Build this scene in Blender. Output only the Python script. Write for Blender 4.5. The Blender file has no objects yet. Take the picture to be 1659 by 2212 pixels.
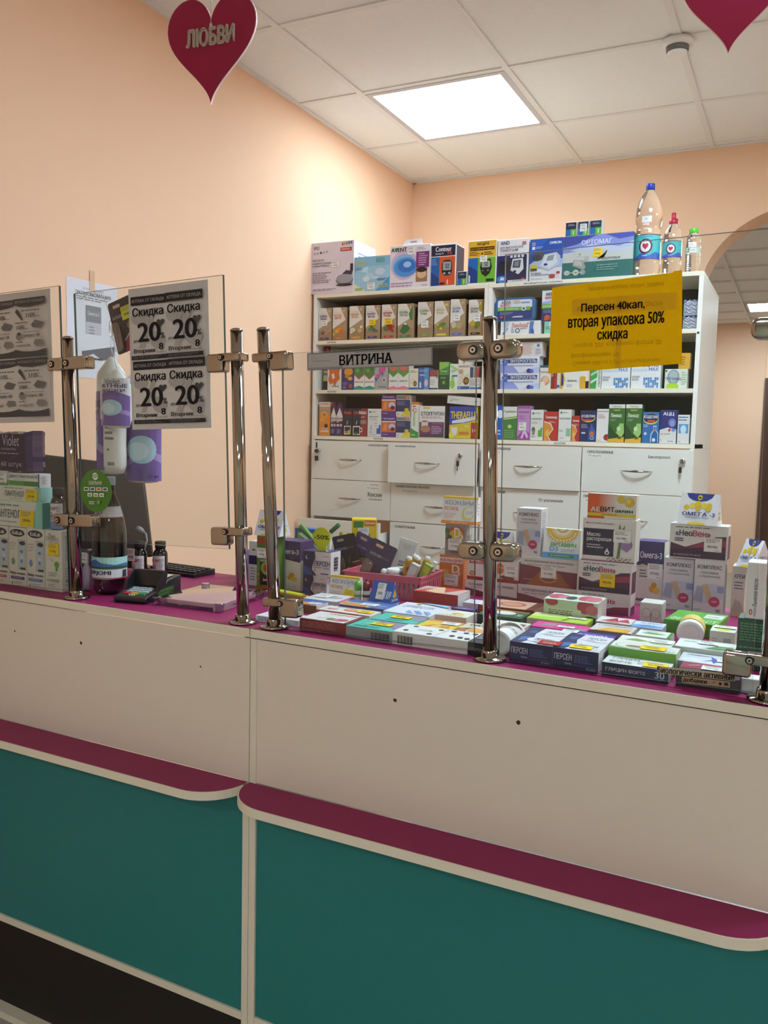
import bpy, bmesh, math, random
from mathutils import Vector, Matrix
random.seed(7)
C = bpy.context.scene.collection
SC = bpy.context.scene

# ------------------------------------------------------------------ camera
def make_camera():
    yaw, pitch, roll = 0.454613, -0.089671, 0.022348
    cy, sy, cp, sp = math.cos(yaw), math.sin(yaw), math.cos(pitch), math.sin(pitch)
    fwd = Vector((-sy*cp, cy*cp, sp)); right = Vector((cy, sy, 0)); up = right.cross(fwd)
    cr, sr = math.cos(roll), math.sin(roll)
    r2 = cr*right + sr*up; u2 = -sr*right + cr*up
    cd = bpy.data.cameras.new('camera'); cam = bpy.data.objects.new('camera', cd)
    m = Matrix((r2, u2, -fwd)).transposed().to_4x4(); m.translation = (0, 0, 1.5)
    cam.matrix_world = m
    cd.sensor_fit = 'VERTICAL'; cd.sensor_height = 36.0; cd.lens = 1832.56*36.0/2212.0
    cd.clip_start = 0.02; cd.clip_end = 60
    C.objects.link(cam); SC.camera = cam
make_camera()

# ------------------------------------------------------------------ world, exposure
w = bpy.data.worlds.new('world'); SC.world = w; w.use_nodes = True
w.node_tree.nodes['Background'].inputs[0].default_value = (1.0, 0.93, 0.86, 1)
w.node_tree.nodes['Background'].inputs[1].default_value = 0.05
SC.view_settings.view_transform = 'Standard'; SC.view_settings.look = 'None'
SC.view_settings.gamma = 1.0; SC.view_settings.use_curve_mapping = False
SC.view_settings.exposure = 0.8
LAMP_BACK = 10.5      # panel over the shelving
LAMP_SIDE = 31.0      # panels over the staff side, past the edge of the picture
LAMP_FRONT = 21.0      # panels over the customers' side
LAMP_FAR = 33.0

# ------------------------------------------------------------------ materials
def lin(c):
    if isinstance(c, str):
        c = c.lstrip('#'); c = [int(c[i:i+2], 16)/255 for i in (0, 2, 4)]
    return tuple(x/12.92 if x <= .04045 else ((x+.055)/1.055)**2.4 for x in c)
MATS = {}
def mat(name, col, rough=.5, metal=0., spec=.5, noise=0., nscale=40., bump=0., emit=None, es=0., bscale=None):
    if name in MATS: return MATS[name]
    m = bpy.data.materials.new(name); m.use_nodes = True; nt = m.node_tree; b = nt.nodes['Principled BSDF']
    c = lin(col)
    b.inputs['Base Color'].default_value = (*c, 1); b.inputs['Roughness'].default_value = rough
    b.inputs['Metallic'].default_value = metal; b.inputs['Specular IOR Level'].default_value = spec
    if noise or bump:
        tc = nt.nodes.new('ShaderNodeTexCoord'); n = nt.nodes.new('ShaderNodeTexNoise'); n.inputs['Scale'].default_value = nscale; n.inputs['Detail'].default_value = 4
        nt.links.new(tc.outputs['Object'], n.inputs['Vector'])
    if noise:
        mx = nt.nodes.new('ShaderNodeMix'); mx.data_type = 'RGBA'
        mx.inputs[6].default_value = (*[x*(1-noise) for x in c], 1); mx.inputs[7].default_value = (*[min(1, x*(1+noise)) for x in c], 1)
        nt.links.new(n.outputs['Fac'], mx.inputs[0]); nt.links.new(mx.outputs[2], b.inputs['Base Color'])
    if bump:
        n2 = nt.nodes.new('ShaderNodeTexNoise'); n2.inputs['Scale'].default_value = bscale or nscale*8; nt.links.new(tc.outputs['Object'], n2.inputs['Vector'])
        bp = nt.nodes.new('ShaderNodeBump'); bp.inputs['Strength'].default_value = bump; bp.inputs['Distance'].default_value = .002
        nt.links.new(n2.outputs['Fac'], bp.inputs['Height']); nt.links.new(bp.outputs['Normal'], b.inputs['Normal'])
    if emit:
        b.inputs['Emission Color'].default_value = (*lin(emit), 1); b.inputs['Emission Strength'].default_value = es
    MATS[name] = m; return m
def print_material(name, rough, spec=.45):
    m = bpy.data.materials.new(name); m.use_nodes = True; nt = m.node_tree; b = nt.nodes['Principled BSDF']
    a = nt.nodes.new('ShaderNodeVertexColor'); a.layer_name = 'Col'
    tc = nt.nodes.new('ShaderNodeTexCoord'); n = nt.nodes.new('ShaderNodeTexNoise'); n.inputs['Scale'].default_value = 90
    nt.links.new(tc.outputs['Object'], n.inputs['Vector'])
    mr = nt.nodes.new('ShaderNodeMapRange'); mr.inputs['To Min'].default_value = .94; mr.inputs['To Max'].default_value = 1.04
    nt.links.new(n.outputs['Fac'], mr.inputs['Value'])
    mx = nt.nodes.new('ShaderNodeMix'); mx.data_type = 'RGBA'; mx.blend_type = 'MULTIPLY'; mx.inputs[0].default_value = 1
    nt.links.new(a.outputs['Color'], mx.inputs[6]); nt.links.new(mr.outputs['Result'], mx.inputs[7])
    nt.links.new(mx.outputs[2], b.inputs['Base Color'])
    b.inputs['Roughness'].default_value = rough; b.inputs['Specular IOR Level'].default_value = spec
    return m
PRINT = print_material('printed_carton', .42)
PAPER = print_material('printed_paper', .8, .2)
def thin_paper(name):
    m = print_material(name, .8, .2); nt = m.node_tree; b = nt.nodes['Principled BSDF']; out = nt.nodes['Material Output']
    tl = nt.nodes.new('ShaderNodeBsdfTranslucent'); mx = nt.nodes.new('ShaderNodeMixShader'); mx.inputs[0].default_value = .45
    nt.links.new(b.inputs['Base Color'].links[0].from_socket, tl.inputs['Color'])
    nt.links.new(b.outputs[0], mx.inputs[1]); nt.links.new(tl.outputs[0], mx.inputs[2]); nt.links.new(mx.outputs[0], out.inputs['Surface'])
    return m
THIN = thin_paper('thin_office_paper')
GLOSSY = print_material('glossy_film', .16, .6)
def clear_material(name, tint, ior=1.45, fac=1.0, rough=0.0):
    m = bpy.data.materials.new(name); m.use_nodes = True; nt = m.node_tree
    for n in list(nt.nodes): nt.nodes.remove(n)
    out = nt.nodes.new('ShaderNodeOutputMaterial'); mix = nt.nodes.new('ShaderNodeMixShader')
    fr = nt.nodes.new('ShaderNodeFresnel'); fr.inputs['IOR'].default_value = ior
    mu = nt.nodes.new('ShaderNodeMath'); mu.operation = 'MULTIPLY'; mu.inputs[1].default_value = fac; mu.use_clamp = True
    tr = nt.nodes.new('ShaderNodeBsdfTransparent'); tr.inputs['Color'].default_value = (*lin(tint), 1)
    gl = nt.nodes.new('ShaderNodeBsdfGlossy'); gl.inputs['Roughness'].default_value = rough
    ge = nt.nodes.new('ShaderNodeNewGeometry'); mi = nt.nodes.new('ShaderNodeMix'); mi.data_type = 'FLOAT'; mi.inputs[2].default_value = ior; mi.inputs[3].default_value = 1/ior   # same reflectance on both sides of a sheet
    nt.links.new(ge.outputs['Backfacing'], mi.inputs[0]); nt.links.new(mi.outputs[0], fr.inputs['IOR'])
    nt.links.new(fr.outputs[0], mu.inputs[0]); nt.links.new(mu.outputs[0], mix.inputs['Fac'])
    nt.links.new(tr.outputs[0], mix.inputs[1]); nt.links.new(gl.outputs[0], mix.inputs[2]); nt.links.new(mix.outputs[0], out.inputs['Surface'])
    MATS[name] = m; return m
def refract_material(name, tint, ior=1.33, rough=0.0):
    m = bpy.data.materials.new(name); m.use_nodes = True; b = m.node_tree.nodes['Principled BSDF']
    b.inputs['Base Color'].default_value = (*lin(tint), 1); b.inputs['Transmission Weight'].default_value = 1.0
    b.inputs['IOR'].default_value = ior; b.inputs['Roughness'].default_value = rough
    MATS[name] = m; return m
GLASS = clear_material('clear_glass', 'F9FBFA', 1.45, .8)
FILM = clear_material('clear_plastic_film', 'F3F3F4', 1.5, 2.2, .08)
CASE = clear_material('clear_polystyrene', 'DCD4E8', 1.55, 2.6, .06)
PET = refract_material('water_filled_bottle', 'F6FAFB', 1.33)
GEDGE = mat('glass_edge', '37453F', .2, noise=.05)
WHITE = mat('white_laminate', 'E9E3DA', .38, noise=.015, nscale=60)
WHITE2 = mat('cream_edge_band', 'E6DCC6', .4, noise=.02)
DRAWER = mat('drawer_laminate', 'E4DED6', .4, noise=.015, nscale=70)
PANELM = mat('counter_front_laminate', 'E3D6C4', .42, noise=.02, nscale=25)
PURPLE = mat('magenta_laminate', '8F2256', .45, spec=.2, noise=.03, nscale=120)
TEAL = mat('teal_laminate', '2A7A78', .5, spec=.3, noise=.03, nscale=30)
BLACKM = mat('black_kick_board', '171210', .6, noise=.1)
WALLM = mat('peach_wall_paint', 'F5CAA8', .75, spec=.2, noise=.02, nscale=3, bump=.05, bscale=120)
CEILM = mat('ceiling_tile_board', 'F1EEEA', .85, spec=.1, noise=.03, nscale=60, bump=.25, bscale=300)
TEE = mat('ceiling_grid_metal', 'EAE6E2', .5, noise=.01)
FLOORM = mat('floor_tile', 'A0988C', .35, noise=.08, nscale=5)
CHROME = mat('polished_chrome', 'A69F95', .07, 1.0, noise=.02)
SATIN = mat('satin_chrome', 'C9C7C4', .16, 1.0, noise=.03)
RUBBER = mat('black_rubber', '121212', .5, noise=.1)
BLACKP = mat('black_plastic', '1B1B1D', .35, noise=.08)
GREYP = mat('grey_cable', '9B9B9E', .4, noise=.05)
MONM = mat('dark_monitor_shell', '37302B', .45, noise=.05)
WPLAST = mat('white_plastic', 'EDEBE8', .35, noise=.02)
PINKP = mat('pink_basket_plastic', 'C85A72', .35, noise=.04)
AMBER = mat('dark_amber_glass', '160C07', .08, spec=.8, noise=.1)
STRING = mat('pale_string', 'CFC8C0', .8, noise=.05)
WOODB = mat('dark_brown_door', '4A3020', .4, noise=.15, nscale=8)
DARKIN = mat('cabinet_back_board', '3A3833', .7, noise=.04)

# ------------------------------------------------------------------ mesh helpers
class MB:
    def __init__(s): s.v = []; s.f = []; s.c = []; s.sm = []
    def quad(s, a, b, c, d, col=None, sm=False):
        i = len(s.v); s.v += [a, b, c, d]; s.f.append((i, i+1, i+2, i+3)); s.c.append(col); s.sm.append(sm)
    def poly(s, pts, col=None):
        i = len(s.v); s.v += list(pts); s.f.append(tuple(range(i, i+len(pts)))); s.c.append(col); s.sm.append(False)
    def box(s, x0, y0, z0, x1, y1, z1, col=None):
        i = len(s.v)
        s.v += [(x0,y0,z0),(x1,y0,z0),(x1,y1,z0),(x0,y1,z0),(x0,y0,z1),(x1,y0,z1),(x1,y1,z1),(x0,y1,z1)]
        for f in ((0,3,2,1),(4,5,6,7),(0,1,5,4),(1,2,6,5),(2,3,7,6),(3,0,4,7)):
            s.f.append(tuple(i+k for k in f)); s.c.append(col); s.sm.append(False)
    def prism(s, pts, y0, y1, col=None, axis='y', cap=True):
        """pts: closed outline (a,b); extruded along axis."""
        n = len(pts); i = len(s.v)
        def P(a, b, t):
            return (a, t, b) if axis == 'y' else ((a, b, t) if axis == 'z' else (t, a, b))
        s.v += [P(a, b, y0) for a, b in pts] + [P(a, b, y1) for a, b in pts]
        if cap:
            s.f.append(tuple(range(i, i+n))); s.f.append(tuple(range(i+2*n-1, i+n-1, -1))); s.c += [col, col]; s.sm += [False, False]
        for k in range(n):
            k2 = (k+1) % n; s.f.append((i+k, i+n+k, i+n+k2, i+k2)); s.c.append(col); s.sm.append(False)
    def lathe(s, prof, seg=24, col=None, cx=0., cy=0., sx=1., sy=1., cols=None):
        i = len(s.v); n = len(prof)
        for r, z in prof:
            for k in range(seg):
                a = 2*math.pi*k/seg; s.v.append((cx+r*sx*math.cos(a), cy+r*sy*math.sin(a), z))
        for j in range(n-1):
            for k in range(seg):
                k2 = (k+1) % seg
                s.f.append((i+j*seg+k, i+j*seg+k2, i+(j+1)*seg+k2, i+(j+1)*seg+k)); s.c.append(cols[j] if cols else col); s.sm.append(True)
        s.f.append(tuple(i+k for k in range(seg-1, -1, -1))); s.c.append(cols[0] if cols else col); s.sm.append(False)
        s.f.append(tuple(i+(n-1)*seg+k for k in range(seg))); s.c.append(cols[-1] if cols else col); s.sm.append(False)
    def tube(s, pts, r, seg=8, col=None):
        pts = [Vector(p) for p in pts]; i = len(s.v); n = len(pts); prev = None
        for j, p in enumerate(pts):
            d = (pts[min(j+1, n-1)]-pts[max(j-1, 0)]).normalized()
            a = prev if prev is not None else (Vector((0, 0, 1)) if abs(d.z) < .9 else Vector((1, 0, 0)))
            u = (a - d*a.dot(d)).normalized(); prev = u; v = d.cross(u)
            rr = r[j] if isinstance(r, (list, tuple)) else r
            for k in range(seg):
                t = 2*math.pi*k/seg; q = p+u*rr*math.cos(t)+v*rr*math.sin(t); s.v.append(tuple(q))
        for j in range(n-1):
            for k in range(seg):
                k2 = (k+1) % seg
                s.f.append((i+j*seg+k, i+j*seg+k2, i+(j+1)*seg+k2, i+(j+1)*seg+k)); s.c.append(col); s.sm.append(True)
        s.f.append(tuple(i+k for k in range(seg-1, -1, -1))); s.c.append(col); s.sm.append(False)
        s.f.append(tuple(i+(n-1)*seg+k for k in range(seg))); s.c.append(col); s.sm.append(False)
    def mesh(s, name, bevel=0., fix=True):
        me = bpy.data.meshes.new(name); me.from_pydata(s.v, [], s.f)
        if any(c is not None for c in s.c):
            at = me.color_attributes.new('Col', 'FLOAT_COLOR', 'CORNER'); li = 0; buf = []
            for f, c in zip(s.f, s.c):
                if isinstance(c, list):
                    for k in range(len(f)): buf += [*lin(c[k % len(c)]), 1.0]
                else:
                    q = lin(c) if c is not None else (.8, .8, .8); buf += [*q, 1.0]*len(f)
            at.data.foreach_set('color', buf)
        me.polygons.foreach_set('use_smooth', s.sm)
        if fix or bevel:
            bm = bmesh.new(); bm.from_mesh(me)
            if fix: bmesh.ops.recalc_face_normals(bm, faces=bm.faces)
            if bevel: bmesh.ops.bevel(bm, geom=list(bm.edges), offset=bevel, segments=1, affect='EDGES')
            bm.to_mesh(me); bm.free()
        me.update(); return me
    def obj(s, name, m, parent=None, bevel=0., fix=True):
        me = s.mesh(name, bevel, fix); me.materials.append(m)
        o = bpy.data.objects.new(name, me); C.objects.link(o)
        if parent is not None: o.parent = parent
        return o
def tag(o, label=None, cat=None, group=None, kind=None):
    for k, v in (('label', label), ('category', cat), ('group', group), ('kind', kind)):
        if v: o[k] = v
    return o
def empty(name, loc=(0, 0, 0), rz=0., rot=None):
    o = bpy.data.objects.new(name, None); o.location = loc; o.rotation_euler = rot or (0, 0, rz); o.empty_display_size = .05
    C.objects.link(o); return o
def part(name, m, parent, *boxes, bevel=0.):
    mb = MB()
    for b in boxes: mb.box(*b)
    return mb.obj(name, m, parent, bevel)
def struct(o): o['kind'] = 'structure'; return o

# ------------------------------------------------------------------ lettering (flat print)
GLY = {}
def build_glyphs():
    """outlines of every letter used, filled contour by contour (strokes of a letter may overlap)"""
    from mathutils.geometry import tessellate_polygon, interpolate_bezier
    chars = 'АБВГДЕЖЗИЙКЛМНОПРСТУФХЦЧШЩЪЫЬЭЮЯабвгдежзийклмнопрстуфхцчшщъыьэюяABCDEFGHIJKLMNOPQRSTUVWXYZabcdefghijklmnopqrstuvwxyz0123456789%-.,«»*+|'
    c = bpy.data.curves.new('t', 'FONT'); c.size = 1; o = bpy.data.objects.new('t', c); C.objects.link(o); bar0 = None
    def outlines(body):
        c.body = body; dg = bpy.context.evaluated_depsgraph_get(); dg.update(); oe = o.evaluated_get(dg); cu = oe.to_curve(dg)
        res = []
        for sp in cu.splines:
            pts = []
            if sp.type == 'BEZIER':
                bp = sp.bezier_points; n = len(bp)
                for i in range(n):
                    a, b = bp[i], bp[(i+1) % n]
                    straight = (a.handle_right-a.co).cross(b.co-a.co).length < 1e-5 and (b.handle_left-b.co).cross(b.co-a.co).length < 1e-5
                    q = [a.co, b.co] if straight else interpolate_bezier(a.co, a.handle_right, b.handle_left, b.co, 5)
                    pts += [(p[0], p[1]) for p in q[:-1]]
            else: pts = [(p.co[0], p.co[1]) for p in sp.points]
            if len(pts) > 2: res.append(pts)
        oe.to_curve_clear(); return res
    def area(p): return sum(a[0]*b[1]-b[0]*a[1] for a, b in zip(p, p[1:]+p[:1]))/2
    def inside(q, p):
        r = False
        for (x0, y0), (x1, y1) in zip(p, p[1:]+p[:1]):
            if (y0 > q[1]) != (y1 > q[1]) and q[0] < (x1-x0)*(q[1]-y0)/(y1-y0)+x0: r = not r
        return r
    bar0 = min(p[0] for p in outlines('|')[0])
    for ch in chars:
        ol = outlines(ch+'|'); bar = max(ol, key=lambda p: min(q[0] for q in p)); adv = min(p[0] for p in bar)-bar0; ol.remove(bar)
        if not ol: GLY[ch] = ([], [], adv); continue
        a0 = area(max(ol, key=lambda p: abs(area(p))))
        if ch in 'РХЪЫЬхуъыья' or sum(area(p)*a0 > 0 for p in ol) > 1:      # contours that cross themselves: fill by winding number, slab by slab
            eds = [(p, q) for l in ol for p, q in zip(l, l[1:]+l[:1]) if abs(p[1]-q[1]) > 1e-7]; ys = {round(p[1], 5) for e_ in eds for p in e_}
            for i_ in range(len(eds)):
                (ax, ay), (bx, by) = eds[i_]
                for (cx, cy), (dx, dy) in eds[i_+1:]:
                    den = (bx-ax)*(dy-cy)-(by-ay)*(dx-cx)
                    if abs(den) > 1e-12:
                        t = ((cx-ax)*(dy-cy)-(cy-ay)*(dx-cx))/den; u = ((cx-ax)*(by-ay)-(cy-ay)*(bx-ax))/den
                        if 1e-6 < t < 1-1e-6 and 1e-6 < u < 1-1e-6: ys.add(round(ay+(by-ay)*t, 5))
            ys = sorted(ys); vs, fs = [], []
            for y0, y1 in zip(ys, ys[1:]):
                if y1-y0 < 1e-5: continue
                ym = (y0+y1)/2; cr = []
                for p, q in eds:
                    if min(p[1], q[1]) < ym < max(p[1], q[1]):
                        fx = lambda y_: p[0]+(q[0]-p[0])*(y_-p[1])/(q[1]-p[1])
                        cr.append((fx(ym), fx(y0), fx(y1), 1 if q[1] > p[1] else -1))
                cr.sort(); wn = 0; st = None
                for xm, xa, xb, d_ in cr:
                    if wn == 0: st = (xa, xb)
                    wn += d_
                    if wn == 0: i = len(vs); vs += [(st[0], y0), (xa, y0), (xb, y1), (st[1], y1)]; fs.append((i, i+1, i+2, i+3))
            GLY[ch] = (vs, fs, adv); continue
        sg = 1 if area(max(ol, key=lambda p: abs(area(p)))) > 0 else -1
        outs = [p for p in ol if area(p)*sg > 0]; holes = [p for p in ol if area(p)*sg <= 0]; vs, fs = [], []
        for p in outs:
            hs = [h for h in holes if sum(inside(q, p) for q in h) > len(h)*.6]; loops = [[Vector((*q, 0)) for q in l] for l in [p]+hs]
            flat_ = [(v.x, v.y) for l in loops for v in l]; i = len(vs); vs += flat_
            for t in tessellate_polygon(loops): fs.append(tuple(i+k for k in t))
        GLY[ch] = (vs, fs, adv)
    GLY[' '] = ([], [], .28)
    bpy.data.objects.remove(o); bpy.data.curves.remove(c)
build_glyphs()
_TX = {}
def glyphs(s):
    if s not in _TX:
        vs, fs, x = [], [], 0.
        for ch in s:
            g = GLY.get(ch) or GLY['-']; i = len(vs); vs += [(a+x, b) for a, b in g[0]]; fs += [tuple(i+k for k in f) for f in g[1]]; x += g[2]
        xs = [p[0] for p in vs] or [0, 1]; ys = [p[1] for p in vs] or [0, 1]
        _TX[s] = (vs, fs, min(xs), max(xs), min(ys), max(ys))
    return _TX[s]
def R(u0, v0, u1, v1, c): return ('r', u0, v0, u1, v1, c)
def E(cu, cv, ru, rv, c): return ('e', cu, cv, ru, rv, c)
def P(pts, c): return ('p', pts, c)
def T(s, u0, v0, u1, v1, c, b=1): return ('t', s, u0, v0, u1, v1, c, b)
def LN(u0, v0, u1, v1, n, c): return ('l', u0, v0, u1, v1, n, c)
def clip01(pts):
    for ax, lim, sg in ((0, 0., 1), (0, 1., -1), (1, 0., 1), (1, 1., -1)):
        out = []
        for a, b in zip(pts, pts[1:]+pts[:1]):
            da, db = (a[ax]-lim)*sg, (b[ax]-lim)*sg
            if da >= 0: out.append(a)
            if da*db < 0: t = da/(da-db); out.append((a[0]+(b[0]-a[0])*t, a[1]+(b[1]-a[1])*t))
        pts = out
        if len(pts) < 3: return []
    return pts
def draw(mb, fr, ops, e0=.0004, de=.00012):
    """fr = (origin, U, V, N): U and V span the whole face."""
    O, U, V, N = [Vector(q) for q in fr]; N = N.normalized(); lay = 0
    fw, fh = U.length, V.length
    def pt(u, v): return tuple(O+U*u+V*v+N*(e0+de*lay))
    for op in ops:
        k = op[0]
        if k == 'r':
            _, u0, v0, u1, v1, c = op; mb.quad(pt(u0, v0), pt(u1, v0), pt(u1, v1), pt(u0, v1), c)
        elif k == 'e':
            _, cu, cv, ru, rv, c = op; q = clip01([(cu+ru*math.cos(2*math.pi*i/20), cv+rv*math.sin(2*math.pi*i/20)) for i in range(20)])
            if q: mb.poly([pt(*z) for z in q], c)
        elif k == 'p':
            q = clip01(list(op[1]))
            if q: mb.poly([pt(*z) for z in q], op[2])
        elif k == 't':
            _, s, u0, v0, u1, v1, c, b = op; vs, fs, x0, x1, y0, y1 = glyphs(s)
            sx = (u1-u0)/max(x1-x0, 1e-6); sy = (v1-v0)/max(y1-y0, 1e-6)
            if b >= 3:          # serif lettering: short bars across the ends of the stems
                vs, fs = list(vs), list(fs); hh = y1-y0; H0 = .727
                for yy, up in ((.02, 0), (H0-.02 if s[-1].isupper() else .52, 1)):
                    iv = []
                    for f in fs:
                        xs = []
                        for p, q in zip(f, f[1:]+f[:1]):
                            (xa, ya), (xb, yb) = vs[p], vs[q]
                            if (ya > yy) != (yb > yy): xs.append(xa+(xb-xa)*(yy-ya)/(yb-ya))
                        if len(xs) >= 2: iv.append([min(xs), max(xs)])
                    iv.sort(); mg = []
                    for q in iv:
                        if mg and q[0] <= mg[-1][1]+.01: mg[-1][1] = max(mg[-1][1], q[1])
                        else: mg.append(q)
                    for xa, xb in mg:
                        if xb-xa < .2:
                            ya = 0 if not up else yy-.02; yb = .04 if not up else yy+.02; i = len(vs); vs += [(xa-.075, ya), (xb+.075, ya), (xb+.075, yb), (xa-.075, yb)]; fs.append((i, i+1, i+2, i+3))
            offs = [(0, 0)] if b <= 0 else ([(-.016*b, 0), (.016*b, 0)] if b < 2 else [(-.03, 0), (.03, 0), (0, .012), (0, -.012)])
            for ko, (ox, oy) in enumerate(offs):
                nz = N*(ko*.00002); i = len(mb.v); mb.v += [tuple(Vector(pt(u0+(x-x0+ox)*sx, v0+(y-y0+oy)*sy))+nz) for x, y in vs]
                for f in fs: mb.f.append(tuple(i+q for q in f)); mb.c.append(c); mb.sm.append(False)
        elif k == 'l':
            _, u0, v0, u1, v1, n, c = op; rr = random.Random(int(u0*1000)+int(v1*777)+n)
            for j in range(n):
                va = v1-(v1-v0)*(j+.15)/n; vb = v1-(v1-v0)*(j+.6)/n; ue = u1-(u1-u0)*rr.random()*.35; u = u0
                while u < ue:
                    l = min((u1-u0)*(.08+.12*rr.random()), ue-u); mb.quad(pt(u, vb), pt(u+l, vb), pt(u+l, va), pt(u, va), c); u += l+(u1-u0)*.03
        lay += 1
def split_u(mb, K):
    """cut the faces of a flat print into K upright strips, so that it can be wrapped round a bottle"""
    nb = MB()
    def half(pts, lim, sg):
        out = []
        for a, b in zip(pts, pts[1:]+pts[:1]):
            da, db = (a[0]-lim)*sg, (b[0]-lim)*sg
            if da >= 0: out.append(a)
            if da*db < 0: t = da/(da-db); out.append(tuple(a[k]+(b[k]-a[k])*t for k in range(3)))
        return out
    for f, c in zip(mb.f, mb.c):
        pts = [tuple(mb.v[k]) for k in f]; u0, u1 = min(p[0] for p in pts), max(p[0] for p in pts)
        for i in range(max(0, int(u0*K)), min(K-1, int(u1*K))+1):
            q = half(pts, i/K, 1)
            if len(q) > 2: q = half(q, (i+1)/K, -1)
            if len(q) > 2: nb.poly(q, c)
    return nb
def printed(name, fr, ops, m, parent, e0=.0004):
    mb = MB(); draw(mb, fr, ops, e0); o = mb.obj(name, m, parent, fix=False); return o
def box_frames(w, d, h):
    return {'F': ((0, 0, 0), (w, 0, 0), (0, 0, h), (0, -1, 0)), 'T': ((0, 0, h), (w, 0, 0), (0, d, 0), (0, 0, 1)),
            'R': ((w, 0, 0), (0, d, 0), (0, 0, h), (1, 0, 0)), 'L': ((0, d, 0), (0, -d, 0), (0, 0, h), (-1, 0, 0))}
def tent_frames(w, d, h, f0, f1):
    n = Vector((0, -h, f0)); 
    return {'F': ((0, 0, 0), (w, 0, 0), (0, f0, h), n), 'T': ((0, f0, h), (w, 0, 0), (0, f1-f0, 0), (0, 0, 1)),
            'R': ((w, 0, 0), (0, d, 0), (0, 0, h), (1, 0, 0))}
def sticker(parent, fr, u0, v0, u1, v1, col, text, ink='45423F', e0=.0022):
    O, U, V, N = [Vector(q) for q in fr]; N = N.normalized()
    mb = MB(); A = [O+U*a+V*b for a, b in ((u0, v0), (u1, v0), (u1, v1), (u0, v1))]
    lo = [tuple(p+N*(e0-.0004)) for p in A]; hi = [tuple(p+N*e0) for p in A]
    mb.quad(*hi, col); mb.quad(*lo[::-1], col)
    for k in range(4): mb.quad(lo[k], lo[(k+1) % 4], hi[(k+1) % 4], hi[k], col)
    t = mb.obj('price_tag', PAPER, parent)
    du, dv = u1-u0, v1-v0
    ops = [LN(u0+.1*du, v0+.62*dv, u1-.1*du, v1-.06*dv, 3, '8A8680'), T(text, u0+.2*du, v0+.24*dv, u1-.2*du, v0+.46*dv, ink, 1), LN(u0+.6*du, v0+.05*dv, u1-.06*dv, v0+.14*dv, 1, '8A8680')]
    printed('price_lettering', fr, ops, PAPER, t, e0+.0002)
    return t
WT = 'E8E5E1'; YT = 'F2CC1C'
def place(o, key):
    x, y, z, a, w, d, h = POS[key]; o.location = (x, y, z); o.rotation_euler = (0, 0, a)
def carton(key, label, base, F=(), T_=(), R_=(), L_=(), tags=(), name='medicine_box', cat='box', group=None, m=None, sides=None):
    x, y, z, a, w, d, h = POS[key]
    mb = MB(); mb.box(0, 0, 0, w, d, h, base)
    if sides: 
        for i, c in sides.items(): mb.c[i] = c
    o = mb.obj(name, m or PRINT, None, bevel=min(.0008, d*.08, w*.04)); place(o, key); tag(o, label, cat, group)
    fr = box_frames(w, d, h)
    for nm, k, ops in (('front_print', 'F', F), ('top_print', 'T', T_), ('side_print', 'R', R_), ('side_print', 'L', L_)):
        if ops: printed(nm, fr[k], ops, m or PRINT, o)
    for tg in tags:
        f, u0, v0, u1, v1, col, s = tg; sticker(o, fr[f], u0, v0, u1, v1, col, s)
    return o
def tent(key, label, base, F=(), R_=(), T_=(), tags=(), f0=.5, f1=.5, name='tent_carton', cat='box', group=None):
    x, y, z, a, w, d, h = POS[key]; f0, f1 = f0*d, f1*d
    mb = MB(); prof = [(0, 0), (d, 0), (f1, h), (f0, h)] if f1 > f0+1e-4 else [(0, 0), (d, 0), (f0, h)]
    mb.prism(prof, 0, w, base, axis='x'); o = mb.obj(name, PRINT, None); place(o, key); tag(o, label, cat, group)
    fr = tent_frames(w, d, h, f0, f1)
    for nm, k, ops in (('front_print', 'F', F), ('side_print', 'R', R_), ('top_print', 'T', T_)):
        if ops: printed(nm, fr[k], ops, PRINT, o)
    for f, u0, v0, u1, v1, col, s in tags: sticker(o, fr[f], u0, v0, u1, v1, col, s)
    return o
def rrect(x0, z0, x1, z1, r, n=5):
    out = []
    for cx, cz, a0 in ((x1-r, z0+r, -90), (x1-r, z1-r, 0), (x0+r, z1-r, 90), (x0+r, z0+r, 180)):
        for i in range(n+1):
            a = math.radians(a0+90*i/n); out.append((cx+r*math.cos(a), cz+r*math.sin(a)))
    return out
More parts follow.
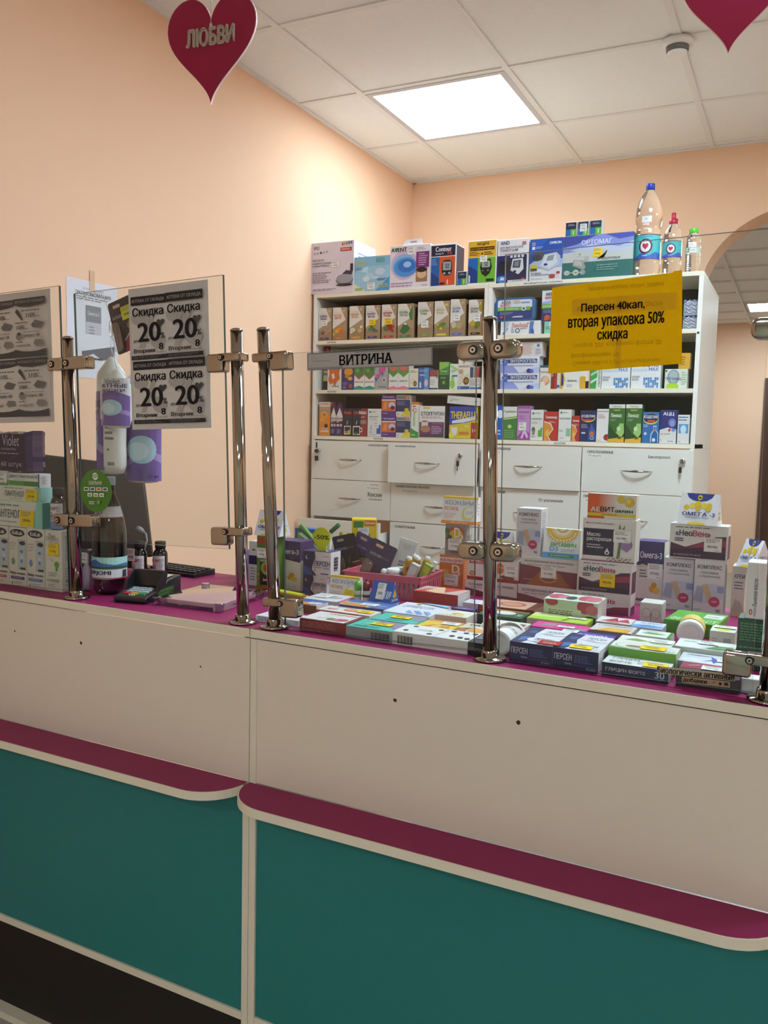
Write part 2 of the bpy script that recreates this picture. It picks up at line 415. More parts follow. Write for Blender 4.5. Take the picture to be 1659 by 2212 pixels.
# measured places: x, y, z of the front lower corner, heading, width, depth, height (metres)
POS = {
    'inhaler': (-1.95, 3.217, 2.102, 0.0, 0.2097, 0.2, 0.2158),
    'pump': (-1.7406, 3.222, 2.102, 0.0, 0.1672, 0.12, 0.1428),
    'avent': (-1.5724, 3.222, 2.102, 0.0, 0.1797, 0.05, 0.1757),
    'meter': (-1.3908, 3.222, 2.102, 0.0, 0.1102, 0.09, 0.1681),
    'strip_small': (-1.2732, 3.222, 2.102, 0.0, 0.0403, 0.03, 0.0557),
    'meter_kit': (-1.2301, 3.222, 2.102, 0.0, 0.119, 0.04, 0.1696),
    'tono_a': (-1.1075, 3.222, 2.102, 0.0, 0.1244, 0.05, 0.164),
    'tono_b': (-0.9777, 3.222, 2.102, 0.0, 0.1265, 0.09, 0.1562),
    'magnet': (-0.8501, 3.222, 2.102, 0.0, 0.2593, 0.08, 0.1556),
    'strip_a': (-0.8451, 3.226, 2.2576, 0.0, 0.0429, 0.045, 0.0543),
    'strip_b': (-0.7989, 3.226, 2.2576, 0.0, 0.0415, 0.045, 0.0536),
    'strip_c': (-0.7542, 3.226, 2.2576, 0.0, 0.0452, 0.045, 0.0537),
    'herb0': (-1.9167, 3.232, 1.903, 0.0, 0.0656, 0.06, 0.1407),
    'herb1': (-1.8454, 3.232, 1.903, 0.0, 0.067, 0.06, 0.1404),
    'herb2': (-1.7639, 3.232, 1.903, 0.0, 0.0679, 0.06, 0.1425),
    'herb3': (-1.6851, 3.232, 1.903, 0.0, 0.0666, 0.06, 0.1417),
    'herb4': (-1.6099, 3.232, 1.903, 0.0, 0.0675, 0.06, 0.1418),
    'herb5': (-1.536, 3.232, 1.903, 0.0, 0.0715, 0.06, 0.1413),
    'herb6': (-1.4449, 3.232, 1.903, 0.0, 0.0669, 0.06, 0.1445),
    'herb7': (-1.371, 3.232, 1.903, 0.0, 0.0647, 0.06, 0.1447),
    'herb8': (-1.3016, 3.232, 1.903, 0.0, 0.0625, 0.06, 0.1487),
    'herb9': (-1.2233, 3.232, 1.903, 0.0, 0.0603, 0.06, 0.143),
    'lin': (-1.0882, 3.232, 1.903, 0.0, 0.1599, 0.05, 0.0519),
    'aqua_tray': (-1.1186, 3.236, 1.9554, 0.0, 0.1655, 0.035, 0.0923),
    'aqua_green': (-0.9137, 3.232, 1.903, 0.0, 0.0611, 0.05, 0.0462),
    'aqua_box': (-0.9271, 3.234, 1.9492, 0.0, 0.0728, 0.05, 0.1169),
    'bag_low': (-0.4101, 3.252, 1.903, 0.0, 0.0472, 0.12, 0.0493),
    'bag_up': (-0.41, 3.252, 1.9533, 0.0, 0.0472, 0.12, 0.0576),
    'redcap': (-1.9235, 3.262, 1.693, 0.0, 0.0421, 0.04, 0.1913),
    'orange_splash': (-1.8674, 3.232, 1.693, 0.0, 0.0677, 0.05, 0.1174),
    'violet_gold': (-1.7949, 3.232, 1.693, 0.0, 0.0565, 0.05, 0.1064),
    'leaf_a': (-1.7361, 3.232, 1.693, 0.0, 0.048, 0.05, 0.1016),
    'leaf_b': (-1.6859, 3.232, 1.693, 0.0, 0.0474, 0.05, 0.1008),
    'arrow': (-1.6365, 3.232, 1.693, 0.0, 0.0598, 0.05, 0.1076),
    'coral_a': (-1.5724, 3.232, 1.693, 0.0, 0.0439, 0.05, 0.1067),
    'coral_b': (-1.5274, 3.232, 1.693, 0.0, 0.0477, 0.05, 0.1059),
    'honey_small': (-1.4771, 3.232, 1.693, 0.0, 0.0398, 0.05, 0.0862),
    'blue_bottle': (-1.4353, 3.232, 1.693, 0.0, 0.0466, 0.05, 0.0893),
    'red_white': (-1.3853, 3.232, 1.693, 0.0, 0.0369, 0.05, 0.0793),
    'green_dark': (-1.3433, 3.232, 1.693, 0.0, 0.0415, 0.05, 0.1103),
    'green_man': (-1.2975, 3.232, 1.693, 0.0, 0.0361, 0.05, 0.1021),
    'honey_big': (-1.2611, 3.232, 1.693, 0.0, 0.0505, 0.05, 0.1207),
    'navy_photo': (-1.2086, 3.232, 1.693, 0.0, 0.0469, 0.05, 0.0896),
    'gel_low': (-1.0828, 3.232, 1.693, 0.0, 0.1568, 0.06, 0.0627),
    'gel_up': (-1.0851, 3.232, 1.7557, 0.0, 0.1567, 0.06, 0.0625),
    'gel_top': (-1.0525, 3.236, 1.8182, 0.0, 0.1335, 0.06, 0.0558),
    'baby': (-0.9235, 3.232, 1.693, 0.0, 0.0436, 0.05, 0.0905),
    'red_thin': (-0.8793, 3.232, 1.693, 0.0, 0.0108, 0.05, 0.119),
    'red_stripe': (-0.8668, 3.232, 1.693, 0.0, 0.0233, 0.05, 0.1002),
    'linex': (-0.8416, 3.232, 1.693, 0.0, 0.1109, 0.05, 0.0956),
    'espu': (-0.7281, 3.232, 1.693, 0.0, 0.0388, 0.05, 0.0925),
    'syn_a': (-0.6869, 3.232, 1.693, 0.0, 0.1038, 0.05, 0.0947),
    'syn_b': (-0.5799, 3.232, 1.693, 0.0, 0.1048, 0.05, 0.0962),
    'bifid': (-0.4601, 3.232, 1.693, 0.0, 0.0779, 0.05, 0.0696),
    'yellow_top': (-0.4154, 3.234, 1.7626, 0.0, 0.0394, 0.04, 0.0564),
    'nuro': (-1.905, 3.23, 1.495, 0.0, 0.0547, 0.04, 0.1454),
    'anti_a': (-1.8456, 3.23, 1.495, 0.0, 0.0265, 0.03, 0.1445),
    'anti_b': (-1.818, 3.23, 1.495, 0.0, 0.0309, 0.03, 0.1446),
    'cup_a': (-1.7843, 3.23, 1.495, 0.0, 0.0419, 0.05, 0.118),
    'cup_b': (-1.7401, 3.23, 1.495, 0.0, 0.0715, 0.05, 0.1183),
    'para': (-1.6663, 3.23, 1.495, 0.0, 0.0648, 0.05, 0.1178),
    'prost_low': (-1.5986, 3.23, 1.495, 0.0, 0.066, 0.06, 0.0882),
    'ok_low': (-1.5304, 3.23, 1.495, 0.0, 0.0638, 0.06, 0.0879),
    'vitc': (-1.464, 3.23, 1.495, 0.0, 0.0346, 0.04, 0.1465),
    'stop': (-1.4268, 3.23, 1.495, 0.0, 0.1142, 0.07, 0.1307),
    'thera': (-1.2924, 3.23, 1.495, 0.0, 0.1212, 0.07, 0.1295),
    'prost_up': (-1.6008, 3.23, 1.5832, 0.0, 0.0659, 0.06, 0.0908),
    'ok_up': (-1.5327, 3.23, 1.5829, 0.0, 0.0637, 0.06, 0.0872),
    'white_tilt': (-1.3034, 3.226, 1.6245, 0.0, 0.1467, 0.05, 0.0479),
    'blue_hidden': (-1.114, 3.23, 1.495, 0.0, 0.0469, 0.05, 0.1338),
    'ivy': (-1.065, 3.23, 1.495, 0.0, 0.0567, 0.05, 0.1296),
    'violet': (-1.0066, 3.23, 1.495, 0.0, 0.0512, 0.05, 0.1334),
    'bronch': (-0.953, 3.23, 1.495, 0.0, 0.0505, 0.05, 0.1185),
    'red_a': (-0.8994, 3.23, 1.495, 0.0, 0.0543, 0.05, 0.1118),
    'altea': (-0.8428, 3.23, 1.495, 0.0, 0.049, 0.05, 0.1201),
    'red_b': (-0.791, 3.23, 1.495, 0.0, 0.03, 0.05, 0.0968),
    'lung_navy': (-0.7593, 3.23, 1.495, 0.0, 0.06, 0.05, 0.1172),
    'white_red': (-0.6977, 3.23, 1.495, 0.0, 0.0437, 0.05, 0.1228),
    'link_a': (-0.6531, 3.23, 1.495, 0.0, 0.0583, 0.055, 0.1402),
    'link_b': (-0.5914, 3.23, 1.495, 0.0, 0.0581, 0.055, 0.1404),
    'lung_blue': (-0.5303, 3.23, 1.495, 0.0, 0.0588, 0.05, 0.113),
    'navy_child': (-0.4687, 3.23, 1.495, 0.0, 0.0586, 0.05, 0.1209),
    'blue_white': (-0.4068, 3.23, 1.495, 0.0, 0.0411, 0.05, 0.1039),
    'kid0': (-1.8327, 1.4809, 1.106, -0.0223, 0.0659, 0.045, 0.1479),
    'kid1': (-1.7651, 1.4794, 1.106, -0.0223, 0.0624, 0.045, 0.1478),
    'kid2': (-1.701, 1.478, 1.106, -0.0223, 0.0615, 0.045, 0.1488),
    'deo': (-1.6372, 1.4765, 1.106, -0.0223, 0.0575, 0.05, 0.1487),
    'pant_low': (-1.9172, 1.4828, 1.2548, -0.0223, 0.2725, 0.035, 0.0639),
    'pant_up': (-1.9213, 1.4869, 1.3187, -0.0223, 0.2672, 0.035, 0.0366),
    'dexp': (-1.7666, 1.4834, 1.3553, -0.0223, 0.1091, 0.035, 0.033),
    'dexp_b': (-1.8836, 1.488, 1.3553, -0.0223, 0.1129, 0.035, 0.0372),
    'wipes': (-1.8699, 1.4837, 1.3925, -0.0223, 0.1766, 0.06, 0.1036),
    'violet_hidden': (-1.3413, 1.8457, 1.106, -0.0223, 0.016, 0.05, 0.0788),
    'navy_white': (-1.2671, 1.8024, 1.106, -0.0223, 0.0263, 0.05, 0.1161),
    'liz': (-1.2074, 1.7511, 1.106, -0.0223, 0.0503, 0.05, 0.1398),
    'omega_l': (-1.1864, 1.8006, 1.106, -0.0223, 0.0781, 0.06, 0.1247),
    'pers_low': (-1.0908, 1.7835, 1.106, 0.0127, 0.067, 0.045, 0.0479),
    'pers_up': (-1.0898, 1.7814, 1.1539, 0.0127, 0.0777, 0.05, 0.0593),
    'coen_low': (-0.9967, 1.7414, 1.106, -0.0223, 0.0797, 0.035, 0.058),
    'fish': (-0.8668, 1.6935, 1.106, -0.0921, 0.0556, 0.06, 0.064),
    'calc': (-0.836, 2.0479, 1.106, -0.0223, 0.0673, 0.04, 0.0879),
    'd3': (-0.8235, 2.0526, 1.1939, -0.0223, 0.0566, 0.045, 0.0822),
    'coen_up': (-0.8347, 2.0478, 1.2761, -0.0223, 0.0967, 0.035, 0.07),
    'ess_l': (-0.7411, 1.9907, 1.106, -0.0223, 0.1368, 0.05, 0.04),
    'coenz_f': (-0.7366, 1.9906, 1.146, -0.0223, 0.135, 0.05, 0.0545),
    'ess_low': (-0.601, 1.9826, 1.106, -0.0223, 0.144, 0.06, 0.0418),
    'ess_mid': (-0.5967, 1.9845, 1.1478, -0.0223, 0.1391, 0.06, 0.0696),
    'compl_up': (-0.6114, 1.9879, 1.2174, -0.0223, 0.0603, 0.055, 0.1153),
    'd3_2000': (-0.5446, 1.9834, 1.2174, -0.0223, 0.0889, 0.035, 0.0704),
    'neo_low': (-0.4477, 1.9442, 1.106, -0.0223, 0.122, 0.05, 0.0467),
    'neo_mid': (-0.4471, 1.9442, 1.1527, -0.0223, 0.1216, 0.05, 0.0732),
    'maslo': (-0.4411, 1.9461, 1.2259, -0.0223, 0.1198, 0.05, 0.0975),
    'aevit': (-0.4325, 1.9489, 1.3234, -0.0223, 0.1091, 0.03, 0.0563),
    'kidney': (-0.296, 1.8872, 1.106, -0.0223, 0.0467, 0.05, 0.0459),
    'omega_r': (-0.3422, 2.1019, 1.106, -0.0223, 0.0626, 0.06, 0.1548),
    'compl_l': (-0.2763, 2.0804, 1.106, -0.0223, 0.0676, 0.06, 0.1222),
    'compl_r': (-0.2049, 2.0588, 1.106, -0.0223, 0.0653, 0.06, 0.1264),
    'neo_top': (-0.2637, 2.0601, 1.2324, -0.0223, 0.1268, 0.055, 0.0798),
    'omega_tent': (-0.2495, 2.0618, 1.3122, -0.0223, 0.0871, 0.05, 0.0709),
    'cream': (-0.1253, 2.0771, 1.106, -0.0223, 0.0284, 0.05, 0.116),
    'green_tall': (-0.0823, 1.591, 1.106, -0.0223, 0.05, 0.05, 0.0905),
    'flax': (-0.0719, 1.5927, 1.1965, -0.0223, 0.0295, 0.05, 0.0989),
    'f_white': (-1.0091, 1.4627, 1.106, -0.0223, 0.1062, 0.0534, 0.012),
    'f_redcard': (-0.8879, 1.4409, 1.106, -0.0223, 0.1075, 0.0802, 0.024),
    'f_teal': (-0.78, 1.4385, 1.106, -0.0223, 0.1018, 0.0753, 0.022),
    'f_teal2': (-0.7724, 1.5277, 1.106, -0.0223, 0.1004, 0.0727, 0.02),
    'f_coal': (-0.6779, 1.4362, 1.106, -0.0223, 0.1828, 0.0712, 0.024),
    'f_redwhite': (-0.9119, 1.546, 1.106, -0.0223, 0.1291, 0.055, 0.02),
    'f_blueor_l': (-0.9927, 1.5894, 1.106, -0.0223, 0.0567, 0.0507, 0.018),
    'f_blueor_r': (-0.8993, 1.6249, 1.106, -0.0223, 0.1146, 0.0647, 0.02),
    'f_leaf': (-1.0135, 1.6586, 1.106, -0.0223, 0.0983, 0.08, 0.016),
    'f_red': (-0.7937, 1.7881, 1.106, -0.0223, 0.1125, 0.0748, 0.036),
    'f_purple': (-0.6756, 1.8045, 1.106, -0.0223, 0.0441, 0.045, 0.018),
    'f_violet': (-0.6918, 1.7545, 1.106, -0.0223, 0.0592, 0.028, 0.012),
    'f_cream': (-0.6753, 1.6391, 1.106, -0.0223, 0.0706, 0.0618, 0.02),
    'f_cuprin': (-0.7842, 1.6096, 1.106, -0.0223, 0.1085, 0.1191, 0.02),
    'f_yellow': (-0.671, 1.5286, 1.106, -0.0223, 0.0788, 0.0685, 0.018),
    'f_kurk': (-0.5908, 1.5167, 1.106, -0.0223, 0.0631, 0.0917, 0.018),
    'f_green': (-0.5969, 1.6829, 1.106, -0.0223, 0.0954, 0.069, 0.022),
    'f_brown': (-0.6277, 1.78, 1.106, -0.0223, 0.127, 0.0879, 0.022),
    'f_whitekr': (-0.5632, 1.6151, 1.106, -0.0223, 0.0883, 0.0524, 0.018),
    'f_lime': (-0.4974, 1.7127, 1.106, -0.0223, 0.1246, 0.0662, 0.02),
    'f_floral': (-0.4802, 1.7799, 1.106, -0.0223, 0.1161, 0.0804, 0.052),
    'f_pink': (-0.4707, 1.6486, 1.106, -0.0223, 0.1118, 0.055, 0.018),
    'f_ginko': (-0.4008, 1.5919, 1.106, -0.0223, 0.1025, 0.0523, 0.02),
    'f_pers1': (-0.4446, 1.431, 1.106, -0.0223, 0.0774, 0.1299, 0.036),
    'f_pers2': (-0.3668, 1.4293, 1.106, -0.0223, 0.0794, 0.1202, 0.036),
    'f_gly': (-0.2811, 1.4274, 1.106, -0.0223, 0.1082, 0.0527, 0.022),
    'f_val1': (-0.2817, 1.4804, 1.106, -0.0223, 0.1122, 0.0547, 0.036),
    'f_val2': (-0.2802, 1.5384, 1.106, -0.0223, 0.0944, 0.0572, 0.034),
    'f_leafw': (-0.2609, 1.6286, 1.106, -0.0223, 0.0625, 0.0522, 0.03),
    'f_orange': (-0.3577, 1.6736, 1.106, -0.0223, 0.0811, 0.0655, 0.02),
    'f_apro': (-0.2906, 1.7464, 1.106, -0.0223, 0.061, 0.0595, 0.02),
    'f_redtri': (-0.3638, 1.7566, 1.106, -0.0223, 0.0714, 0.059, 0.02),
    'f_derk': (-0.1839, 1.576, 1.106, -0.0223, 0.099, 0.0705, 0.03),
    'f_neuro': (-0.1689, 1.5049, 1.106, -0.0223, 0.0941, 0.066, 0.022),
    'f_pred': (-0.1614, 1.4247, 1.106, -0.0223, 0.095, 0.0782, 0.022),
    'f_cube': (-0.1353, 1.6903, 1.106, -0.0223, 0.0445, 0.0493, 0.042),
}

# ------------------------------------------------------------------ room
XL, YB, ZC = -1.948, 4.26, 2.845
XR, YF = 2.75, -4.6
o = part('floor', FLOORM, None, (XL-.1, YF-.1, -.05, XR+.1, 10.7, 0)); struct(o)
o = part('wall_left', WALLM, None, (XL-.12, YF-.1, 0, XL, YB, ZC+.1)); struct(o)
WALLW = mat('pale_green_wall_paint', 'D3DAC6', .7, noise=.02, nscale=4)
o = part('wall_right', WALLM, None, (XR, YF-.1, 0, XR+.12, YB+.2, ZC+.1)); struct(o)
o = part('wall_front', WALLW, None, (XL-.12, YF-.12, 0, XR+.12, YF, ZC+.1)); struct(o)
# back wall with the arched doorway
AX, AZ, AA, AB = -.02, 2.2, .45, .37
mb = MB(); arc = [(AX+AA*math.cos(math.radians(t)), AZ+AB*math.sin(math.radians(t))) for t in range(180, -1, -6)]
outl = [(XL-.12, 0), (AX-AA, 0)] + arc + [(AX+AA, 0), (XR+.12, 0), (XR+.12, ZC+.1), (XL-.12, ZC+.1)]
# split into columns so that no face is concave
def wall_cols(mb, y0, y1):
    xs = [p[0] for p in arc]
    mb.box(XL-.12, y0, 0, AX-AA, y1, ZC+.1); mb.box(AX+AA, y0, 0, XR+.12, y1, ZC+.1)
    i = len(mb.v)
    for x, z in arc: mb.v += [(x, y0, z), (x, y1, z), (x, y0, ZC+.1), (x, y1, ZC+.1)]
    for k in range(len(arc)-1):
        a, b = i+4*k, i+4*k+4
        for f in ((a, b, b+2, a+2), (b+1, a+1, a+3, b+3), (a+1, b+1, b, a)): mb.f.append(f); mb.c.append(None); mb.sm.append(False)
wall_cols(mb, YB, YB+.2); o = mb.obj('wall_back', WALLM, fix=False); struct(o)
# far room seen through the arch
o = part('wall_far_end', WALLM, None, (XL-.1, 10.56, 0, XR, 10.68, ZC+.1)); struct(o)
o = part('wall_far_left', WALLM, None, (XL-.22, YB+.2, 0, XL-.1, 10.6, ZC+.1)); struct(o)
o = part('wall_far_right', WALLM, None, (XR, YB+.2, 0, XR+.12, 10.6, ZC+.1)); struct(o)
o = part('wall_far_ceiling', CEILM, None, (XL-.2, YB+.2, ZC+.02, XR+.1, 10.7, ZC+.1)); o.name = 'ceiling_far_room'; struct(o); farc = o
for i in range(-1, 8): part('grid_bar', TEE, farc, (-.612+.6*(i-1), YB+.2, ZC, -.588+.6*(i-1), 10.56, ZC+.02))
for j in range(11): part('grid_bar', TEE, farc, (XL-.1, 4.8+.6*j-.6-.012, ZC+.004, XR, 4.8+.6*j-.6+.012, ZC+.02))
d = empty('door_1', (-.415, 10.55, 0)); struct(d)
part('door_leaf', WOODB, d, (.06, -.02, 0, .9, .0, 2.16)); part('door_frame', WOODB, d, (0, -.04, 0, .06, 0, 2.24), (.9, -.04, 0, .96, 0, 2.24), (.06, -.04, 2.16, .9, 0, 2.24))

# suspended ceiling: tiles and T-bars
GX, GY = -1.6509, 3.6871
ceil = part('ceiling', CEILM, None, (XL-.1, YF-.1, ZC+.06, XR+.1, YB+.2, ZC+.1)); struct(ceil)
tm = None
LAMPS = {(0, -1): LAMP_BACK, (2, -3): LAMP_SIDE, (5, -2): LAMP_SIDE, (1, -10): LAMP_FRONT, (5, -10): LAMP_FRONT, (3, -12): LAMP_FRONT}
def clampx(v): return max(XL, min(XR, v))
def clampy(v): return max(YF, min(YB, v))
for i in range(-1, 8):
    for j in range(-14, 1):
        x0, x1, y0, y1 = clampx(GX+.6*i), clampx(GX+.6*i+.6), clampy(GY+.6*j), clampy(GY+.6*j+.6)
        if x1-x0 < .02 or y1-y0 < .02 or (i, j) in LAMPS: continue
        if x1-x0 > .599 and y1-y0 > .599:
            if tm is None:
                mb = MB(); mb.box(.004, .004, .006, .596, .596, .02); tm = mb.mesh('ceiling_tile', .002); tm.materials.append(CEILM)
            t = bpy.data.objects.new('ceiling_tile', tm); C.objects.link(t); t.location = (x0, y0, ZC); t.parent = ceil
        else:
            part('ceiling_tile', CEILM, ceil, (x0+.003, y0+.003, ZC+.006, x1-.003, y1-.003, ZC+.02))
for i in range(0, 8):
    x = GX+.6*i
    if XL < x < XR: part('grid_bar', TEE, ceil, (x-.012, YF, ZC, x+.012, YB, ZC+.006))
for j in range(-14, 1):
    y = GY+.6*j
    if YF < y < YB: part('grid_bar', TEE, ceil, (XL, y-.012, ZC+.0012, XR, y+.012, ZC+.006))
part('wall_angle', TEE, ceil, (XL, YF, ZC-.001, XL+.018, YB, ZC+.005)); part('wall_angle', TEE, ceil, (XL, YB-.016, ZC-.001, XR, YB, ZC+.005))
mb = MB(); mb.poly([(.13*math.cos(t*.3)*(1+.1*math.sin(t*2.1)), .05*math.sin(t*.3), 0) for t in range(20, -1, -1)])
st = mb.obj('water_stain', mat('pale_yellow_stain', 'DDD6BE', .9, noise=.05), ceil); st.location = (-.02, 3.33, ZC+.0055)
LWAVE = {}
def ceiling_lamp(i, j, strength, label, group='square ceiling light panels', x=None, y=None, col='D1E9FA'):
    x0 = GX+.6*i if x is None else x; y0 = GY+.6*j if y is None else y
    e = empty('ceiling_lamp', (x0, y0, ZC)); tag(e, label, 'ceiling light', group)
    fm = mat('lamp_frame_grey', 'C9C6C8', .4, noise=.02)
    part('lamp_frame', fm, e, (.012, .012, -.001, .588, .035, .018), (.012, .565, -.001, .588, .588, .018), (.012, .035, -.001, .035, .565, .018), (.565, .035, -.001, .588, .565, .018))
    mm = mat('lamp_diffuser_%d' % int(strength*100), 'FFFFFF', .4, emit=col, es=strength, noise=.001)
    part('lamp_diffuser', mm, e, (.035, .035, .002, .565, .565, .012))
    part('lamp_housing', TEE, e, (.012, .012, .019, .588, .588, .05))
    return e
names = {(0, -1): 'bright square ceiling panel light above the medicine shelves', (2, -3): 'square ceiling panel light over the staff side of the counter', (5, -2): 'square ceiling panel light near the back wall, past the arch',
         (1, -10): 'square ceiling panel light over the shop floor, by the side wall', (5, -10): 'square ceiling panel light over the middle of the shop floor', (3, -12): 'square ceiling panel light near the shop entrance wall'}
for (i, j), s in LAMPS.items(): ceiling_lamp(i, j, s, names[(i, j)])
ceiling_lamp(0, 0, LAMP_FAR, 'long bright ceiling light in the room beyond the arch', None, x=-.588, y=9.0)
ceiling_lamp(0, 0, LAMP_FAR, 'ceiling light just beyond the arch, cut off by its edge', None, x=-.588+.6, y=6.0)
# smoke detector
e = empty('smoke_detector', (-.455, 3.10, ZC)); tag(e, 'round white smoke detector on the ceiling grid', 'smoke detector')
mb = MB(); mb.lathe([(.03, -.022), (.05, -.02), (.052, -.001), (.045, 0)], 28); mb.obj('detector_base', WPLAST, e)
mb = MB(); mb.lathe([(.028, -.038), (.036, -.036), (.038, -.021), (.03, -.0205)], 28); mb.obj('sensor_grille', mat('detector_grille', '6E6A66', .5, noise=.2, nscale=200), e)
mb = MB(); mb.lathe([(.026, -.046), (.031, -.044), (.033, -.0385), (.03, -.038)], 28); mb.obj('sensor_cap', WPLAST, e)

# ------------------------------------------------------------------ counter (its own axes: s along the front, t towards the staff side)
TH = -0.0222525; P0 = Vector((-1.748, 1.413, 0)); CD = Vector((math.cos(TH), math.sin(TH), 0)); CN = Vector((-math.sin(TH), math.cos(TH), 0))
def sw(s, t, z): return tuple(P0+CD*s+CN*t+Vector((0, 0, z)))
ZTOPC = 1.106
def counter_unit(s0, s1, depth, label, round_l, round_r, overlay):
    e = empty('service_counter', sw(0, 0, 0), TH); tag(e, label, 'counter', 'two units of the service counter')
    wt = part('worktop', PURPLE, e, (s0, -.001, 1.0905, s1, depth, ZTOPC), bevel=.0006)
    if not overlay: part('edge_band', WHITE2, wt, (s0, -.003, 1.0895, s1, -.001, ZTOPC+.0004), (s0, -.003, 1.0895, s0+.0012, depth, ZTOPC+.0004))
    else: part('edge_band', WHITE2, wt, (s0, -.003, 1.0895, s1, -.001, ZTOPC+.0004))
    for a in (s0, s1-.016): part('side_panel', WHITE2, e, (a, 0, 0, a+.016, depth-.04, 1.0865), bevel=.0005)
    a, b = (s0, s1) if overlay else (s0+.0165, s1-.0165)
    f0 = -.0012 if overlay else .0006
    fp = part('front_panel', PANELM, e, (a, f0, .7885, b, -.0001 if overlay else .014, 1.0865))
    # lower bag shelf with rounded ends
    D, r = .098, .095
    def outline(ex):
        pts = [(s0-ex*0, -.0005)]
        n = 10; out = []
        if round_l: out += [(s0-ex+(r+ex)-(r+ex)*math.cos(math.pi/2*i/n), -.0015-(D+ex-.0)*math.sin(math.pi/2*i/n)) for i in range(n+1)]
        else: out += [(s0, -.0015), (s0, -D-ex)]
        if round_r: out += [(s1+ex-(r+ex)+(r+ex)*math.cos(math.pi/2*i/n), -.0015-(D+ex)*math.sin(math.pi/2*i/n)) for i in range(n, -1, -1)]
        else: out += [(s1, -D-ex), (s1, -.0015)]
        return out
    mb = MB(); mb.prism(outline(0), .7712, .7872, axis='z'); sh = mb.obj('lower_shelf', PURPLE, e)
    i, o2 = outline(.0001), outline(.0032); mb = MB(); n = len(i)
    for k in range(n-1):
        A, B, A2, B2 = i[k], i[k+1], o2[k], o2[k+1]; zb, zt = .7705, .7876
        mb.quad((*A2, zb), (*B2, zb), (*B2, zt), (*A2, zt)); mb.quad((*A2, zt), (*B2, zt), (*B, zt), (*A, zt)); mb.quad((*A, zb), (*B, zb), (*B2, zb), (*A2, zb))
    mb.obj('edge_band', WHITE2, sh)
    part('teal_panel', TEAL, e, (s0+.0165, .005, .28, s1-.0165, .021, .770))
    part('bottom_rail', WHITE2, e, (s0+.0165, .0006, .2625, s1-.0165, .35, .2795))
    part('kick_board', BLACKM, e, (s0+.0165, .03, .0195, s1-.0165, .046, .262))
    part('floor_rail', WHITE2, e, (s0+.0165, .0006, .0005, s1-.0165, .35, .019))
    return e, f0
cu1, f0 = counter_unit(-.1935, .7715, .505, 'white service counter unit with teal base by the wall, holding the card terminal', False, True, True)
cu2, f1 = counter_unit(.7725, 1.7745, .80, 'white service counter unit with teal base, worktop crowded with medicine boxes', True, True, False)
chip = mat('bare_chipboard', '4A2E14', .9, noise=.3, nscale=400)
for u, f, s, z, r in ((cu1, f0, .081, 1.0138, .0025), (cu1, f0, .3003, 1.0138, .004), (cu1, f0, .6457, 1.0097, .0022), (cu2, f1, 1.1007, 1.0129, .004), (cu2, f1, 1.3389, 1.0133, .0038)):
    rr = random.Random(int(s*999)); mb = MB(); mb.poly([(s+r*(.7+.5*rr.random())*math.cos(k*.7), f-.0002, z+r*(.7+.5*rr.random())*math.sin(k*.7)) for k in range(9)]); mb.obj('chipped_spot', chip, u)

# ------------------------------------------------------------------ chrome posts with glass clamps
TG = .036
def screw(parent, x, y, z, r=.0085):
    ring = [(x+r*math.cos(k*math.pi/8), z+r*math.sin(k*math.pi/8)) for k in range(16)]; mb = MB(); mb.prism(ring, y-.0012, y+.002); a = mb.obj('screw_recess', RUBBER, parent)
    ring = [(x+r*.62*math.cos(k*math.pi/8), z+r*.62*math.sin(k*math.pi/8)) for k in range(16)]; mb = MB(); mb.prism(ring, y-.0028, y-.0010); mb.obj('screw_head', SATIN, parent)
    ring = [(x+r*.28*math.cos(k*math.pi/3), z+r*.28*math.sin(k*math.pi/3)) for k in range(6)]; mb = MB(); mb.prism(ring, y-.0031, y-.0026); mb.obj('hex_socket', RUBBER, parent)
def smooth_bevel(o, w=.004, seg=3):
    b = o.modifiers.new('bevel', 'BEVEL'); b.width = w; b.segments = seg; b.limit_method = 'ANGLE'; b.angle_limit = .6
    for p in o.data.polygons: p.use_smooth = True
